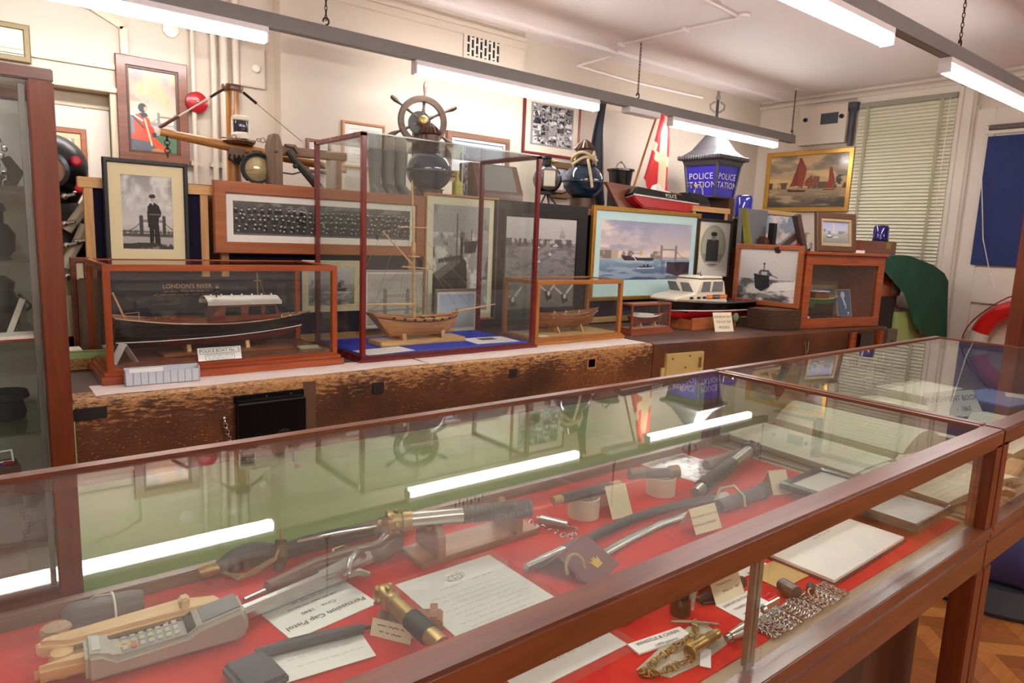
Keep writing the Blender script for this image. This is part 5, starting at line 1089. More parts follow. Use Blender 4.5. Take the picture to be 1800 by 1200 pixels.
# brown wooden instrument box with sloping front
a = PY(832,284,3.66); b = PY(910,345,3.66); t = thing('instrument_box', 'brown wooden instrument box with a sloping glazed front behind the tall case', 'box', ((a.x+b.x)/2, 3.60, ZS)); w_ = b.x-a.x; h_ = a.z-ZS; bw = wood('box_wood', (92,60,48), (118,80,64), 'X', 4)
mb = MB(); mb.prism([(0,0),(.22,0),(.22,h_),(.08,h_),(0,.09)], -w_/2, w_/2, RZ(PI/2) @ RX(PI/2) @ S(1,1,1)); mb.M = Matrix.Identity(4); o = mb.build('case', bw, t, bevel=.004)
for v in o.data.vertices: v.co.y = abs(v.co.y)
sl_ = math.atan2(h_-.09, .08); mb = MB(); mb.box(-w_*.36, w_*.36, .004, (h_-.09)/math.sin(sl_)-.01, 0, .004, T(0,0,.09) @ RX(sl_)); mb.build('glazed_panel', mat('dial_glass', (140,140,138), .12), t, smooth=0)
# black signalling lamp
p = PY(962, 315, 3.70); t = thing('signal_lamp', 'black signalling lamp with pale square lens and tripod legs', 'lamp', (p.x, 3.70, ZS), math.radians(-30)); zc = p.z-ZS
mb = MB(); mb.lathe([(.0,-.07),(.075,-.068),(.095,-.05),(.098,.03),(.08,.06),(.0,.065)], 28, T(0,0,zc) @ RX(PI/2)); mb.build('drum', black_gl, t)
mb = MB(); mb.box(-.042,.042,-.076,-.066,zc-.055,zc+.055); mb.build('lens', mat('pale_lens', (222,214,190), .3, var=.06), t, bevel=.012, bseg=3)
mb = MB(); mb.lathe([(.036,0),(.03,.05),(.038,.055),(.03,.075),(.0,.08)], 16, T(-.01,.0,zc+.085)); mb.build('chimney', black_mt, t); mb = MB(); mb.cyl((.02,-.02,zc+.11),(.06,-.03,zc+.125),.008); mb.sphere((.03,-.025,zc+.12),.014,10,6); mb.build('valve', brass, t)
for k in range(3): a_ = -.4+k*1.0-.6; mb = MB(); mb.tube([(0,0,zc-.09),(.10*math.sin(a_)+.02,-.05*math.cos(a_),0)], .006, 6); mb.build('leg', black_mt, t)
mb = MB(); mb.box(-.06,.06,-.05,.05,zc-.105,zc-.085); mb.tube([(.02,-.05,zc-.09),(.09,-.08,zc-.10),(.14,-.06,zc-.08),(.12,-.02,zc-.04)], .006, 6); mb.build('yoke', black_mt, t)
# black bucket
p = PY(1090, 322, 3.95); t = thing('bucket', 'black riveted bucket with a wire handle in front of the flags', 'bucket', (p.x, 3.95, ZS), .4); zb_ = p.z-ZS-.02
mb = MB(); mb.lathe([(.085,0),(.10,.05),(.10,zb_)], 24); mb.build('stand', black_mt, t); mb = MB(); mb.lathe([(.085,zb_),(.098,zb_+.11),(.112,zb_+.115),(.112,zb_+.13),(.10,zb_+.132),(.09,zb_+.10),(.0,zb_+.04)], 28); mb.build('pail', black_gl, t)
mb = MB(); mb.tube([(-.11*math.cos(PI*i/12), .0, zb_+.125+.06*math.sin(PI*i/12)) for i in range(13)], .004, 6); mb.lathe([(.008,-.012),(.008,.012)], 8, T(0,0,zb_+.187) @ RY(PI/2)); mb.build('handle', gun, t)
# half-hull of the police launch on its board
loc = PY(1140, 362, 3.56); t = thing('half_model', 'red and black police boat half model on a brown shield board above the gilt painting', 'half model', (loc.x, 3.515, ZS+.02), 0, rot=(math.radians(-14),0,0))
xa, xb, xc, xd = [PY(q[0],q[1],3.56).x-loc.x for q in ((1082,362),(1214,366),(1196,333),(1064,318))]; zt = .215
brd = wood('board_wood', (104,58,40), (130,76,54), 'X', 4); mb = MB(); mb.prism([(xa,0),(xb,0),(xc,zt-.03),(xd,zt)], -.012, .012, RX(PI/2)); mb.build('board', brd, t, bevel=.003)
l_ = xb-xa; x0 = xa+l_*.03
def halfhull(prof, y0, y1, nm, m): mb = MB(); mb.prism(prof, y0, y1, RX(PI/2)); return mb.build(nm, m, t, bevel=.008, bseg=2)
halfhull([(x0+.04,.11),(x0+.05,.085),(x0+.14,.02),(x0+.74*l_,.005),(x0+.9*l_,.04),(x0+.92*l_,.085)], .012, .09, 'lower_hull', redp)
halfhull([(x0+.02,.115),(x0+.04,.11),(x0+.92*l_,.085),(x0+.9*l_,.125),(x0+.55*l_,.150),(x0+.09*l_,.175)], .012, .10, 'upper_hull', black_gl)
halfhull([(x0+.036,.117),(x0+.04,.105),(x0+.92*l_,.080),(x0+.92*l_,.090)], .012, .101, 'white_line', white_m)
halfhull([(x0+.33*l_,.158),(x0+.6*l_,.148),(x0+.56*l_,.175),(x0+.48*l_,.18),(x0+.44*l_,.225),(x0+.40*l_,.225),(x0+.36*l_,.18)], .012, .07, 'wheelhouse', white_m)
mb = MB(); mb.text('POLICE', .04, T(x0+.52*l_,-.1025,.122) @ RX(PI/2)); mb.build('lettering', white_m, t, smooth=0, recalc=False)
# dark basket with loop handles
p = PY(1228, 357, 3.62); t = thing('fire_basket', 'dark green humped box with two loop handles before the police lantern', 'box', (p.x, 3.60, ZS+.0)); dg = mat('dark_green_metal', (44,52,46), .4, metal=.3); zb_ = p.z-ZS
mb = MB(); mb.box(-.14,.14,0,.12,0,zb_-.005); mb.build('block', brownpaint, t, bevel=.003)
mb = MB(); mb.prism([(-.15,0),(.15,0),(.10,.05),(.02,.078),(-.15,.085)], -.06, .06, T(0,.06,zb_-.005) @ RX(PI/2)); mb.build('body', dg, t, bevel=.006)
for x, r in ((-.10,.07),(.0,.075)): mb = MB(); mb.tube([(x-r*.8*math.cos(PI*i/12), .03, zb_+.07+r*1.1*math.sin(PI*i/12)) for i in range(13)], .006, 6); mb.build('handle', ropem if x == 0 else gun, t)
# blue lamp behind the oval portrait
bluegl = mat('blue_glass', (26,44,170), .06, coat=.8, spec=.8, var=.1); bluedk = mat('dark_blue_glass', (20,14,112), .08, coat=.2, spec=.8, var=.15)
p = PY(1272, 378, 3.60); t = thing('beacon_lamp', 'bright blue dome beacon behind the oval portrait screen', 'lamp', (5.19, 3.40, 1.361)); 
mb = MB(); mb.box(-.05,.05,-.05,.05,0,.26); mb.build('stand', black_mt, t, bevel=.003)
mb = MB(); mb.lathe([(.072,.26),(.075,.42),(.066,.445),(.03,.455),(0,.456)], 28); mb.build('dome', bluegl, t); mb = MB(); mb.lathe([(.078,.25),(.078,.27)], 28); mb.build('collar', silver, t)

# police station lantern
LY = 3.98; a = PY(1256,352,LY); b = PY(1293,352,LY); zb_, ztop = 1.842, PY(1256,285,LY).z; s0 = (b.x-a.x)*.90; s1 = s0*1.22; cxl = a.x+s1/2; cyl_ = LY+s1/2
t = thing('police_lantern', 'blue glass police station lantern with grey hipped roof', 'lantern', (cxl, cyl_, zb_)); leadm = mat('lead_grey', (88,86,90), .45, metal=.4, var=.12); bluep = mat('lantern_blue_glass', (62,56,196), .12, var=.05); hB = ztop-zb_  # one even blue colour for the lantern panes
def sq(s, z): return [(-s/2,-s/2,z),(s/2,-s/2,z),(s/2,s/2,z),(-s/2,s/2,z)]
mb = MB(); mb.loft([sq(s0*.97,0.0), sq(s1*.97,hB)], closed=True); mb.build('blue_glass', bluep, t, smooth=0)
mb = MB()
for i in range(4): mb.tube([Vector(sq(s0,0)[i]), Vector(sq(s1,hB)[i])], .014, 6)
for s, z in ((s0,.0),(s1,hB-.005)): 
    q = sq(s, z)
    for i in range(4): mb.tube([q[i], q[(i+1)%4]], .011, 6)
mb.build('glazing_bars', leadm, t)
mb = MB(); mb.loft([sq(s1*1.05,hB), sq(s1*1.10,hB+.03), sq(s1*1.24,hB+.05), sq(s1*1.24,hB+.065), sq(s1*.80,hB+.14), sq(s1*.30,hB+.30), sq(s1*.26,hB+.31)], closed=True); mb.build('roof', leadm, t, smooth=0)
mb = MB()
for i in range(4):
    q = sq(s1*1.24, hB+.06); p0, p1 = Vector(q[i]), Vector(q[(i+1)%4])
    for k in range(16): mb.sphere(p0+(p1-p0)*k/16, .016, 6, 4, sc=(1,1,1.5))
mb.build('cresting', leadm, t)
mb = MB(); mb.loft([sq(s1*.34,hB+.31), sq(s1*.42,hB+.33), sq(s1*.30,hB+.36), sq(s1*.12,hB+.42)], closed=True)
mb.tube([(0,0,hB+.40),(0,0,hB+.62)], .014, 8); mb.build('turret', leadm, t, smooth=0)
mb = MB()
for s in (-1, 1): mb.tube([(s*.015,-s*.01,hB+.50),(s*.05,-s*.04,hB+.53),(s*.055,-s*.045,hB+.57),(s*.02,-s*.015,hB+.60)], .010, 8)
mb.sphere((0,0,hB+.64), .026, 12, 8); mb.box(-.012,.012,-.012,.012,hB+.66,hB+.70); mb.build('finial', mat('pale_lead', (150,146,142), .5, metal=.2), t)
for nx in (0, 1):
    tl = math.atan2((s1-s0)/2, hB); mb = MB()
    for s_, zz in (('POLICE', .62), ('STATION', .36)): mb.text(s_, .082, T(0,-(s0+(s1-s0)*zz)/2*.985-.0035,hB*zz) @ RX(PI/2-tl*-1) , 0, spacing=1.05)
    if nx: mb.v = [tuple(RZ(-PI/2) @ Vector(v)) for v in mb.v]
    mb.v = [tuple(v) for v in mb.v]; mb.build('lettering', white_m, t, smooth=0, recalc=False)
# flags
def flag(name, lab, base, top, cloth, mats, attach=.97):
    t = thing(name, lab, 'flag', base, 0, 'flags leaning on the back wall'); d = Vector(top)-Vector(base); mb = MB(); mb.tube([(0,0,0), d], [.011,.009], 10); mb.build('pole', mats[2], t)
    mb = MB(); mb.sphere(tuple(d), .018, 12, 8); mb.build('finial', mats[2], t); cloth(t, d, mats); return t
blk = PY(1064,318,4.25); bt = PY(1061,172,4.25)
def cloth_dark(t, d, mats):
    def fn(u, v):
        z = d.z*(.95-.80*v); w = .02+.16*math.sin(min(1,v*1.25)*PI*.62)*(1 if v < .82 else 1-(v-.82)*3); fold = .035*math.sin(u*9+v*2)
        return (d.x*(.95-.8*v)-u*w-.01, fold-.02, z-.10*u*v)
    mb = MB(); mb.grid(fn, 20, 24); mb.build('cloth', mats[0], t, smooth=60)
flag('flag', 'dark blue furled flag hanging from an upright brown pole', (blk.x, 4.25, ZS), (bt.x, 4.27, bt.z), cloth_dark, [mat('dark_flag_cloth', (30,34,46), .8), None, wood('dark_pole', (78,52,40), (104,74,58), 'Z')])
rb = PY(1100,312,4.15); rt = PY(1156,198,4.25)
def cloth_red(t, d, mats):
    def fn(u, v):
        k = .97-.60*v; base = d*k; w = (d.x+.10-base.x)*1.12
        return (base.x+u*w, base.y-.03-.035*math.sin(u*10+v*1.5)-.02, base.z-.13*u-.10*u*v)
    mb = MB(); nu, nv = 30, 36; mb.grid(fn, nu, nv)
    for i in range(len(mb.f)):
        u = (i % nu+.5)/nu; v = (i//nu+.5)/nv; mb.mi[i] = 1 if (.42 < v < .55 or .50 < u < .66) else 0
    mb.build('cloth', mats[:2], t, smooth=60)
flag('flag', 'red flag with a cream cross leaning on a slanting pole', (rb.x, 4.15, ZS), (rt.x, 4.25, rt.z), cloth_red, [mat('red_flag_cloth', (204,40,44), .8, var=.06), mat('cream_flag_cloth', (232,214,176), .8, var=.04), varn])
# wall bell
p = PY(346, 180, YB-.05); t = thing('alarm_bell', 'round red alarm bell on the wall beside the diver painting', 'bell', (p.x, YB, p.z)); rp = mat('red_bell', (156,22,30), .3, coat=.1)
mb = MB(); mb.lathe([(.062,.02),(.065,.03),(.062,.06),(.035,.075),(0,.078)], 28, RX(PI/2)); mb.build('gong', rp, t); mb = MB(); mb.lathe([(.045,0),(.045,.022)], 20, RX(PI/2)); mb.build('base', rp, t); mb = MB(); mb.sphere((0,-.079,0), .008, 10, 6); mb.build('screw', silver, t)

# navy title board behind the launch case
a, b = PY(177,487,3.315), PY(523,487,3.315); a.x = max(a.x, .478)
t = thing('title_board', 'navy board with small gold lettering standing behind the launch case', 'board', ((a.x+b.x)/2, 3.315, ZB)); w_ = b.x-a.x
mb = MB(); mb.box(-w_/2,w_/2,-.008,.004,0,a.z-ZB); mb.build('panel', navy, t, smooth=0)
c = PY(330,503,3.305); mb = MB(); M_ = T(c.x-(a.x+b.x)/2,-.0086,c.z-ZB) @ RX(PI/2); mb.text("LONDON'S RIVER", .026, M_, 0); scrib(mb, -.10, .10, -.022, .006, 3, 0, M_, .0009); scrib(mb, -.14, .13, -.036, .006, 4, 0, M_, .0009); mb.build('lettering', goldink, t, smooth=0, recalc=False)
# ================================================================== LEFT EDGE: DIVING GEAR, CABINET CONTENTS
t = thing('diving_suit', 'black diving suit with round-glassed helmet and red valve knobs standing behind the bench', 'diving suit', (.325, 3.86, 0)); rub = mat('black_rubber', (20,20,23), .35, var=.15); crm = mat('cream_webbing', (206,200,176), .7, var=.08); redk = mat('red_knob', (200,24,44), .25, coat=.4)
zh = PY(120,300,3.86).z
mb = MB(); mb.sphere((0,0,zh+.02), .15, 28, 18, sc=(1.05,1.0,.95)); mb.lathe([(.10,zh-.16),(.13,zh-.10)], 24); mb.prism([(-.05,0),(.02,0),(-.04,.07)], -.03, .03, T(-.08,0,zh+.13) @ RX(PI/2)); hel = mb.build('helmet', rub, t)
mb = MB(); M_ = T(-.012,-.115,zh-.01) @ RZ(-.15) @ RX(PI/2); mb.lathe([(.07,.0),(.085,.01),(.085,.055),(.068,.06),(.068,.03)], 28, M_, cap=False); mb.build('face_ring', mat('ring_metal', (62,62,66), .25, metal=.6), hel)
mb = MB(); mb.lathe([(.0,.05),(.068,.045)], 28, M_); mb.build('face_glass', mat('amber_glass', (150,118,96), .1), hel, recalc=False)
for px, py in ((133,283),(140,331)):
    p = PY(px, py, 3.72); mb = MB(); mb.lathe([(.014,0),(.022,.006),(.022,.016),(.014,.022)], 14, T(p.x-.325,p.y-3.86,p.z) @ RX(PI/2)); mb.build('valve_knob', redk, t)
mb = MB(); secs = []
for z, rx, ry in ((.0,.10,.10),(.5,.16,.13),(.85,.20,.15),(1.05,.21,.15),(zh-.32,.20,.14),(zh-.2,.15,.12),(zh-.12,.09,.09)): secs.append([(rx*math.cos(2*PI*k/24), ry*math.sin(2*PI*k/24), z) for k in range(24)])
mb.loft(secs, closed=True); mb.build('suit_body', rub, t)
for q in ([(117,405),(140,375),(158,350)],[(113,470),(135,430),(150,395)],[(117,520),(121,560),(125,590)]):
    mb = MB(); pts = [PY(a, b, 3.68)-Vector((.325,3.86,0)) for a, b in q]; mb.tube(pts, .022, 8); mb.build('harness_strap', crm, t)
for px, py in ((113,345),(113,393),(117,431),(135,425),(118,485)):
    p = PY(px, py, 3.66)-Vector((.325,3.86,0)); mb = MB(); mb.cyl(p, p+Vector((.04,-.02,.012)), .010, .007); mb.sphere(p, .015, 10, 6); mb.build('metal_fitting', silver, t)
mb = MB(); mb.tube([PY(a,b,3.70)-Vector((.325,3.86,0)) for a, b in ((112,430),(122,445),(116,500),(124,540),(118,585))], .02, 8); mb.build('hose', mat('sage_hose', (136,138,112), .6), t)
loc, w_, h_ = rect_at(119, 428, 163, 606, 3.40)
framed('leaning_board', 'mahogany-edged dark panel leaning behind the launch case at the bench end', 'panel', w_, h_, (loc[0], 3.385, ZB), lean=.0, fw=.022, fm=mahf, mount=.014, mm=ivory, cv=Cv(8,12,(46,42,38)))
a = PY(137,490,3.31); mb = MB(); mb.box(0,.11,0,.035,0,a.z-ZB); o = mb.build('folder', mat('brown_folder', (116,92,76), .8, var=.1), bevel=.006); put(o, (a.x, 3.31, ZB+.001), 0); tag(o, 'dull brown folder case standing in front of the dark leaning panel', 'folder')
mb = MB(); mb.box(-.05,.06,-.05,.05,0,.045); mb.box(-.05,.06,-.05,.05,.048,.07); o = mb.build('paper_block', paper, smooth=0); put(o, (.285, 3.24, ZB)); tag(o, 'small block of white papers at the far left end of the bench', 'papers')
mb = MB(); mb.box(0,.16,0,.03,0,.06,m=0); mb.box(0,.16,-.001,.031,.045,.075,m=1); o = mb.build('kerb_board', [wornm, green], bevel=.003); put(o, (.255, 3.12, ZB)); tag(o, 'short green-edged wooden kerb on the bench left of the launch case', 'board')
hung('framed_photograph', 'orange-wood framed grey photograph hanging on the back door', 60, 218, 155, 312, YB+.098, fw=.03, depth=.02, fm=orangef, mount=.03, mm=cm, cv=p_arch(), group=WG)
hung('framed_photograph', 'ship photograph in a dark gilt frame high above the left cabinet', -40, 30, 55, 113, YB-.002, fw=.03, depth=.025, fm=mat('olive_gilt', (112,96,64), .45, metal=.3), mount=.05, mm=ivory, cv=p_shipphoto(), group=WG)
p = PY(160,330,3.95)
# small things on the cabinet's glass shelves (heights read off the shelves)
sz = shelfz; CG = 'things on the glass shelves'; cyb = 2.72
def onshelf(px, k): return PY(px, 400, cyb).x, cyb, sz[k]
x, y, z = onshelf(12, 0); mb = MB(); mb.prism([(-.03,0),(.03,.0),(.055,.05),(.02,.10),(-.005,.09),(.012,.055),(-.03,.03)], -.006, .006, RX(PI/2)); o = mb.build('angled_plate', gun, bevel=.002); put(o, (x, y, z)); tag(o, 'dark angled metal plate on the top glass shelf', 'plate', CG)
x, y, z = onshelf(-6, 1); mb = MB(); mb.lathe([(.03,0),(.045,.02),(.048,.07),(.03,.10),(.02,.105),(.02,.14),(.028,.145),(.022,.165),(0,.17)], 20); o = mb.build('dark_lantern', black_mt); put(o, (x, y, z)); tag(o, 'squat dark lantern on the second glass shelf', 'lantern', CG)
x, y, z = onshelf(8, 1); mb = MB(); mb.lathe([(.0,0),(.05,0),(.05,-.035),(.06,-.12),(.04,-.14),(0,-.14)], 16); 
x, y, z = onshelf(-4, 2); mb = MB(); mb.lathe([(.035,0),(.05,.03),(.052,.09),(.04,.13),(.045,.16),(.02,.18),(0,.18)], 20); mb.tube([(.05,0,.05),(.085,0,.08),(.05,0,.12)], .006, 6); o = mb.build('jug', mat('charcoal_jug', (50,50,50), .4)); put(o, (x-.01, y, z)); tag(o, 'dark handled jug on the third glass shelf', 'jug', CG)
mb = MB(); mb.box(-.008,.008,-.002,.002,0,.12); o = mb.build('ivory_slip', paper); put(o, (x+.005, y-.09, z), rot=(0,.35,0)); tag(o, 'narrow ivory slip leaning before the dark jug', 'card', CG)
mb = MB(); mb.box(-.008,.010,-.02,.02,0,.11); o = mb.build('metal_case', mat('grey_case', (110,112,106), .4)); put(o, (PY(34,500,cyb).x, y, z), .2); tag(o, 'tall grey case by the right side of the third glass shelf', 'case', CG)
x, y, z = onshelf(8, 2); mb = MB(); mb.box(-.06,.06,-.05,.05,0,.012); mb.box(-.06,.06,-.051,.05,-.0,.003,m=1); o = mb.build('booklet', [paper, redp]); put(o, (x, 2.56, z), .1); tag(o, 'white booklet with a red edge lying at the front of the third shelf', 'booklet', CG)
x, y, z = onshelf(-2, 3); mb = MB(); mb.lathe([(.055,0),(.06,.02),(.05,.06),(.07,.07),(.065,.09),(0,.1)], 24); o = mb.build('peaked_cap', mat('navy_cap', (28,30,44), .7)); put(o, (x-.02, y, z)); tag(o, 'dark navy cap on the lowest glass shelf', 'cap', CG)
x = PY(12,800,2.56).x; zq = PY(12,832,2.56).z; t = thing('medal_box', 'brown box with a framed medal and red and blue ribbon low in the left cabinet', 'box', (x, 2.56, .28), .1, CG)
mb = MB(); mb.box(-.045,.03,-.03,.06,0,max(.02,zq-.25)); zt_ = max(.02,zq-.25); mb.build('case', mat('brown_box', (84,58,44), .6), t, bevel=.003); mb = MB(); mb.frame(.05,.04,.005,-.003,.0,M=T(-.005,.02,zt_) @ RX(-.6)); mb.build('medal_frame', white_m, t, smooth=0)
mb = MB(); mb.prism([(-.03,-.02),(-.01,-.025),(.0,.0),(-.02,.005)], zt_, zt_+.004); mb.build('blue_ribbon', mat('blue_ribbon', (40,52,120), .6), t); mb = MB(); mb.prism([(-.015,-.01),(.012,-.015),(.016,.004),(-.005,.01)], zt_+.004, zt_+.008); mb.build('red_ribbon', redp, t)
x, y, z = onshelf(14, 0); mb = MB(); pts = [(.01*math.sin(i*.9), 0, .02+.012*i) for i in range(14)]
for i, q in enumerate(pts): mb.ring(q, .007, .002, RX(PI/2) if i % 2 else RY(PI/2), 10, 5)
o = mb.build('whistle_chain', silver); put(o, (x-.01, 2.60, z-.018)); tag(o, 'silver whistle chain hanging up in the top of the left cabinet', 'chain', CG)

# ================================================================== LOCKS AND MARKS ON THE OLD DOORS
def on_front(px, py, y): p = PY(px, py, y); return p
a, b = on_front(412,697,2.572), on_front(536,772,2.572); t = thing('door_lock', 'big black rim lock with round knob and hanging keys on the bench front', 'lock', ((a.x+b.x)/2, 2.584, b.z-.04)); w_ = b.x-a.x; h_ = a.z-b.z+.04
mb = MB(); mb.box(-w_/2,w_/2,-.034,0,0,h_-.022); mb.build('case', black_gl, t, bevel=.010, bseg=3); mb = MB(); mb.box(-w_/2,w_/2,-.008,0,h_-.03,h_); mb.build('flange', black_gl, t, bevel=.003)
mb = MB(); mb.lathe([(.012,0),(.012,.03),(.026,.036),(.032,.055),(.022,.076),(0,.08)], 24, T(-w_*.14,-.034,.052) @ RX(PI/2)); mb.build('knob', mat('black_iron', (38,36,36), .25, metal=.6), t)
mb = MB(); mb.lathe([(.034,0),(.034,.004),(.028,.006),(0,.006)], 24, T(w_*.16,-.034,.07) @ RX(PI/2)); mb.build('escutcheon', mat('black_iron2', (34,32,32), .3, metal=.5), t)
mb = MB(); mb.cyl((w_*.16,-.04,.07),(w_*.2,-.075,.055),.004); mb.ring((w_*.215,-.08,.05), .012, .003, RX(PI/2), 14, 6); mb.ring((w_*.25,-.075,.046), .009, .0025, RY(.6), 12, 6); mb.prism([(0,0),(.007,0),(.007,-.09),(.03,-.09),(.03,-.075),(.012,-.075),(.012,-.06),(0,-.06)], -.002, .002, T(w_*.21,-.08,.04) @ RX(PI/2)); mb.build('key', mat('key_steel', (176,164,140), .35, metal=.8), t)
for x in (-w_*.05, w_*.3): mb = MB(); mb.sphere((x,-.008,h_-.013), .004, 10, 6); mb.build('screw', gun, t)
mb = MB(); mb.box(b.x, b.x+.05, -.002, .002, 0, .21); o = mb.build('keep_plate', mat('dark_brown_stain', (92,64,46), .6), smooth=0); put(o, (0, 2.583, .575)); tag(o, 'plain brown strip of unpainted wood right of the black lock', 'strip')
p = on_front(394,735,2.578); t = thing('staple_chain', 'short silvery chain hanging from a round-headed pin left of the black lock', 'chain', (p.x, 2.585, p.z)); mb = MB(); mb.sphere((0,-.008,0), .008, 12, 8); mb.cyl((0,-.008,0),(0,0,0),.004); mb.build('pin', silver, t)
mb = MB()
for k in range(7): mb.ring((.003*k,-.01,-.014-.013*k), .008, .0022, RX(PI/2) if k % 2 else RY(PI/2), 10, 5)
mb.ring((.022,-.01,-.115), .013, .003, RX(PI/2), 14, 6); mb.build('links', silver, t)
for px, py, lab in ((665,681,'small square dark iron plate nearest the black lock'),(901,656,'small square dark iron plate midway along the bench front')):
    p = on_front(px, py, 2.578); mb = MB(); mb.box(-.027,.027,-.004,.002,-.024,.024); o = mb.build('iron_plate', mat('dark_iron', (44,38,36), .55, metal=.3), bevel=.002); put(o, (p.x, 2.579, p.z)); tag(o, lab, 'plate', 'iron plates on the old door')
p = on_front(158,727,2.585); mb = MB(); mb.box(-.05,.05,-.004,.002,-.02,.02); o = mb.build('iron_plate', black_mt, bevel=.002); put(o, (p.x, 2.588, p.z)); tag(o, 'long black iron plate at the left end of the old door', 'plate', 'iron plates on the old door')
p = on_front(1040,638,2.57); t = thing('lock_mortise', 'square black mortise hole with a pale chipped edge in the bench front', 'hole', (p.x, 2.571, p.z)); mb = MB(); mb.frame(.07,.062,.009,-.004,.002,M=T(0,0,-.031)); mb.build('chipped_edge', mat('bare_wood', (170,116,66), .7), t, smooth=0); mb = MB(); mb.box(-.028,.028,-.001,.002,-.024,.024); mb.build('recess', mat('hole_shade', (8,7,6), .9, spec=0), t, smooth=0)  # flat black panel stands for the dark inside the hole
bl = mat('brass_painted', (206,184,118), .4, metal=.25, var=.12, vs=20); Ma = Matrix.Rotation(ANG2, 4, 'Z')
a, b = on_front(1170,622,2.553), on_front(1226,662,2.547); t = thing('door_lock', 'pale brass rim lock with a pivoting key cover at the middle of the bench', 'lock', ((a.x+b.x)/2, 2.552, b.z-.05), ANG2); w_ = b.x-a.x; h_ = a.z-b.z+.05
mb = MB(); mb.box(-w_/2,w_/2,-.03,-.001,0,h_); mb.build('case', bl, t, bevel=.003); mb = MB(); mb.box(-w_/2-.03,-w_/2,-.022,-.002,h_*.35,h_*.62); mb.build('bolt', bl, t, bevel=.002)
mb = MB(); mb.lathe([(.012,0),(.012,.008),(0,.01)], 14, T(w_*.38,-.03,h_-.04) @ RX(PI/2)); mb.prism([(-.008,0),(.008,0),(.012,-.05),(-.012,-.05)], 0, .006, T(w_*.38,-.03,h_-.045) @ RX(PI/2)); mb.build('key_cover', brass, t)
for x, z in ((-w_*.35,h_-.03),(-.0,h_-.09),(w_*.1,h_-.02)): mb = MB(); mb.lathe([(.006,0),(.006,.003),(0,.004)], 10, T(x,-.03,z) @ RX(PI/2)); mb.build('screw', mat('screw_dark', (90,70,44), .5), t)
p = on_front(1416,612,2.42); t = thing('iron_hook', 'small forked iron hook on the dark half of the bench front', 'hook', (p.x, 2.428, p.z), ANG2); mb = MB(); mb.tube([(-.02,-.012,.05),(-.012,-.02,-.01),(0,-.01,-.05),(.012,-.02,-.01),(.024,-.012,.05)], .004, 6); mb.build('prongs', mat('pale_iron', (146,122,92), .5, metal=.4), t); mb = MB(); mb.box(-.008,.008,-.01,.004,-.06,-.03); mb.build('shank', gun, t)
a = on_front(1516,583,2.33); t = thing('door_lock', 'black box lock between wooden battens at the right end of the bench', 'lock', (5.30, 2.351, .52), ANG2)
mb = MB(); mb.box(-.09,.10,-.045,.0,0,.255); mb.build('case', black_gl, t, bevel=.008); mb = MB(); mb.lathe([(.02,0),(.026,.02),(.015,.035),(0,.036)], 16, T(.04,-.045,.10) @ RX(PI/2)); mb.build('knob', silver, t); mb = MB(); mb.box(-.16,-.09,-.02,.0,0,.262); mb.build('batten', orangew, t, bevel=.003)
t = thing('door_lock', 'grey steel box lock with a keyhole at the very end of the bench', 'lock', (5.60, 2.321, .52), ANG2); gs = mat('grey_steel', (112,108,100), .4, metal=.6)
mb = MB(); mb.box(-.03,.12,-.05,.0,0,.27); mb.build('case', gs, t, bevel=.004); mb = MB(); mb.box(-.09,-.03,-.03,.0,0,.26); mb.build('batten', orangew, t, bevel=.002); mb = MB(); mb.lathe([(.014,0),(.014,.002),(0,.002)], 14, T(.05,-.05,.17) @ RX(PI/2) @ S(.7,1.3,1)); mb.build('keyhole', dark, t)

# ================================================================== RIGHT-HAND END
# framed launch photograph standing on the bench at an angle
tl, tr = Vector((4.712,3.10,0)), Vector((4.738,2.565,0)); wv = Vector((tr.x-tl.x, tr.y-tl.y)); az = math.atan2(wv.y, wv.x)
framed('framed_photograph', 'wood-framed photograph of a motor boat in spray standing on a dark wedge', 'picture', wv.length, .455, ((tl.x+tr.x)/2, (tl.y+tr.y)/2, .950), az, .0, fw=.036, depth=.03, fm=orangef, cv=p_launchphoto(), group=PG)
mb = MB(); mb.prism([(4.44,2.60),(4.705,2.52),(4.73,2.80),(4.44,2.80)],0,.145); o = mb.build('wedge_block', wood('dark_wedge', (60,40,28), (86,60,42), 'X', 5, .5, .1), bevel=.004); put(o, (0,0,ZB+.001)); tag(o, 'dark wooden block under the framed motor boat photograph', 'block')
# museum case with the green boat
a0 = Vector((4.755, 2.552)); b0 = Vector((5.645, 2.385)); az = math.atan2(b0.y-a0.y, b0.x-a0.x); w_ = (b0-a0).length; hc = .545; dc = .42; c0 = (a0+b0)/2
t = thing('museum_case', 'red-brown wooden glass-fronted case holding a green boat at the bench end', 'display case', (c0.x, c0.y, ZB+.001), az, 'model cases on the bench')
mb = MB(); mb.frame(w_, hc, .075, -.0, .035, bev=.004); mb.build('front_frame', orangew, t)
mb = MB(); mb.box(-w_/2-.015,w_/2+.015,-.02,dc,hc,hc+.022); mb.build('top', orangew, t, bevel=.003); mb = MB(); mb.box(-w_/2,w_/2,.035,dc,0,.03); mb.build('bottom', orangew, t, smooth=0)
for s in (-1,1): mb = MB(); mb.box(min(s*w_/2,s*(w_/2-.02)),max(s*w_/2,s*(w_/2-.02)),.035,dc,.03,hc); mb.build('side_panel', orangew, t, smooth=0)
mb = MB(); mb.box(-w_/2+.02,w_/2-.02,dc-.02,dc,.03,hc); mb.build('back_panel', mat('grey_brown_back', (150,132,112), .8, var=.15, stretch=(8,1,.4)), t, smooth=0); mb = MB(); mb.box(-w_/2+.07,w_/2-.07,.012,.016,.07,hc-.07); mb.build('glass_front', pane_d, t, smooth=0)
Mc = Matrix.Translation((c0.x, c0.y, ZB+.032)) @ Matrix.Rotation(az, 4, 'Z')
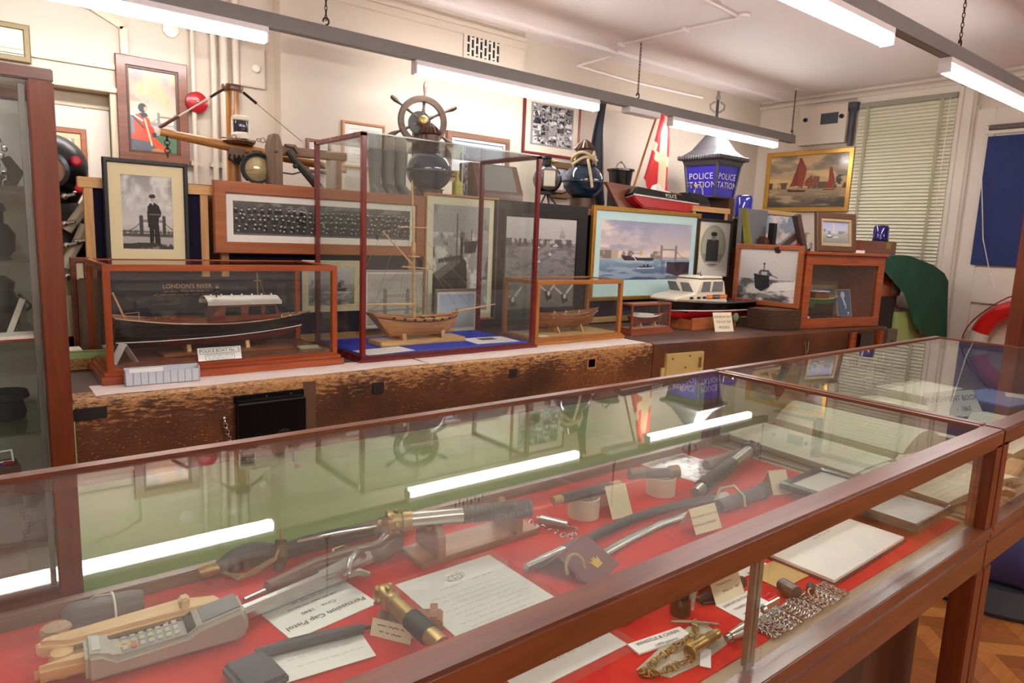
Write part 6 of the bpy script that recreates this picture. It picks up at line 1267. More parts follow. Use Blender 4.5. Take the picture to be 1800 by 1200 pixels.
def incase(x, y, z=0): return Mc @ Vector((x, y, z))
t = thing('model_boat', 'green and black boat model seen through the red-brown case front', 'model boat', incase(-.33,.12), az, 'ship models on the bench')
hull(t, .42, .085, lambda q: .185+.04*(q-.4)**2, lambda q: .03+.06*max(0,q-.7)**1.5*2, lambda q: .13+.03*q, [mat('green_hull', (24,92,48), .3), black_gl], .008, lightwood, tm=.4, ws=.8)
mb = MB(); mb.box(.10,.26,-.05,.05,.185,.225); mb.box(.12,.22,-.04,.04,.225,.235); mb.build('cabin', cabw, t, bevel=.003); mb = MB(); mb.box(.11,.25,-.055,.055,.236,.242); mb.build('cabin_roof', white_m, t); mb = MB(); mb.box(.05,.35,-.05,.05,-.0,.035); mb.build('stand', black_mt, t)
mb = MB(); mb.tube([(.14,0,.24),(.14,0,.285)],.003,6); mb.tube([(.18,0,.24),(.18,0,.27)],.004,6); mb.build('fittings', brass, t)
o = framed('framed_print', 'pale faded print leaning inside the red-brown case', 'picture', .50, .30, incase(.16,.33), az, .18, fw=.03, depth=.015, fm=mat('pale_wood_frame', (176,140,100), .5), cv=p_sea() , mount=.03, mm=cm)
o = framed('portrait_card', 'narrow blue portrait card leaning on the glass inside the red-brown case', 'card', .15, .215, incase(.17,.10,.04), az-.1, .22, fw=.007, depth=.006, fm=mat('gold_edge', (196,176,130), .5), cv=p_blueportrait())
o.scale = (1,1,1); mb = MB(); mb.box(-.06,.06,-.02,.12,-.04,0); mb.build('prop_block', brownpaint, o, smooth=0)
card('caption_card', 'small cream label in the front corner of the red-brown case', 'card', .11, .05, incase(-.33,.06,.03), (1.1,0,az), (), [(-.045,.045,.008,.004),(-.04,.03,-.008,.004)], m=papery, group='caption cards')
# things on top of the case
zt = ZB+.001+hc+.022
p = Mc @ Vector((-.02,.10,0)); framed('framed_photograph', 'silver and brown framed colour photo tilted on top of the red-brown case', 'picture', .40, .295, (5.235, 2.60, zt+.001), az-.10, .14, fw=.045, depth=.03, fm=mat('bronze_frame', (112,84,66), .35, metal=.4), cv=p_colourphoto(), group=PG, inner=(.02, mat('pale_gold', (222,206,160), .3, metal=.6)), mount=.024, mm=mat('taupe_mount', (178,168,150), .8))
t = thing('wooden_rest', 'dark crossed wooden rest on top of the red-brown case', 'rest', (4.86, 2.70, zt), az); dw = wood('dark_rest_wood', (58,42,40), (84,62,58), 'X', 5, .6, 0)
mb = MB(); mb.cbox(.05,.045,.29,T(.02,0,.13) @ RY(-.42)); mb.build('arm', dw, t, bevel=.004); mb = MB(); mb.cbox(.05,.04,.24,T(-.07,.035,.06) @ RY(1.0)); mb.build('arm', dw, t, bevel=.004); mb = MB(); mb.cbox(.06,.004,.05,T(.02,.0,.03)); mb.build('red_tag', redp, t)
t = thing('brass_gauge', 'small brass and black gauge with a round white dial on the red-brown case', 'gauge', (5.07, 2.74, zt), az); mb = MB(); mb.lathe([(.035,0),(.03,.02),(.012,.03),(.012,.055)], 18); mb.build('base', gun, t); mb = MB(); mb.cyl((-.05,0,.058),(.06,0,.058),.006); mb.sphere((0,0,.058),.016,10,8); mb.cyl((-.02,0,.07),(-.02,0,.13),.008); mb.lathe([(.035,.13),(.02,.14)],14,T(-.02,0,0)); mb.build('crossbar', brass, t); mb = MB(); mb.lathe([(.034,0),(.034,.008),(0,.009)], 18, T(0,-.02,.035) @ RX(PI/2)); mb.build('dial', white_m, t)
mb = MB(); mb.box(-.09,.09,-.06,.06,0,.022); o = mb.build('paper_block', paper, smooth=0); put(o, (5.50, 2.60, zt), az); tag(o, 'thin stack of pinkish-edged papers at the right end of the case top', 'papers')
# pictures and folders on the low cupboard
CB = 1.36
loc, w_, h_ = rect_at(1336, 368, 1399, 440, 3.22); framed('framed_painting', 'cloudy sky painting in a pale gilt frame behind the wooden rest', 'picture', w_, PY(1336,368,3.22).z-CB, (loc[0], 3.22, CB), fw=.035, depth=.03, fm=mat('pale_gilt', (200,174,128), .5, metal=.3), cv=p_sky(), group=PG)
a, b = PY(1303,366,3.18), PY(1341,425,3.18); mb = MB(); mb.box(0,b.x-a.x,0,.04,0,a.z-CB); o = mb.build('grey_folder', mat('grey_board', (112,112,116), .6)); put(o, (a.x, 3.16, CB)); tag(o, 'plain grey folder standing between the oval portrait and the sky painting', 'folder')
mb = MB(); mb.grid(lambda u, v: (.0+.05*v+.10*u*v-.03*(1-v)+.05*u, .02*math.sin(u*8), (1-v)*(a.z-CB)), 8, 10); o = mb.build('olive_cloth', mat('olive_cloth', (140,136,52), .8), smooth=60); put(o, (a.x-.03, 3.13, CB)); tag(o, 'olive yellow cloth hanging over the left edge of the grey folder', 'cloth')
a = PY(1343,408,3.1); mb = MB(); mb.prism([(0,0),(.11,0),(.11,.06),(.02,.11),(0,.11)], 0, .05, RX(PI/2)); o = mb.build('brown_wedge', wood('small_brown', (84,54,36), (112,76,52), 'X')); put(o, (a.x, 3.14, CB)); tag(o, 'small brown wooden wedge in front of the sky painting', 'wedge')
mb = MB(); mb.box(-.03,.02,0,.05,0,.22); o = mb.build('black_stand', black_mt, bevel=.003); put(o, (5.16, 3.06, CB)); tag(o, 'narrow black stand between the oval portrait and the grey folder', 'stand')
# barge painting and wall cupboard on the right wall
p0, p1, p2 = PX(1350,266,XR-.03), PX(1503,262,XR-.03), PX(1350,372,XR-.03)
framed('framed_painting', 'gilt-framed painting of red-sailed barges on the right wall', 'picture', p0.y-p1.y, 2.455-1.79, (XR-.003, (p0.y+p1.y)/2, 1.79), -PI/2, 0.0, fw=.05, depth=.035, fm=goldf, cv=p_barge(), group=WG)
p0, p1 = PX(1416,192,XR), PX(1492,248,XR); t = thing('wall_cupboard', 'cream wall cupboard with a dark display and two knobs above the barge painting', 'cupboard', (XR, (p0.y+p1.y)/2, p1.z-.02), -PI/2); w_ = p0.y-p1.y; h_ = p0.z-p1.z+.02
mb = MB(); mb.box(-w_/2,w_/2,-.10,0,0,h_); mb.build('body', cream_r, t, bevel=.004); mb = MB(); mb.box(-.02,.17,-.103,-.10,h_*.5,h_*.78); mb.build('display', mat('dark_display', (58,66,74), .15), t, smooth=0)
for x in (-w_*.36, w_*.40): mb = MB(); mb.lathe([(.022,0),(.022,.02),(.012,.028),(0,.028)], 16, T(x,-.10,h_*.66) @ RX(PI/2)); mb.build('knob', black_mt, t)
mb = MB(); yy = PX(1497,220,XR-.05).y; mb.cyl((XR-.05,yy,2.47),(XR-.05,yy,2.86),.028,seg=14); mb.lathe([(.03,2.80),(.06,2.84),(.06,2.90)], 14, T(XR-.05,yy,0)); o = mb.build('drain_pipe', mat('slate_pipe', (74,74,84), .5)); tag(o, 'dark slate pipe with a flared top beside the slatted blind', 'pipe')
# slatted blind
t = thing('venetian_blind', 'pale green-cream slatted blind drawn down over the window', 'blind', (XR-.045, (WY0+WY1)/2, 1.22), -PI/2); bw_ = WY1-WY0+.02; bh = 1.66; bs = mat('blind_slat', (236,234,208), .35, var=.03)
mb = MB(); ns = 46
for i in range(ns):
    z = .03+i*(bh-.08)/ns; mb.grid(lambda u, v: (-bw_/2+bw_*u, -.016+.032*v, z+.041*v+.005*math.sin(PI*v)), 1, 4)
mb.build('slats', bs, t, smooth=60, recalc=False)
mb = MB(); mb.box(-bw_/2,bw_/2,-.025,.025,bh-.05,bh); mb.build('head_rail', mat('grey_head_rail', (150,146,128), .5), t, bevel=.003); mb = MB(); mb.box(-bw_/2,bw_/2,-.015,.015,0,.016); mb.build('bottom_rail', bs, t, bevel=.003)
for x in (-bw_*.40, bw_*.36): mb = MB(); mb.box(x-.013,x+.013,-.022,-.019,.01,bh-.04); mb.build('ladder_tape', mat('blind_tape', (176,172,140), .8), t, smooth=0)
mb = MB(); mb.tube([(bw_*.44,-.03,bh-.04),(bw_*.44,-.03,.6)],.003,5); mb.build('pull_cord', bs, t)
# blue roller blind on the door
y0, y1 = PX(1737,240,XR-.06).y, 1.50; t = thing('roller_blind', 'navy blue roller blind over the pane of the right-hand door', 'blind', (XR-.055, (y0+y1)/2, 1.30), -PI/2); w_ = y0-y1; zt2 = PX(1737,240,XR-.06).z-1.30
mb = MB(); mb.box(-w_/2,w_/2,-.004,.0,0,zt2); mb.build('fabric', mat('navy_blind', (28,46,104), .7, var=.04), t, smooth=0); mb = MB(); mb.box(-w_/2-.03,w_/2,-.012,.012,zt2+.02,zt2+.05); mb.box(-w_/2-.03,w_/2,-.012,.012,zt2+.10,zt2+.15); mb.build('bracket_rail', whitegloss, t, bevel=.003); mb = MB(); mb.cyl((-w_/2,0,zt2+.075),(w_/2,0,zt2+.075),.022,seg=14); mb.build('roller', mat('grey_roller', (110,106,100), .5), t)
mb = MB(); mb.tube([PX(1725,290,XR-.08)-Vector((0,0,0)), PX(1728,420,XR-.08), PX(1740,480,XR-.08), PX(1748,505,XR-.07)], .004, 6); o = mb.build('white_cord', white_m); tag(o, 'thin white cord hanging in a curve across the right-hand door', 'cord')
# lifebuoy leaning on the door
lx = XR-.13; c = PX(1800,612,lx); t = thing('lifebuoy', 'red and white lifebuoy hung against the right-hand door', 'lifebuoy', (lx, c.y, c.z), 0); R, r = .36, .075
wl = mat('lifebuoy_white', (226,222,208), .4); rl = mat('lifebuoy_red', (206,24,24), .3, coat=.2)
for k in range(4):
    a0_ = .30+k*PI/2
    for a1_, a2_, m_, nm in ((a0_-.02, a0_+.95, rl, 'red_band'),(a0_+.95, a0_+PI/2-.02, wl, 'white_section')):
        mb = MB(); mb.tube([(0, R*math.cos(a1_+(a2_-a1_)*i/10), R*math.sin(a1_+(a2_-a1_)*i/10)) for i in range(11)], r, 20); mb.build(nm, m_, t, smooth=60)
mb = MB(); mb.tube([(0, (R+r+.03+.02*math.cos(4*a))*math.cos(a), (R+r+.03+.02*math.cos(4*a))*math.sin(a)) for a in [2*PI*i/48 for i in range(48)]], .006, 6, True); mb.build('grab_line', mat('red_cord', (140,40,30), .7), t)
mb = MB(); mb.box(-.02,.08,-.03,.03,R+r-.01,R+r+.04); mb.build('bracket', whitegloss, t)
# pile under the green cloth
py_ = 2.46
def rp(px, py): return PY(px, py, py_)
t = thing('side_table', 'dark side table beyond the end of the bench', 'table', (6.42, 2.64, 0)); tz = rp(1590,603).z-.04
mb = MB(); mb.box(-.62,.62,-.20,.20,tz-.03,tz); mb.build('tabletop', brownpaint, t, bevel=.003)
for sx in (-1,1):
    for sy in (-1,1): mb = MB(); mb.box(sx*.56-.025,sx*.56+.025,sy*.16-.025,sy*.16+.025,0,tz-.03); mb.build('leg', brownpaint, t)
a, b = rp(1575,549), rp(1642,603); lg_ = mat('pale_green_box', (160,184,116), .5, var=.05)
mb = MB(); mb.box(0,.56,0,.36,0,a.z-tz); o = mb.build('green_crate', lg_, bevel=.006); put(o, (a.x, py_, tz)); tag(o, 'pale green box under the hanging green cloth', 'box')
mb = MB(); mb.box(0,.40,0,.4,0,.04); o = mb.build('cream_board', mat('buff_board', (206,184,150), .7), bevel=.002); put(o, (a.x+.1, py_-.06, tz-.002)); o.location = (a.x+.09, py_-.055, tz); o.scale = (1,.1,1); tag(o, 'buff strip of board in front of the pale green box', 'board')
xb = rp(1548,560).x; mb = MB(); mb.box(0,.32,0,.36,0,rp(1560,522).z-tz); o = mb.build('black_box', black_mt, bevel=.004); put(o, (5.83, py_+.02, tz)); tag(o, 'black box between the red-brown case and the green box', 'box')
zk = rp(1560,522).z; a, b = rp(1553,478), rp(1593,524); t = thing('wooden_box', 'orange-brown wooden box with a grey recess under the green cloth', 'box', (5.84, py_+.03, zk)); mb = MB(); mb.box(0,.40,0,.32,0,a.z-zk); mb.build('carcass', orangew, t, bevel=.003); mb = MB(); mb.box(.22,.40,-.004,0,.02,a.z-zk-.03); mb.build('grey_recess', mat('grey_lining2', (120,112,102), .7), t, smooth=0)
mb = MB(); mb.lathe([(.11,0),(.10,.04),(.06,.075),(0,.085)], 24); o = mb.build('brown_dome', wood('dome_wood', (96,54,40), (130,78,60), 'X')); pz = rp(1575,549); put(o, (pz.x+.10, py_+.13, pz.z)); tag(o, 'brown domed wooden lid on the pale green box', 'lid')
mb = MB(); mb.box(6.05,7.16,2.88,3.40,0,1.33); o = mb.build('tall_stand', brownpaint, bevel=.003); tag(o, 'plain brown stand behind the green cloth that carries the long flat box', 'stand')
zw = 1.331; zl = PY(1547,424,2.90).z; t = thing('wooden_box', 'long red-brown flat box carrying the dark blue lamp', 'box', (PY(1512,430,2.90).x, 2.90, zw)); l_ = PY(1576,430,2.90).x-PY(1512,430,2.90).x; mb = MB(); mb.box(0,l_,0,.25,0,zl-zw); mb.build('carcass', wood('redbrown_box', (116,50,30), (148,72,46), 'X'), t, bevel=.003); mb = MB(); mb.box(l_*.7,l_*.84,-.003,0,(zl-zw)*.55,(zl-zw)*.92); mb.build('olive_label', mat('olive_label', (168,150,70), .6), t, smooth=0)
p = PY(1547,424,2.99); t = thing('beacon_lamp', 'dark violet-blue beacon lamp on the long flat box before the slatted blind', 'lamp', (p.x, 2.99, zl)); rr = .070; hl = PY(1547,395,2.99).z-zl
mb = MB(); mb.lathe([(rr*1.02,0),(rr*1.05,.012),(rr*.9,.02)], 24); mb.build('base', black_gl, t); mb = MB(); mb.lathe([(rr,.015),(rr*.98,hl*.82),(rr*.8,hl*.96),(rr*.3,hl),(0,hl)], 28); mb.build('dome', bluedk, t)
TP = [(0,1550,449,1553,475),(.35,1602,450,1588,515),(.65,1641,466,1608,572),(.85,1660,480,1638,608),(1,1667,494,1664,614)]
def drape(u, v):
    for a, b in zip(TP[:-1], TP[1:]):
        if u <= b[0]+1e-9: break
    f = (u-a[0])/(b[0]-a[0]); q = [a[k]*(1-f)+b[k]*f for k in range(1, 5)]
    P = PY(q[0]*(1-v)+q[2]*v, q[1]*(1-v)+q[3]*v, py_-.02-.05*math.sin(PI*min(1,v*1.1)*.5)*u+.016*math.sin(u*22+v*2)*v); return tuple(P)
mb = MB(); mb.grid(drape, 40, 30); mb.grid(lambda u, v: (min(7.2,drape(u,0)[0]+.02*v), drape(u,0)[1]+.36*v, drape(u,0)[2]+.015*math.sin(v*5)-.03*v), 40, 10); o = mb.build('green_cloth', mat('dark_green_cloth', (16,72,50), .85, var=.1, vs=30), smooth=70, weld=True); tag(o, 'dark green cloth draped over the boxes below the slatted blind', 'cloth')
# purple upholstered seat on the floor
a = PZ(1752,1075,.0); t = thing('upholstered_seat', 'purple upholstered seat with dark grey base on the parquet beyond the case end', 'seat', (a.x+.26, a.y+.10, 0), .3); pu = mat('purple_upholstery', (62,58,104), .85, var=.1, vs=40)
mb = MB(); secs = []
for z, s in ((.10,.27),(.13,.30),(.22,.31),(.27,.29),(.285,.24)): secs.append([(s*math.cos(2*PI*k/32)*(1+.12*math.cos(4*2*PI*k/32)*-1), s*math.sin(2*PI*k/32)*(1-.12*math.cos(4*2*PI*k/32)), z) for k in range(32)])
mb.loft(secs, closed=True); mb.build('cushion', pu, t, smooth=70); mb = MB(); mb.lathe([(.34,0),(.35,.02),(.30,.10),(.05,.11)], 32); mb.build('base', mat('charcoal_base', (54,54,60), .7), t)
# ================================================================== IN THE FRONT TABLE CASE
def g(px, py, z=ZF): return PZ(px, py, z)
TG = 'objects on the red lining'
blackgrip = mat('black_grip', (30,28,30), .4, var=.15, vs=60); steel = mat('bright_steel', (176,174,172), .25, metal=.85, var=.1, vs=30); palewood = wood('pale_rattle_wood', (196,150,92), (226,186,128), 'X', 6, .5, .05); butt = wood('walnut_stock', (84,50,34), (118,74,52), 'X', 6, .3, .3); oldbrass = mat('aged_brass', (176,148,94), .35, metal=.85, var=.25, vs=60); ivoryroll = mat('ivory_roll', (230,220,200), .6, var=.03); dleather = mat('dark_leather', (44,38,40), .45, var=.2, vs=40)
standw = wood('stand_teak', (138,84,60), (172,116,88), 'X', 6, .4, .1)
def card4(name, lab, tl, tr, bl, z=ZF+.0015, flip=False, lines=(), scr=(), m=None, thick=.001, cat='card', group='caption cards', shear=0.0, mk=None, inkm=None):
    a, b, c = g(*tl, z), g(*tr, z), g(*bl, z); ang = math.atan2(b.y-a.y, b.x-a.x); w_, h_ = (b-a).length, (c-a).length; ce = (b+c)/2
    o = card(name, lab, cat, w_, h_, (ce.x, ce.y, z), (0,0,ang+(PI if flip else 0)), lines, scr, m, thick, group, shear, inkm=inkm); return o
# royal letter in its sleeve
a, b, c = g(693,1028), g(860,978), g(1088,1122); x0, x1, y1, y0 = a.x, b.x+.002, (a.y+b.y)/2, c.y-.02
t = thing('letter', 'white crested letter in a clear plastic sleeve at the middle of the red lining', 'letter', ((x0+x1)/2, (y0+y1)/2, ZF+.0012)); w_, h_ = x1-x0, y1-y0
mb = MB(); mb.box(-w_/2,w_/2,-h_/2,h_/2,0,.001,m=0)
rg = random.Random(3)
for i in range(26):
    a_ = rg.uniform(0,2*PI); r_ = rg.uniform(.004,.018); mb.tube([(r_*math.cos(a_+k*.4)*1.3, h_*.40+.75*r_*math.sin(a_+k*.5), .0013) for k in range(4)], .0005, 3, m=1)
scrib(mb, -.05, .0, h_*.33, .003, 1, 1, None, .0006, .0012); scrib(mb, .02, .07, h_*.335, .003, 2, 1, None, .0006, .0012)
for i in range(15): scrib(mb, -w_*.38+.01*(i % 3), w_*.40-.02*(i % 2), h_*.27-i*.0145, .003, i+5, 1, None, .0004, .0012)
scrib(mb, -.02, .06, -h_*.40, .006, 40, 1, None, .0005, .0012); mb.build('sheet', [paperw, inkg], t, smooth=0, recalc=False)
mb = MB(); mb.box(-w_/2-.016,w_/2+.016,-h_/2-.02,h_/2+.012,.0018,.0022); mb.build('plastic_sleeve', glass('sleeve_film', tint=(.98,.98,.98), f0=.05), t, smooth=0)
# pistol and its card
card4('caption_card', 'white card printed upside down under the pistol barrel', (462,1078), (610,1020), (510,1127), flip=True, lines=[('Percussion Cap Pistol', .0165, 0, .02), ('Circa    1840', .012, 0, -.006), ], scr=[(-.045,.045,-.028,.003),(-.03,.03,-.042,.003)])
o = [o for o in bpy.data.objects if o.get('label') == 'white card printed upside down under the pistol barrel'][0]; put(o, o.location, rot=(0,0,o.rotation_euler.z))
t = thing('pistol', 'percussion pistol with wide steel barrel and curved wooden butt', 'pistol', g(425,1079,ZF+.02)); q = lambda px, py, z=.02: g(px, py, ZF+z)-t.location
m0, m1 = q(418,1082), q(612,1002); d = (m1-m0).normalized(); nrm = Vector((-d.y, d.x, 0)); bw2 = .0145
mb = MB(); secs = [[tuple(p+nrm*(bw2*s*math.cos(a))+Vector((0,0,bw2*s*math.sin(a)))) for a in [PI/8+2*PI*k/8 for k in range(8)]] for p, s in ((m0,.86),(m0+d*.01,.9),(m1,1.08))]; mb.loft(secs, closed=True); mb.build('barrel', steel, t, smooth=0)
mb = MB(); mb.tube([q(480,1040,.012)+nrm*.018, q(560,1003,.012)+nrm*.018, q(620,985,.014)+nrm*.016, q(668,968,.02), q(690,950,.03), q(688,935,.035), q(672,925,.03)], [.012,.016,.019,.021,.024,.028,.02], 14); mb.build('stock', butt, t)
mb = MB(); mb.tube([q(440,1062,.01)+nrm*.02, q(556,1010,.01)+nrm*.022], .004, 8); mb.build('ramrod', steel, t)
mb = MB(); lp_ = [q(558,1003,.034),q(605,980,.034),q(650,966,.036),q(656,978,.036),q(612,998,.034),q(565,1014,.034)]; mb.loft([[tuple(p) for p in lp_], [tuple(p-Vector((0,0,.012))) for p in lp_]], closed=True); mb.build('lock_plate', steel, t, bevel=.002)
mb = MB(); mb.tube([q(640,978,.04), q(628,972,.055), q(616,984,.060), q(612,1000,.052), q(604,1006,.045)], [.006,.008,.007,.006,.007], 10); mb.tube([q(612,1010,.03), q(632,1004,.034), q(648,1010,.026)], .006, 8); mb.build('hammer', steel, t)
mb = MB(); mb.tube([q(594,985,.02)+nrm*.012, q(596,972,.024)+nrm*.018, q(614,966,.026)+nrm*.02, q(632,972,.024)+nrm*.014], .003, 8); mb.build('trigger_guard', silver, t)
# hanger sword with laced guard along the back
t = thing('sword', 'curved sword with grey grip and leather-laced guard lying along the back of the case', 'sword', g(365,1005,ZF+.02)); q = lambda px, py, z=.02: g(px, py, ZF+z)-t.location
mb = MB(); mb.tube([q(348,1008), q(362,1003), q(385,997)], [.009,.013,.010], 14); mb.build('pommel', oldbrass, t)
mb = MB(); n = 18; A_, B_ = q(383,997), q(478,965,.03); mb.tube([A_+(B_-A_)*i/n+Vector((0,0,.012*math.sin(PI*i/n))) for i in range(n+1)], [.0105+.0015*(i % 2)+.003*math.sin(PI*i/n) for i in range(n+1)], 12); mb.build('grip', mat('grey_sharkskin', (112,108,112), .6, var=.2, vs=80), t, smooth=60)
mb = MB(); mb.tube([q(492,1000,.0), q(492,975,.03), q(494,948,.055)], [.010,.014,.010], 12); mb.build('guard', mat('old_leather', (112,84,56), .6, var=.2, vs=40), t)
mb = MB()
for k in range(5): mb.tube([q(495,955-6*k,.05), q(482+3*k,985-3*k,.03), q(450-8*k,1006+3*k,.006), q(408-4*k,1012-2*k,.004), q(390,1005,.01)], .0028, 6)
mb.build('leather_laces', mat('tan_lace', (176,136,92), .6), t)
mb = MB(); sc_ = [(498,968),(540,955),(600,940),(660,928)]; mb.tube([q(x, y, .02) for x, y in sc_], [.014,.0155,.0145,.011], 12); mb.build('scabbard', dleather, t); mb = MB(); mb.tube([q(522,951,.045), q(600,936,.045), q(662,926,.04)], .004, 8); mb.build('scabbard_highlight', silver, t)  # silver strip stands for the bright highlight along the scabbard edge
# wooden police rattle
t = thing('wooden_rattle', 'pale wooden watchman rattle with long slats behind the grey phone', 'rattle', g(70,1150,ZF)); q = lambda px, py, z=.02: g(px, py, ZF+z)-t.location
def slab4(nm, pts, z0, z1, m, bev=.003):
    mb = MB(); P = [q(x, y, z1) for x, y in pts]; mb.loft([[(p.x,p.y,z0) for p in P],[(p.x,p.y,z1) for p in P]], closed=True); return mb.build(nm, m, t, bevel=bev)
slab4('rear_bar', [(56,1132),(75,1118),(310,1050),(380,1042),(404,1056),(330,1072),(120,1128)], .02, .045, palewood, .006)
slab4('spring_slat', [(124,1126),(396,1058),(410,1068),(128,1142)], .022, .036, palewood); slab4('front_bar', [(128,1146),(412,1070),(414,1082),(330,1112),(140,1160),(60,1178),(58,1170)], .01, .034, palewood, .006)
mb = MB(); mb.prism([(.024*math.cos(k*PI/4), .024*math.sin(k*PI/4)) for k in range(8)], .0, .034, T(*q(100,1134,.0)) @ S(.9)); mb.build('ratchet', wood('ratchet_wood', (146,104,66), (178,134,92), 'Z', 5), t, bevel=.003)
mb = MB(); mb.lathe([(.010,0),(.010,.012),(.017,.022),(.014,.036),(0,.04)], 18, T(*q(112,1186,.0)) ); mb.build('handle_knob', palewood, t); slab4('slot_shade', [(130,1130),(394,1064),(396,1068),(130,1138)], .034, .038, mat('slot_shadow_brown', (92,64,40), .7), 0)  # raised brown strip stands for the shade inside a slot
slab4('peg', [(312,1046),(330,1040),(334,1050),(316,1056)], .04, .06, palewood)
# mobile telephone on its dark stand
t = thing('mobile_telephone', 'chunky pale grey brick telephone with keypad in the near left corner', 'telephone', (g(150,1170,.80).x, g(150,1170,.80).y, ZF)); e = g(438,1075,.815); Lp = math.hypot(e.x-t.location.x, e.y-t.location.y); t.rotation_euler = (0,0,math.atan2(e.y-t.location.y, e.x-t.location.x)); pg = mat('phone_grey', (176,170,160), .5, var=.03); pd_ = mat('phone_face', (150,150,148), .5, var=.02)
Wp = .062; prof = [(0,.005),(Lp*.96,.005),(Lp,.015),(Lp*1.0,.035),(Lp*.97,.056),(Lp*.66,.044),(Lp*.60,.036),(Lp*.18,.032),(Lp*.10,.044),(0,.046)]
mb = MB(); mb.prism(prof, -Wp, 0, RX(PI/2)); mb.build('body', pg, t, bevel=.006, bseg=3)
def onface(u0, u1, v0, v1, nm, m, h=.0025, base=None):
    mb = MB(); P = []
    def zz(u): 
        for (x0_, z0_), (x1_, z1_) in zip(prof[4:-1], prof[5:]):
            if x1_-1e-9 <= u*Lp <= x0_+1e-9: return z1_+(z0_-z1_)*(u*Lp-x1_)/(x0_-x1_)
        return .06
    for u, v in ((u0,v0),(u1,v0),(u1,v1),(u0,v1)): P.append((u*Lp, v*Wp, zz(u)))
    mb.loft([[(p[0],p[1],p[2]-.001) for p in P],[(p[0],p[1],p[2]+h) for p in P]], closed=True); return mb.build(nm, m, t, smooth=0)
onface(.185,.59,.10,.92,'keypad_panel',pd_,.0008); onface(.60,.655,.14,.86,'display',mat('phone_display',(52,46,46),.15),.002); onface(.70,.95,.16,.84,'earpiece',mat('phone_ear',(120,120,124),.5),.0025); onface(.04,.09,.2,.8,'maker_badge',mat('badge_grey',(190,188,184),.4),.001)
kmat = mat('phone_key', (188,184,168), .5); kor = mat('phone_key_orange', (206,108,70), .5)
for i in range(7):
    for j in range(3): onface(.215+.052*i, .245+.052*i, .20+.24*j, .36+.24*j, 'key', kor if (i, j) == (1, 0) else kmat, .003)
t2 = thing('dark_box', 'dark grey box under the end of the grey telephone', 'box', (g(418,1160).x, g(418,1160).y-.02, ZF), .1); mb = MB(); mb.box(-.03,.032,-.085,.0,0,.020); mb.build('lid', mat('slate_box', (70,68,76), .5), t2, bevel=.006)
# rolled pouch tied with string
a, b = g(108,1092,ZF+.02), g(252,1058,ZF+.02); t = thing('leather_pouch', 'dark grey rolled leather pouch tied with white string at the back left', 'pouch', (a.x, a.y, ZF)); dl = b-Vector((a.x,a.y,ZF+.02)); mb = MB(); n = 12; mb.tube([(dl.x*i/n, dl.y*i/n, .022) for i in range(n+1)], [.012,.02]+[.0225]*(n-3)+[.021,.018], 14); mb.build('roll', mat('pouch_leather', (84,76,78), .4, var=.15), t)
mb = MB(); c = dl*.62; mb.ring((c.x,c.y,.022), .0245, .0018, RY(PI/2), 20, 6); mb.tube([(c.x,c.y,.046),(c.x-.02,c.y+.02,.04),(c.x-.03,c.y+.05,.02)], .0016, 5); mb.build('string', white_m, t)
# tipstaffs
def tipstaff(name, lab, p0, p1, segs, crown=None, group='police tipstaffs in the case'):
    """segs: (t0,t1,r0,r1,material,part name,ribbed)"""
    t = thing(name, lab, 'tipstaff', p0, 0, group); d = Vector(p1)-Vector(p0); L_ = d.length; M_ = align((0,0,0), d)
    for t0, t1, r0, r1, m_, nm, rib in segs:
        n = 40 if rib else 4; mb = MB(); mb.lathe([((r0+(r1-r0)*i/n)*(1+(.07 if rib and i % 2 else 0)), L_*(t0+(t1-t0)*i/n)) for i in range(n+1)], 18, M_); mb.build(nm, m_, t, smooth=30)
    if crown:
        r_, m_ = crown; mb = MB(); mb.lathe([(r_*.8,0),(r_*1.05,-.003),(r_*1.05,-.010),(r_*.85,-.012),(r_*1.2,-.030),(r_*1.1,-.038),(r_*.4,-.046),(0,-.05)], 18, M_)
        for k in range(8): a_ = 2*PI*k/8; mb.sphere((r_*1.12*math.cos(a_), r_*1.12*math.sin(a_), -.022-.012*(k % 2)), r_*.32, 8, 6, M=M_)
        mb.sphere((0,0,-.052), r_*.38, 8, 6, M=M_); mb.build('crown', m_, t)
    return t
tipstaff('tipstaff', 'large silver tipstaff with a gilt crown on the wooden stand', g(716,914,ZF+.085), g(932,893,ZF+.085), [(0,.43,.0165,.016,silver,'silver_tube',0),(.43,1,.0165,.0185,mat('ribbed_black', (62,58,64), .4),'ribbed_grip',1),(-.03,.03,.019,.019,oldbrass,'collar',0)], (.0175, oldbrass))
t = thing('tipstaff_stand', 'varnished wooden stand with two notched blocks under the large tipstaff', 'stand', (g(700,970).x, g(738,1003).y, ZF)); x1 = g(945,935).x-t.location.x; mb = MB(); mb.box(0,x1,0,.085,0,.012); mb.build('base', standw, t, bevel=.002)
for xx in (.045, x1-.055): mb = MB(); mb.prism([(.0,.012),(.085,.012),(.085,.05),(.07,.072),(.043,.05),(.016,.072),(0,.05)], xx-.009, xx+.009, RZ(PI/2) @ RX(PI/2)); mb.build('notched_block', standw, t, bevel=.002)
tipstaff('tipstaff', 'short brass-ended tipstaff on the first white roll', g(972,880,ZF+.055), g(1088,852,ZF+.055), [(0,.12,.0095,.0105,oldbrass,'end_cap',0),(.12,.84,.0115,.012,blackgrip,'handle',0),(.84,1,.0115,.0125,oldbrass,'brass_head',0)])
tipstaff('tipstaff', 'short brown tipstaff with dark brass head on the second white roll', g(1192,829,ZF+.055), g(1106,833,ZF+.055), [(0,.18,.017,.015,oldbrass,'brass_head',1),(.18,.70,.012,.0125,blackgrip,'handle',0),(.70,1,.013,.0145,mat('bronze_brown',(112,92,76),.4,metal=.5),'end_cap',0)])
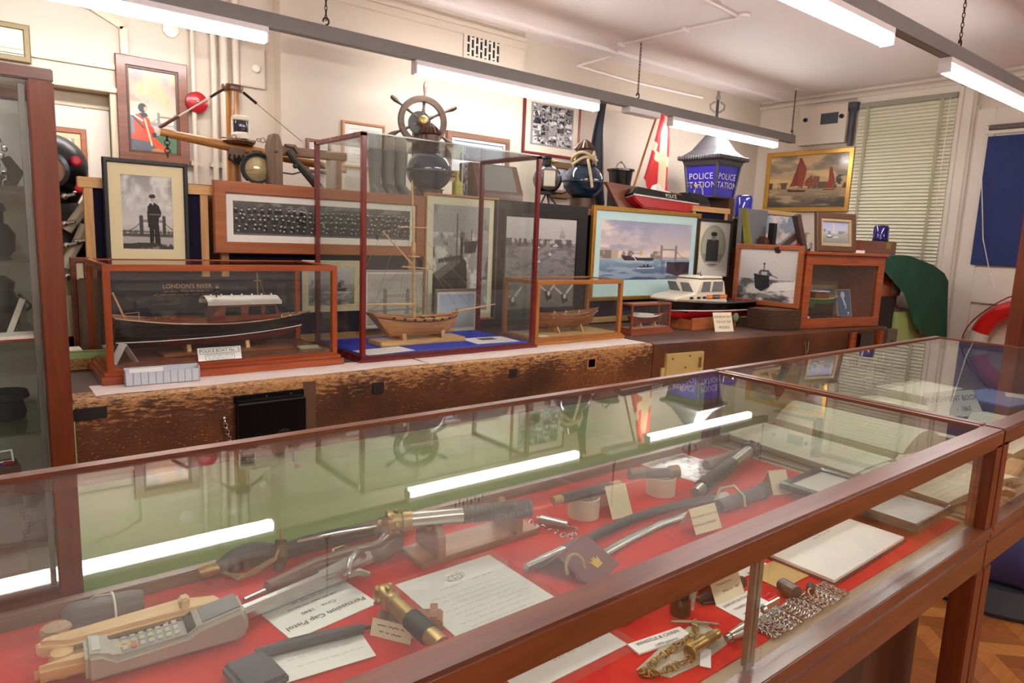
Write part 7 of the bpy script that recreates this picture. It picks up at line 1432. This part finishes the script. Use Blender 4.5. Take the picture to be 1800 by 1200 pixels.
for px, py, lab in ((1025,905,'white card roll supporting the first short tipstaff'),(1161,866,'white card roll supporting the second short tipstaff')):
    p = g(px, py); mb = MB(); mb.lathe([(.036,0),(.036,.045),(.033,.045),(.033,0),(.036,0)], 32, cap=False); o = mb.build('card_roll', ivoryroll); put(o, (p.x, p.y, ZF)); tag(o, lab, 'roll', 'white supporting rolls')
tipstaff('tipstaff', 'black and silver tipstaff with dark crown near the ledgers', g(1316,792,ZF+.03), g(1222,866,ZF+.03), [(0,.36,.0165,.0165,silver,'silver_tube',0),(.36,.9,.018,.019,blackgrip,'handle',1),(.9,1,.016,.012,silver,'end_cap',0)], (.02, gun))
tipstaff('tipstaff', 'dull brown cylinder lying behind the black and silver tipstaff', g(1246,815,ZF+.018), g(1296,800,ZF+.018), [(0,1,.017,.017,mat('umber_tube',(96,82,68),.5),'tube',0),(-.1,0,.013,.017,mat('umber_tube',(96,82,68),.5),'end_cap',0)])
tipstaff('tipstaff', 'small brass-crowned tipstaff with black grip near the front rail', g(694,1062,ZF+.045), g(776,1134,ZF+.035), [(0,.36,.0135,.014,oldbrass,'brass_tube',0),(.36,.76,.015,.016,blackgrip,'handle',1),(.76,1.0,.014,.0135,oldbrass,'end_cap',0)], (.015, oldbrass))
t = thing('tipstaff_block', 'little wooden block with pegs under the small crowned tipstaff', 'stand', (g(712,1100).x, g(712,1100).y, ZF), -.6); mb = MB(); mb.box(-.045,.06,-.02,.02,0,.02); mb.build('block', standw, t, bevel=.003)
for x in (-.03,.045):
    mb = MB(); mb.box(x-.006,x+.006,-.02,.02,.02,.028); mb.build('peg', standw, t)
tent('tent_card', 'folded cream card with faint lettering beside the small crowned tipstaff', .07, .026, (g(690,1120).x, g(690,1120).y, ZF+.001), -1.0, 70, m=papery, scr=[(-.025,.025,.018,.003),(-.02,.02,.009,.003)])
# whistle with chain by the stand
t = thing('whistle', 'silver whistle with a bright chain right of the tipstaff stand', 'whistle', g(943,912,ZF+.01)); q = lambda px, py, z=.01: g(px, py, ZF+z)-t.location
mb = MB(); A_, B_ = q(944,911), q(998,924); mb.tube([A_, A_+(B_-A_)*.12, A_+(B_-A_)*.14, B_], [.006,.007,.0105,.0105], 14); mb.build('barrel', silver, t)
mb = MB(); path = [(934,918),(944,924),(955,926),(966,930),(978,935),(990,940),(1002,943),(1010,938),(1012,930),(1004,926)]
for k, (x, y) in enumerate(path): mb.ring(q(x, y, .004), .006, .0016, RZ(k) @ RX(.5 if k % 2 else 1.1), 10, 5)
mb.build('chain', silver, t)
# cutlass: scabbard and drawn blade
def blade(nm, lab, cat, pts, w0, hh, m_, parent=None, z=.012):
    P = [g(x, y, ZF+z) for x, y in pts]; secs = []
    for i, p in enumerate(P):
        d = (P[min(i+1,len(P)-1)]-P[max(i-1,0)]).normalized(); nn = Vector((-d.y, d.x, 0)); ww = w0[i]
        secs.append([tuple(p+nn*ww*math.cos(a)+Vector((0,0,hh*math.sin(a)))) for a in [2*PI*k/12 for k in range(12)]])
    return secs
t = thing('cutlass_scabbard', 'black leather cutlass scabbard with a steel tip on the red lining', 'scabbard', (0,0,0))
S1 = [(988,968),(1030,948),(1080,924),(1130,904),(1180,890),(1230,880),(1272,872)]; mb = MB(); mb.loft(blade('','','',S1,[.0125]*7,.009,None), closed=True); mb.build('leather_body', dleather, t)
mb = MB(); mb.loft(blade('','','',[(924,998),(950,986),(990,967)],[.007,.0105,.0135],.0095,None), closed=True); mb.build('chape', steel, t); mb = MB(); mb.loft(blade('','','',[(1256,876),(1276,871)],[.014,.014],.0105,None), closed=True); mb.build('locket', steel, t)
t = thing('cutlass', 'drawn cutlass with bright curved blade and dark ribbed grip', 'sword', (0,0,0))
S2 = [(1003,1006),(1020,992),(1060,972),(1110,944),(1160,920),(1210,903),(1256,893)]; mb = MB(); mb.loft(blade('','','',S2,[.002,.008,.0115,.012,.0125,.013,.0135],.0035,None,z=.006), closed=True); mb.build('blade', steel, t)
mb = MB(); A_, B_ = g(1262,890,ZF+.016), g(1342,862,ZF+.02); n = 24; mb.tube([A_+(B_-A_)*i/n for i in range(n+1)], [.0155+.0015*(i % 2) for i in range(n+1)], 12); mb.build('grip', mat('ribbed_hilt', (70,68,74), .4), t, smooth=40)
mb = MB(); mb.tube([g(1256,884,ZF+.02), g(1266,858,ZF+.045), g(1290,853,ZF+.05), g(1308,872,ZF+.03), g(1310,892,ZF+.012)], .0032, 8); mb.build('knuckle_guard', mat('pale_brass', (206,192,150), .3, metal=.7), t); mb = MB(); mb.sphere(tuple(B_), .02, 14, 10); mb.build('pommel', gun, t)
# captions and papers around the swords
def stand_card(name, lab, px, py, w_, h_, rz, lines, ang=62, m=None, scr=(), shear=0.0, z=0): p = g(px, py); return tent(name, lab, w_, h_, (p.x, p.y, ZF+.001+z), rz, ang, lines, m or papery, scr, shear=shear)
stand_card('tent_card', 'hand-lettered tent card about the police office cutlass standing on the blade', 1230, 934, .082, .055, -.10, [("'POLICE OFFICE' CUTLASS c.1835", .0058, 0, .035), ("KNOWN AS A 'HANGER'.", .0068, -.008, .018)], shear=.15, z=.010)
stand_card('tent_card', 'blank cream tent card leaning behind the first white roll', 1078, 900, .06, .075, -.15, [])
stand_card('tent_card', 'blank cream tent card at the hilt end of the cutlass', 1362, 862, .055, .062, -.35, [])
canvas_o = card4('photo_print', 'glossy red and white photo print at the back of the lining', (1122,818), (1186,796), (1240,848), m=paperw, cat='photograph', group=None)
t = canvas_o; c_ = canvas(p_print(), .20, .13, 'print_image', t, M=T(0,0,.0006) @ RX(-PI/2) @ T(0,0,-.065)); bb = [v[0] for v in t.bound_box]; wq = max(bb)-min(bb); bb = [v[1] for v in t.bound_box]; hq = max(bb)-min(bb); c_.scale = (wq*.9/.20, hq*.88/.13, 1)
t = thing('wallet', 'maroon warrant card wallet with a gold crown leaning near the blade tip', 'wallet', (g(1066,1014).x, g(1066,1014).y, ZF+.001), .35); mar = mat('maroon_leather', (104,34,44), .5, var=.06); F_ = RX(math.radians(30)); mb = MB(); mb.box(-.06,.06,0,.085,-.002,.001,F_); mb.box(-.06,.06,.0,.06,-.001,.001,T(0,.0735,.0425) @ RX(math.radians(-44))); mb.build('cover', mar, t, smooth=0)
mb = MB(); mb.box(-.012,.012,0,.006,.0012,.002,F_ @ T(.01,.022,0)); mb.prism([(-.013,.006),(-.016,.018),(-.008,.013),(-.004,.022),(0,.015),(.004,.022),(.008,.013),(.016,.018),(.013,.006)], .0012, .002, F_ @ T(.01,.022,0)); mb.build('gold_crown', mat('gold_foil', (222,180,70), .3, metal=.7), t, smooth=0)
t = thing('bangle', 'old brass ring bangle beside the maroon wallet', 'bangle', g(1010,1020,ZF)); mb = MB(); mb.tube([(.022*math.cos(a), .010*math.sin(a), .025+.021*math.sin(a)) for a in [-1.2+i*4.6/20 for i in range(21)]], .0035, 8); mb.build('hoop', oldbrass, t); mb = MB(); mb.sphere((.009,-.006,.010), .010, 14, 10); mb.build('ball', oldbrass, t)
# front right group seen under the rail
stand_card('tent_card', 'cream tent card reading Presented by in front of the dark leather pouch', 1266, 1044, .080, .050, -.06, [('Presented by the', .0062, -.006, .031), ('Antique Fair   1968', .0058, .006, .018)], shear=.3)
card4('caption_card', 'small white typed card behind the Presented by tent card', (1258,992), (1318,968), (1278,1022), scr=[(-.03,.03,.012,.003),(-.03,.03,0,.003),(-.02,.02,-.012,.003)], shear=.2)
card4('caption_card', 'white card headed uniform button, lying under the joint of the front glass', (1253,1066), (1309,1040), (1330,1098), z=ZF+.002, lines=[('UNIFORM BUTTON', .0085, -.004, .026), ('THAMES POLICE', .0085, 0, .010)], scr=[(-.03,.03,-.006,.003),(-.028,.03,-.018,.003)], shear=.1)
p = g(1195,1078); t = thing('dark_bottle', 'dark glossy cylinder with a folded tag standing on the lining', 'bottle', (p.x, p.y, ZF)); mb = MB(); mb.lathe([(.017,0),(.0185,.004),(.0165,.03),(.0155,.055),(.013,.06),(0,.06)], 20); mb.build('body', mat('brown_glass', (46,28,28), .08, coat=.5), t)
mb = MB(); mb.box(-.001,.001,-.012,.012,0,.05); o = mb.build('tag', paper, t, smooth=0); o.location = (.024,.004,.0); o.rotation_euler = (0,.25,.3)
t = thing('spoon_shaped_holder', 'dark leather holster with a narrow loop behind the Presented by card', 'holster', g(1248,1056,ZF)); q = lambda px, py, z=.01: g(px, py, ZF+z)-t.location; mb = MB(); mb.tube([q(1226,1055), q(1250,1045), q(1285,1030), q(1305,1022)], [.004,.010,.013,.011], 12); mb.build('body', dleather, t); mb = MB(); mb.tube([q(1222,1050,.004), q(1236,1060,.004), q(1254,1058,.004), q(1250,1048,.006)], .003, 6); mb.build('loop', dleather, t)
t.name = 'leather_holster'
# whistle and chain
P = [g(x, y) for x, y in ((1118,1178),(1165,1135),(1210,1102),(1240,1098),(1270,1118),(1278,1133),(1230,1168),(1178,1192))]
mb = MB(); mb.loft([[(p.x,p.y,ZF+.0005) for p in P],[(p.x,p.y,ZF+.0015) for p in P]], closed=True); o = mb.build('crumpled_wrapper', mat('waxy_paper', (190,180,156), .5, var=.12, vs=40, bump=.5, bs=80), smooth=0); tag(o, 'crumpled greyish paper under the brass whistle and chain', 'paper')
card4('caption_card', 'white card lettered WHISTLE & CHAIN in front of the brass chain', (1102,1132), (1194,1101), (1124,1148), z=ZF+.004, thick=.003, lines=[('WHISTLE & CHAIN', .0105, 0, .005), ('(1890 pattern)', .008, .004, -.010)], shear=.1)
t = thing('whistle', 'brass whistle with a long link chain and T-bar on crumpled paper', 'whistle', g(1220,1135,ZF+.013)); q = lambda px, py, z=.008: g(px, py, ZF+z)-t.location; A_, B_ = q(1212,1142,.013), q(1262,1112,.013); mb = MB(); L_ = (B_-A_).length; mb.lathe([(.008,0),(.009,.003),(.009,L_*.5),(.0105,L_*.52),(.009,L_*.56),(.0085,L_*.8),(.007,L_*.84),(.0085,L_*.95),(.007,L_)], 18, align(A_, B_)); mb.build('barrel', oldbrass, t)
mb = MB(); mb.ring(tuple(q(1213,1146,.013)), .010, .0022, align((0,0,0), B_-A_), 16, 6); mb.build('end_ring', oldbrass, t)
mb = MB(); mb.tube([q(1179,1092,.006), q(1221,1093,.006), q(1263,1097,.006)], [.0024,.003,.0024], 8); mb.build('t_bar', silver, t)
mb = MB(); path = [(1222,1094),(1222,1102),(1223,1110),(1216,1118),(1206,1124),(1196,1130),(1186,1137),(1176,1144),(1166,1151),(1156,1157),(1148,1165),(1140,1172),(1132,1179),(1128,1182),(1144,1184),(1154,1182),(1166,1178),(1178,1174),(1190,1168),(1202,1163),(1212,1158),(1220,1153)]
pts = []
for (x0_, y0_), (x1_, y1_) in zip(path[:-1], path[1:]):
    pts += [(x0_, y0_), ((x0_+x1_)/2, (y0_+y1_)/2)]
for k, (x, y) in enumerate(pts): c = q(x, y, .0055); mb.ring(tuple(c), .0052, .0014, RZ(k*.9) @ RX(.4 if k % 2 else 1.2), 10, 5)
mb.build('chain', oldbrass, t)
t = thing('string_tag', 'little white tag on an orange string below the brass whistle', 'tag', g(1240,1156,ZF+.002)); mb = MB(); mb.box(-.024,.024,-.008,.008,0,.0008); o = mb.build('label', paperw, t, smooth=0); o.rotation_euler = (0,0,.62); mb = MB(); mb.tube([(-.012,.006,.002),(-.02,.026,.008),(.0,.032,.012),(.01,.02,.006)], .0016, 6); mb.build('string', mat('orange_string', (220,150,40), .6), t)
tipstaff('tapered_whistle', 'small tapered nickel whistle just left of the glass joint', g(1277,1122,ZF+.012), g(1316,1104,ZF+.012), [(0,.15,.005,.006,silver,'mouthpiece',0),(.15,.25,.008,.008,silver,'collar',0),(.25,.9,.008,.0125,silver,'barrel',0),(.9,1,.0135,.0135,silver,'rim',0)], group=None)['category'] = 'whistle'
card4('brown_envelope', 'yellowish plastic-wrapped envelope behind the metal cylinder', (1310,1008), (1360,985), (1376,1034), z=ZF+.002, m=mat('kraft_wrap', (196,160,88), .25, var=.1), cat='envelope', group=None)
tipstaff('steel_cylinder', 'short grey steel cylinder lying beside the glass joint', g(1374,1027,ZF+.016), g(1400,1043,ZF+.016), [(0,1,.013,.0135,mat('gunmetal_tube',(104,98,96),.3,metal=.8),'tube',0),(-.12,0,.009,.009,gun,'plug',0)], group=None)['category'] = 'cylinder'
t = thing('chain_bundle', 'bundle of fine nickel chains laid along the front of the lining', 'chain', g(1400,1075,ZF)); q = lambda px, py, z=.004: g(px, py, ZF+z)-t.location
for r_ in range(6):
    mb = MB(); o_ = Vector((0,.0085*(r_-2.5),.001*(r_ % 2)))
    A_, B_ = q(1338,1108), q(1470,1032)
    for k in range(46): mb.ring(tuple(A_+(B_-A_)*k/46+o_), .0046, .0013, RZ(k*.5) @ RX(.5 if k % 2 else 1.1), 8, 4)
    mb.build('chain_row', silver, t)
t = thing('handcuff_swivel', 'small steel swivel with a copper ring above the chain bundle', 'swivel', g(1425,1040,ZF+.01)); mb = MB(); mb.lathe([(.007,0),(.009,.006),(.0075,.012),(.0085,.02),(.007,.028)], 12, RZ(.5) @ RY(PI/2)); mb.build('swivel', gun, t); mb = MB(); mb.ring((-.004,-.006,.0), .010, .0016, RX(.7), 14, 6); mb.build('ring', mat('copper_ring', (190,120,80), .3, metal=.8), t)
a, b, c = g(1465,905,ZF+.006), g(1583,948,ZF+.006), g(1350,980,ZF+.006)
card('mounted_letter', 'large white handwritten sheet on a maroon-edged mount at the front right', 'letter', .325, .165, ((g(1465,905).x+g(1350,980).x)/2-.006, .632, ZF+.010), (0,0,.02), (), [(-.10,.06,.06,.006),(-.06,.03,.045,.006),(-.02,.06,.03,.005)], m=mat('mounted_white', (248,246,240), .7, var=.01), thick=.006, inkm=inkg)
mb = MB(); mb.box(-.168,.168,-.087,.087,0,.003); o = mb.build('letter_mount', mar, smooth=0); put(o, ((g(1465,905).x+g(1350,980).x)/2-.006, .632, ZF), .02); tag(o, 'maroon card mount under the large handwritten sheet', 'mount')
framed('framed_document', 'black-framed pale blue-grey document lying flat at the right end of the lining', 'picture', .205, .175, (1.685, .535, ZF+.020), 0, PI/2-.001, fw=.012, depth=.018, fm=black_gl, cv=Cv(20,20,(206,214,214)), mount=.02, mm=mat('blue_grey_mount', (198,208,208), .8))
a = g(1378,866,ZF+.01); framed('framed_document', 'black-framed white certificate lying flat beside the ledgers', 'picture', .21, .14, (1.69, .722, ZF+.020), .03, PI/2-.001, fw=.014, depth=.018, fm=black_gl, cv=Cv(20,20,(240,234,228)))
mb = MB(); mb.box(-.08,.06,-.012,.012,0,.012); o = mb.build('leather_strip', dleather, bevel=.003); p = g(1120,1062); put(o, (p.x, p.y, ZF), .3); tag(o, 'flat dark leather strip lying just behind the front rail', 'strip')
mb = MB(); mb.sphere((0,0,.014), .02, 16, 10, sc=(1.4,.8,.7)); o = mb.build('dark_brush', mat('dark_bristle', (60,58,56), .9)); p = g(915,1150); put(o, (p.x, p.y, ZF)); tag(o, 'small dark fuzzy brush head on the lower edge of the letter', 'brush')
card4('caption_card', 'blank-looking white card with faint pencil lines at the front edge', (470,1152), (628,1108), (500,1200), z=ZF+.004, scr=[(-.05,.05,.01,.003),(-.04,.06,-.01,.003)], inkm=mat('pencil', (206,196,192), .8))
t = thing('black_cosh', 'long thin black cosh lying across the front of the lining', 'cosh', (0,0,0)); mb = MB(); mb.loft(blade('','','',[(450,1150),(500,1135),(560,1120),(620,1108),(640,1104)],[.009,.012,.0125,.009,.006],.008,None,z=.014), closed=True); mb.build('body', mat('cosh_leather', (52,50,54), .4), t); mb = MB(); mb.tube([g(640,1104,ZF+.012), g(668,1098,ZF+.006)], .003, 8); mb.build('thong', mat('cosh_leather', (52,50,54), .4), t)

# ================================================================== LEDGERS IN THE SECOND CASE
page = mat('ledger_page', (246,240,222), .75, var=.02, vs=6, spec=.2); edge = mat('page_edge', (170,158,124), .8, var=.2, vs=60, stretch=(1,1,12)); leath = mat('ledger_cover', (86,66,54), .6, var=.1)
def ledger(lab, x, y, w_, d_, hl, hr, rz, z=ZF, curl=.5, roll=False, seed=0, group='open ledgers'):
    """open book, spine along y at x=0: left and right page blocks with curved tops"""
    t = thing('open_ledger', lab, 'ledger', (x, y, z), rz, group); mb = MB(); mb.box(-w_/2-.006,w_/2+.006,-d_/2-.006,d_/2+.006,0,.006); mb.build('cover', leath, t, bevel=.002)
    for s, hh, nm in ((-1,hl,'left_pages'),(1,hr,'right_pages')):
        n = 14; prof = []
        for i in range(n+1):
            u = i/n
            if roll and s > 0: prof.append((u*w_/2, .008+hh*max(0,math.sin(PI*min(1,.06+u*.94)))**.6)); continue
            zz = .006+hh*(.25+.75*min(1,u*5))*(1-(.45*u**3 if curl else .1*u)) if hh > .02 else .006+hh*(.5+.5*min(1,u*4)); prof.append((s*u*w_/2, zz))
        mb = MB(); secs = []
        for j in (0, 1):
            yy = -d_/2 if j == 0 else d_/2; secs.append([(p[0], yy, .006) for p in prof]+[(p[0], yy, p[1]) for p in prof[::-1]])
        mb.loft(secs, closed=True)
        for k, f in enumerate(mb.f):
            c = sum((Vector(mb.v[q_]) for q_ in f), Vector())/len(f); top = all(mb.v[q_][2] > .0061 for q_ in f); mb.mi[k] = 0 if (top and len(f) == 4) else 1
        def zt(u):
            i = min(int(u*n), n-1); f_ = u*n-i; return prof[i][1]*(1-f_)+prof[i+1][1]*f_
        o = mb.build(nm, [page, edge], t, smooth=30)
        mb = MB(); rg = random.Random(seed+s)
        for r_ in range(int(d_/.016)-2):
            yy = d_/2-.03-.016*r_; u = .12
            while u < .9:
                du = rg.uniform(.02,.07); mb.add([(s*u*w_/2,yy,zt(u)+.0006),(s*(u+du)*w_/2,yy,zt(min(1,u+du))+.0006),(s*(u+du)*w_/2,yy+.0014,zt(min(1,u+du))+.0006),(s*u*w_/2,yy+.0014,zt(u)+.0006)], [(0,1,2,3)]); u += du+rg.uniform(.012,.03)
        mb.build('handwriting', mat('faint_ink', (176,166,150), .8), o, smooth=0, recalc=False)
    return t
ledger('large open ledger with a rolled right page nearest the case divider', 2.135, .995, .52, .43, .026, .085, -.08, seed=1, roll=True)
ledger('open ledger lying flat behind the rolled-page ledger', 2.72, 1.05, .46, .34, .03, .035, -.1, seed=5)
ledger('open ledger lying at the front left corner of the second case', 2.06, .67, .38, .25, .022, .03, -.12, seed=9)
ledger('open ledger at the front of the second case near the brass hilt', 2.72, .70, .46, .26, .035, .06, -.15, seed=14)
t = thing('closed_ledger', 'thick pale closed ledger with brown edge at the back of the second case', 'ledger', (3.12, 1.12, ZF), -.1); mb = MB(); mb.box(-.16,.16,-.09,.09,.006,.058); mb.build('pages', edge, t, smooth=0); mb = MB(); mb.box(-.165,.165,-.095,.095,.058,.064); mb.box(-.165,.165,-.095,.095,0,.006); mb.build('cover', page, t, bevel=.002)
t = thing('closed_ledger', 'blue-covered closed ledger in the right part of the second case', 'ledger', (3.34, .90, ZF), -.15); mb = MB(); mb.box(-.15,.15,-.11,.11,.005,.036); mb.build('pages', leath, t, smooth=0); mb = MB(); mb.box(-.155,.155,-.115,.115,.036,.042); mb.build('cover', mat('blue_cover', (122,134,196), .5, var=.05), t, bevel=.002)
mb = MB(); mb.box(-.05,.05,-.04,.04,0,.001); o = mb.build('paper_slip', paperw); put(o, (3.44, .86, ZF+.043), .3); tag(o, 'white slip lying on the blue ledger', 'paper')
card('caption_card', 'lettered card reading punishment book propped on a ledger', 'sign', .27, .10, (2.83, .895, ZF+.075), (1.0,0,-.30), [('PUNISHMENT BOOK', .030, 0, .020), ('-  1865', .028, .04, -.022)], m=mat('grey_card', (238,236,228), .8), shear=.2, group='caption cards')
mb = MB(); mb.box(-.09,.09,-.015,.03,0,.045); o = mb.build('card_prop', page, smooth=0); put(o, (2.85, .945, ZF+.001), -.3); tag(o, 'small pale block behind the punishment book card', 'block')
t = thing('sword_hilt', 'curly brass sword hilt lying at the front of the second case', 'sword', g(1762,872,ZF+.012)); mb = MB(); mb.tube([(-.04,0,0),(-.02,.014,.012),(.0,.006,.016),(.02,-.012,.01),(.05,.0,.004),(.085,.006,.002)], [.006,.012,.015,.012,.008,.005], 10); mb.ring((0,0,.006), .022, .004, RX(.5), 16, 6); mb.build('guard', oldbrass, t); mb = MB(); mb.tube([(.06,.004,.004),(.13,.02,.002)], .008, 10); mb.build('grip', blackgrip, t)
mb = MB(); mb.box(-.14,.14,-.022,.022,0,.02); o = mb.build('pale_scabbard', palewood, bevel=.004); p = g(1772,838); put(o, (p.x+.02, .57, ZF), .12); tag(o, 'flat pale wooden batten in front of the open ledger in the second case', 'batten')
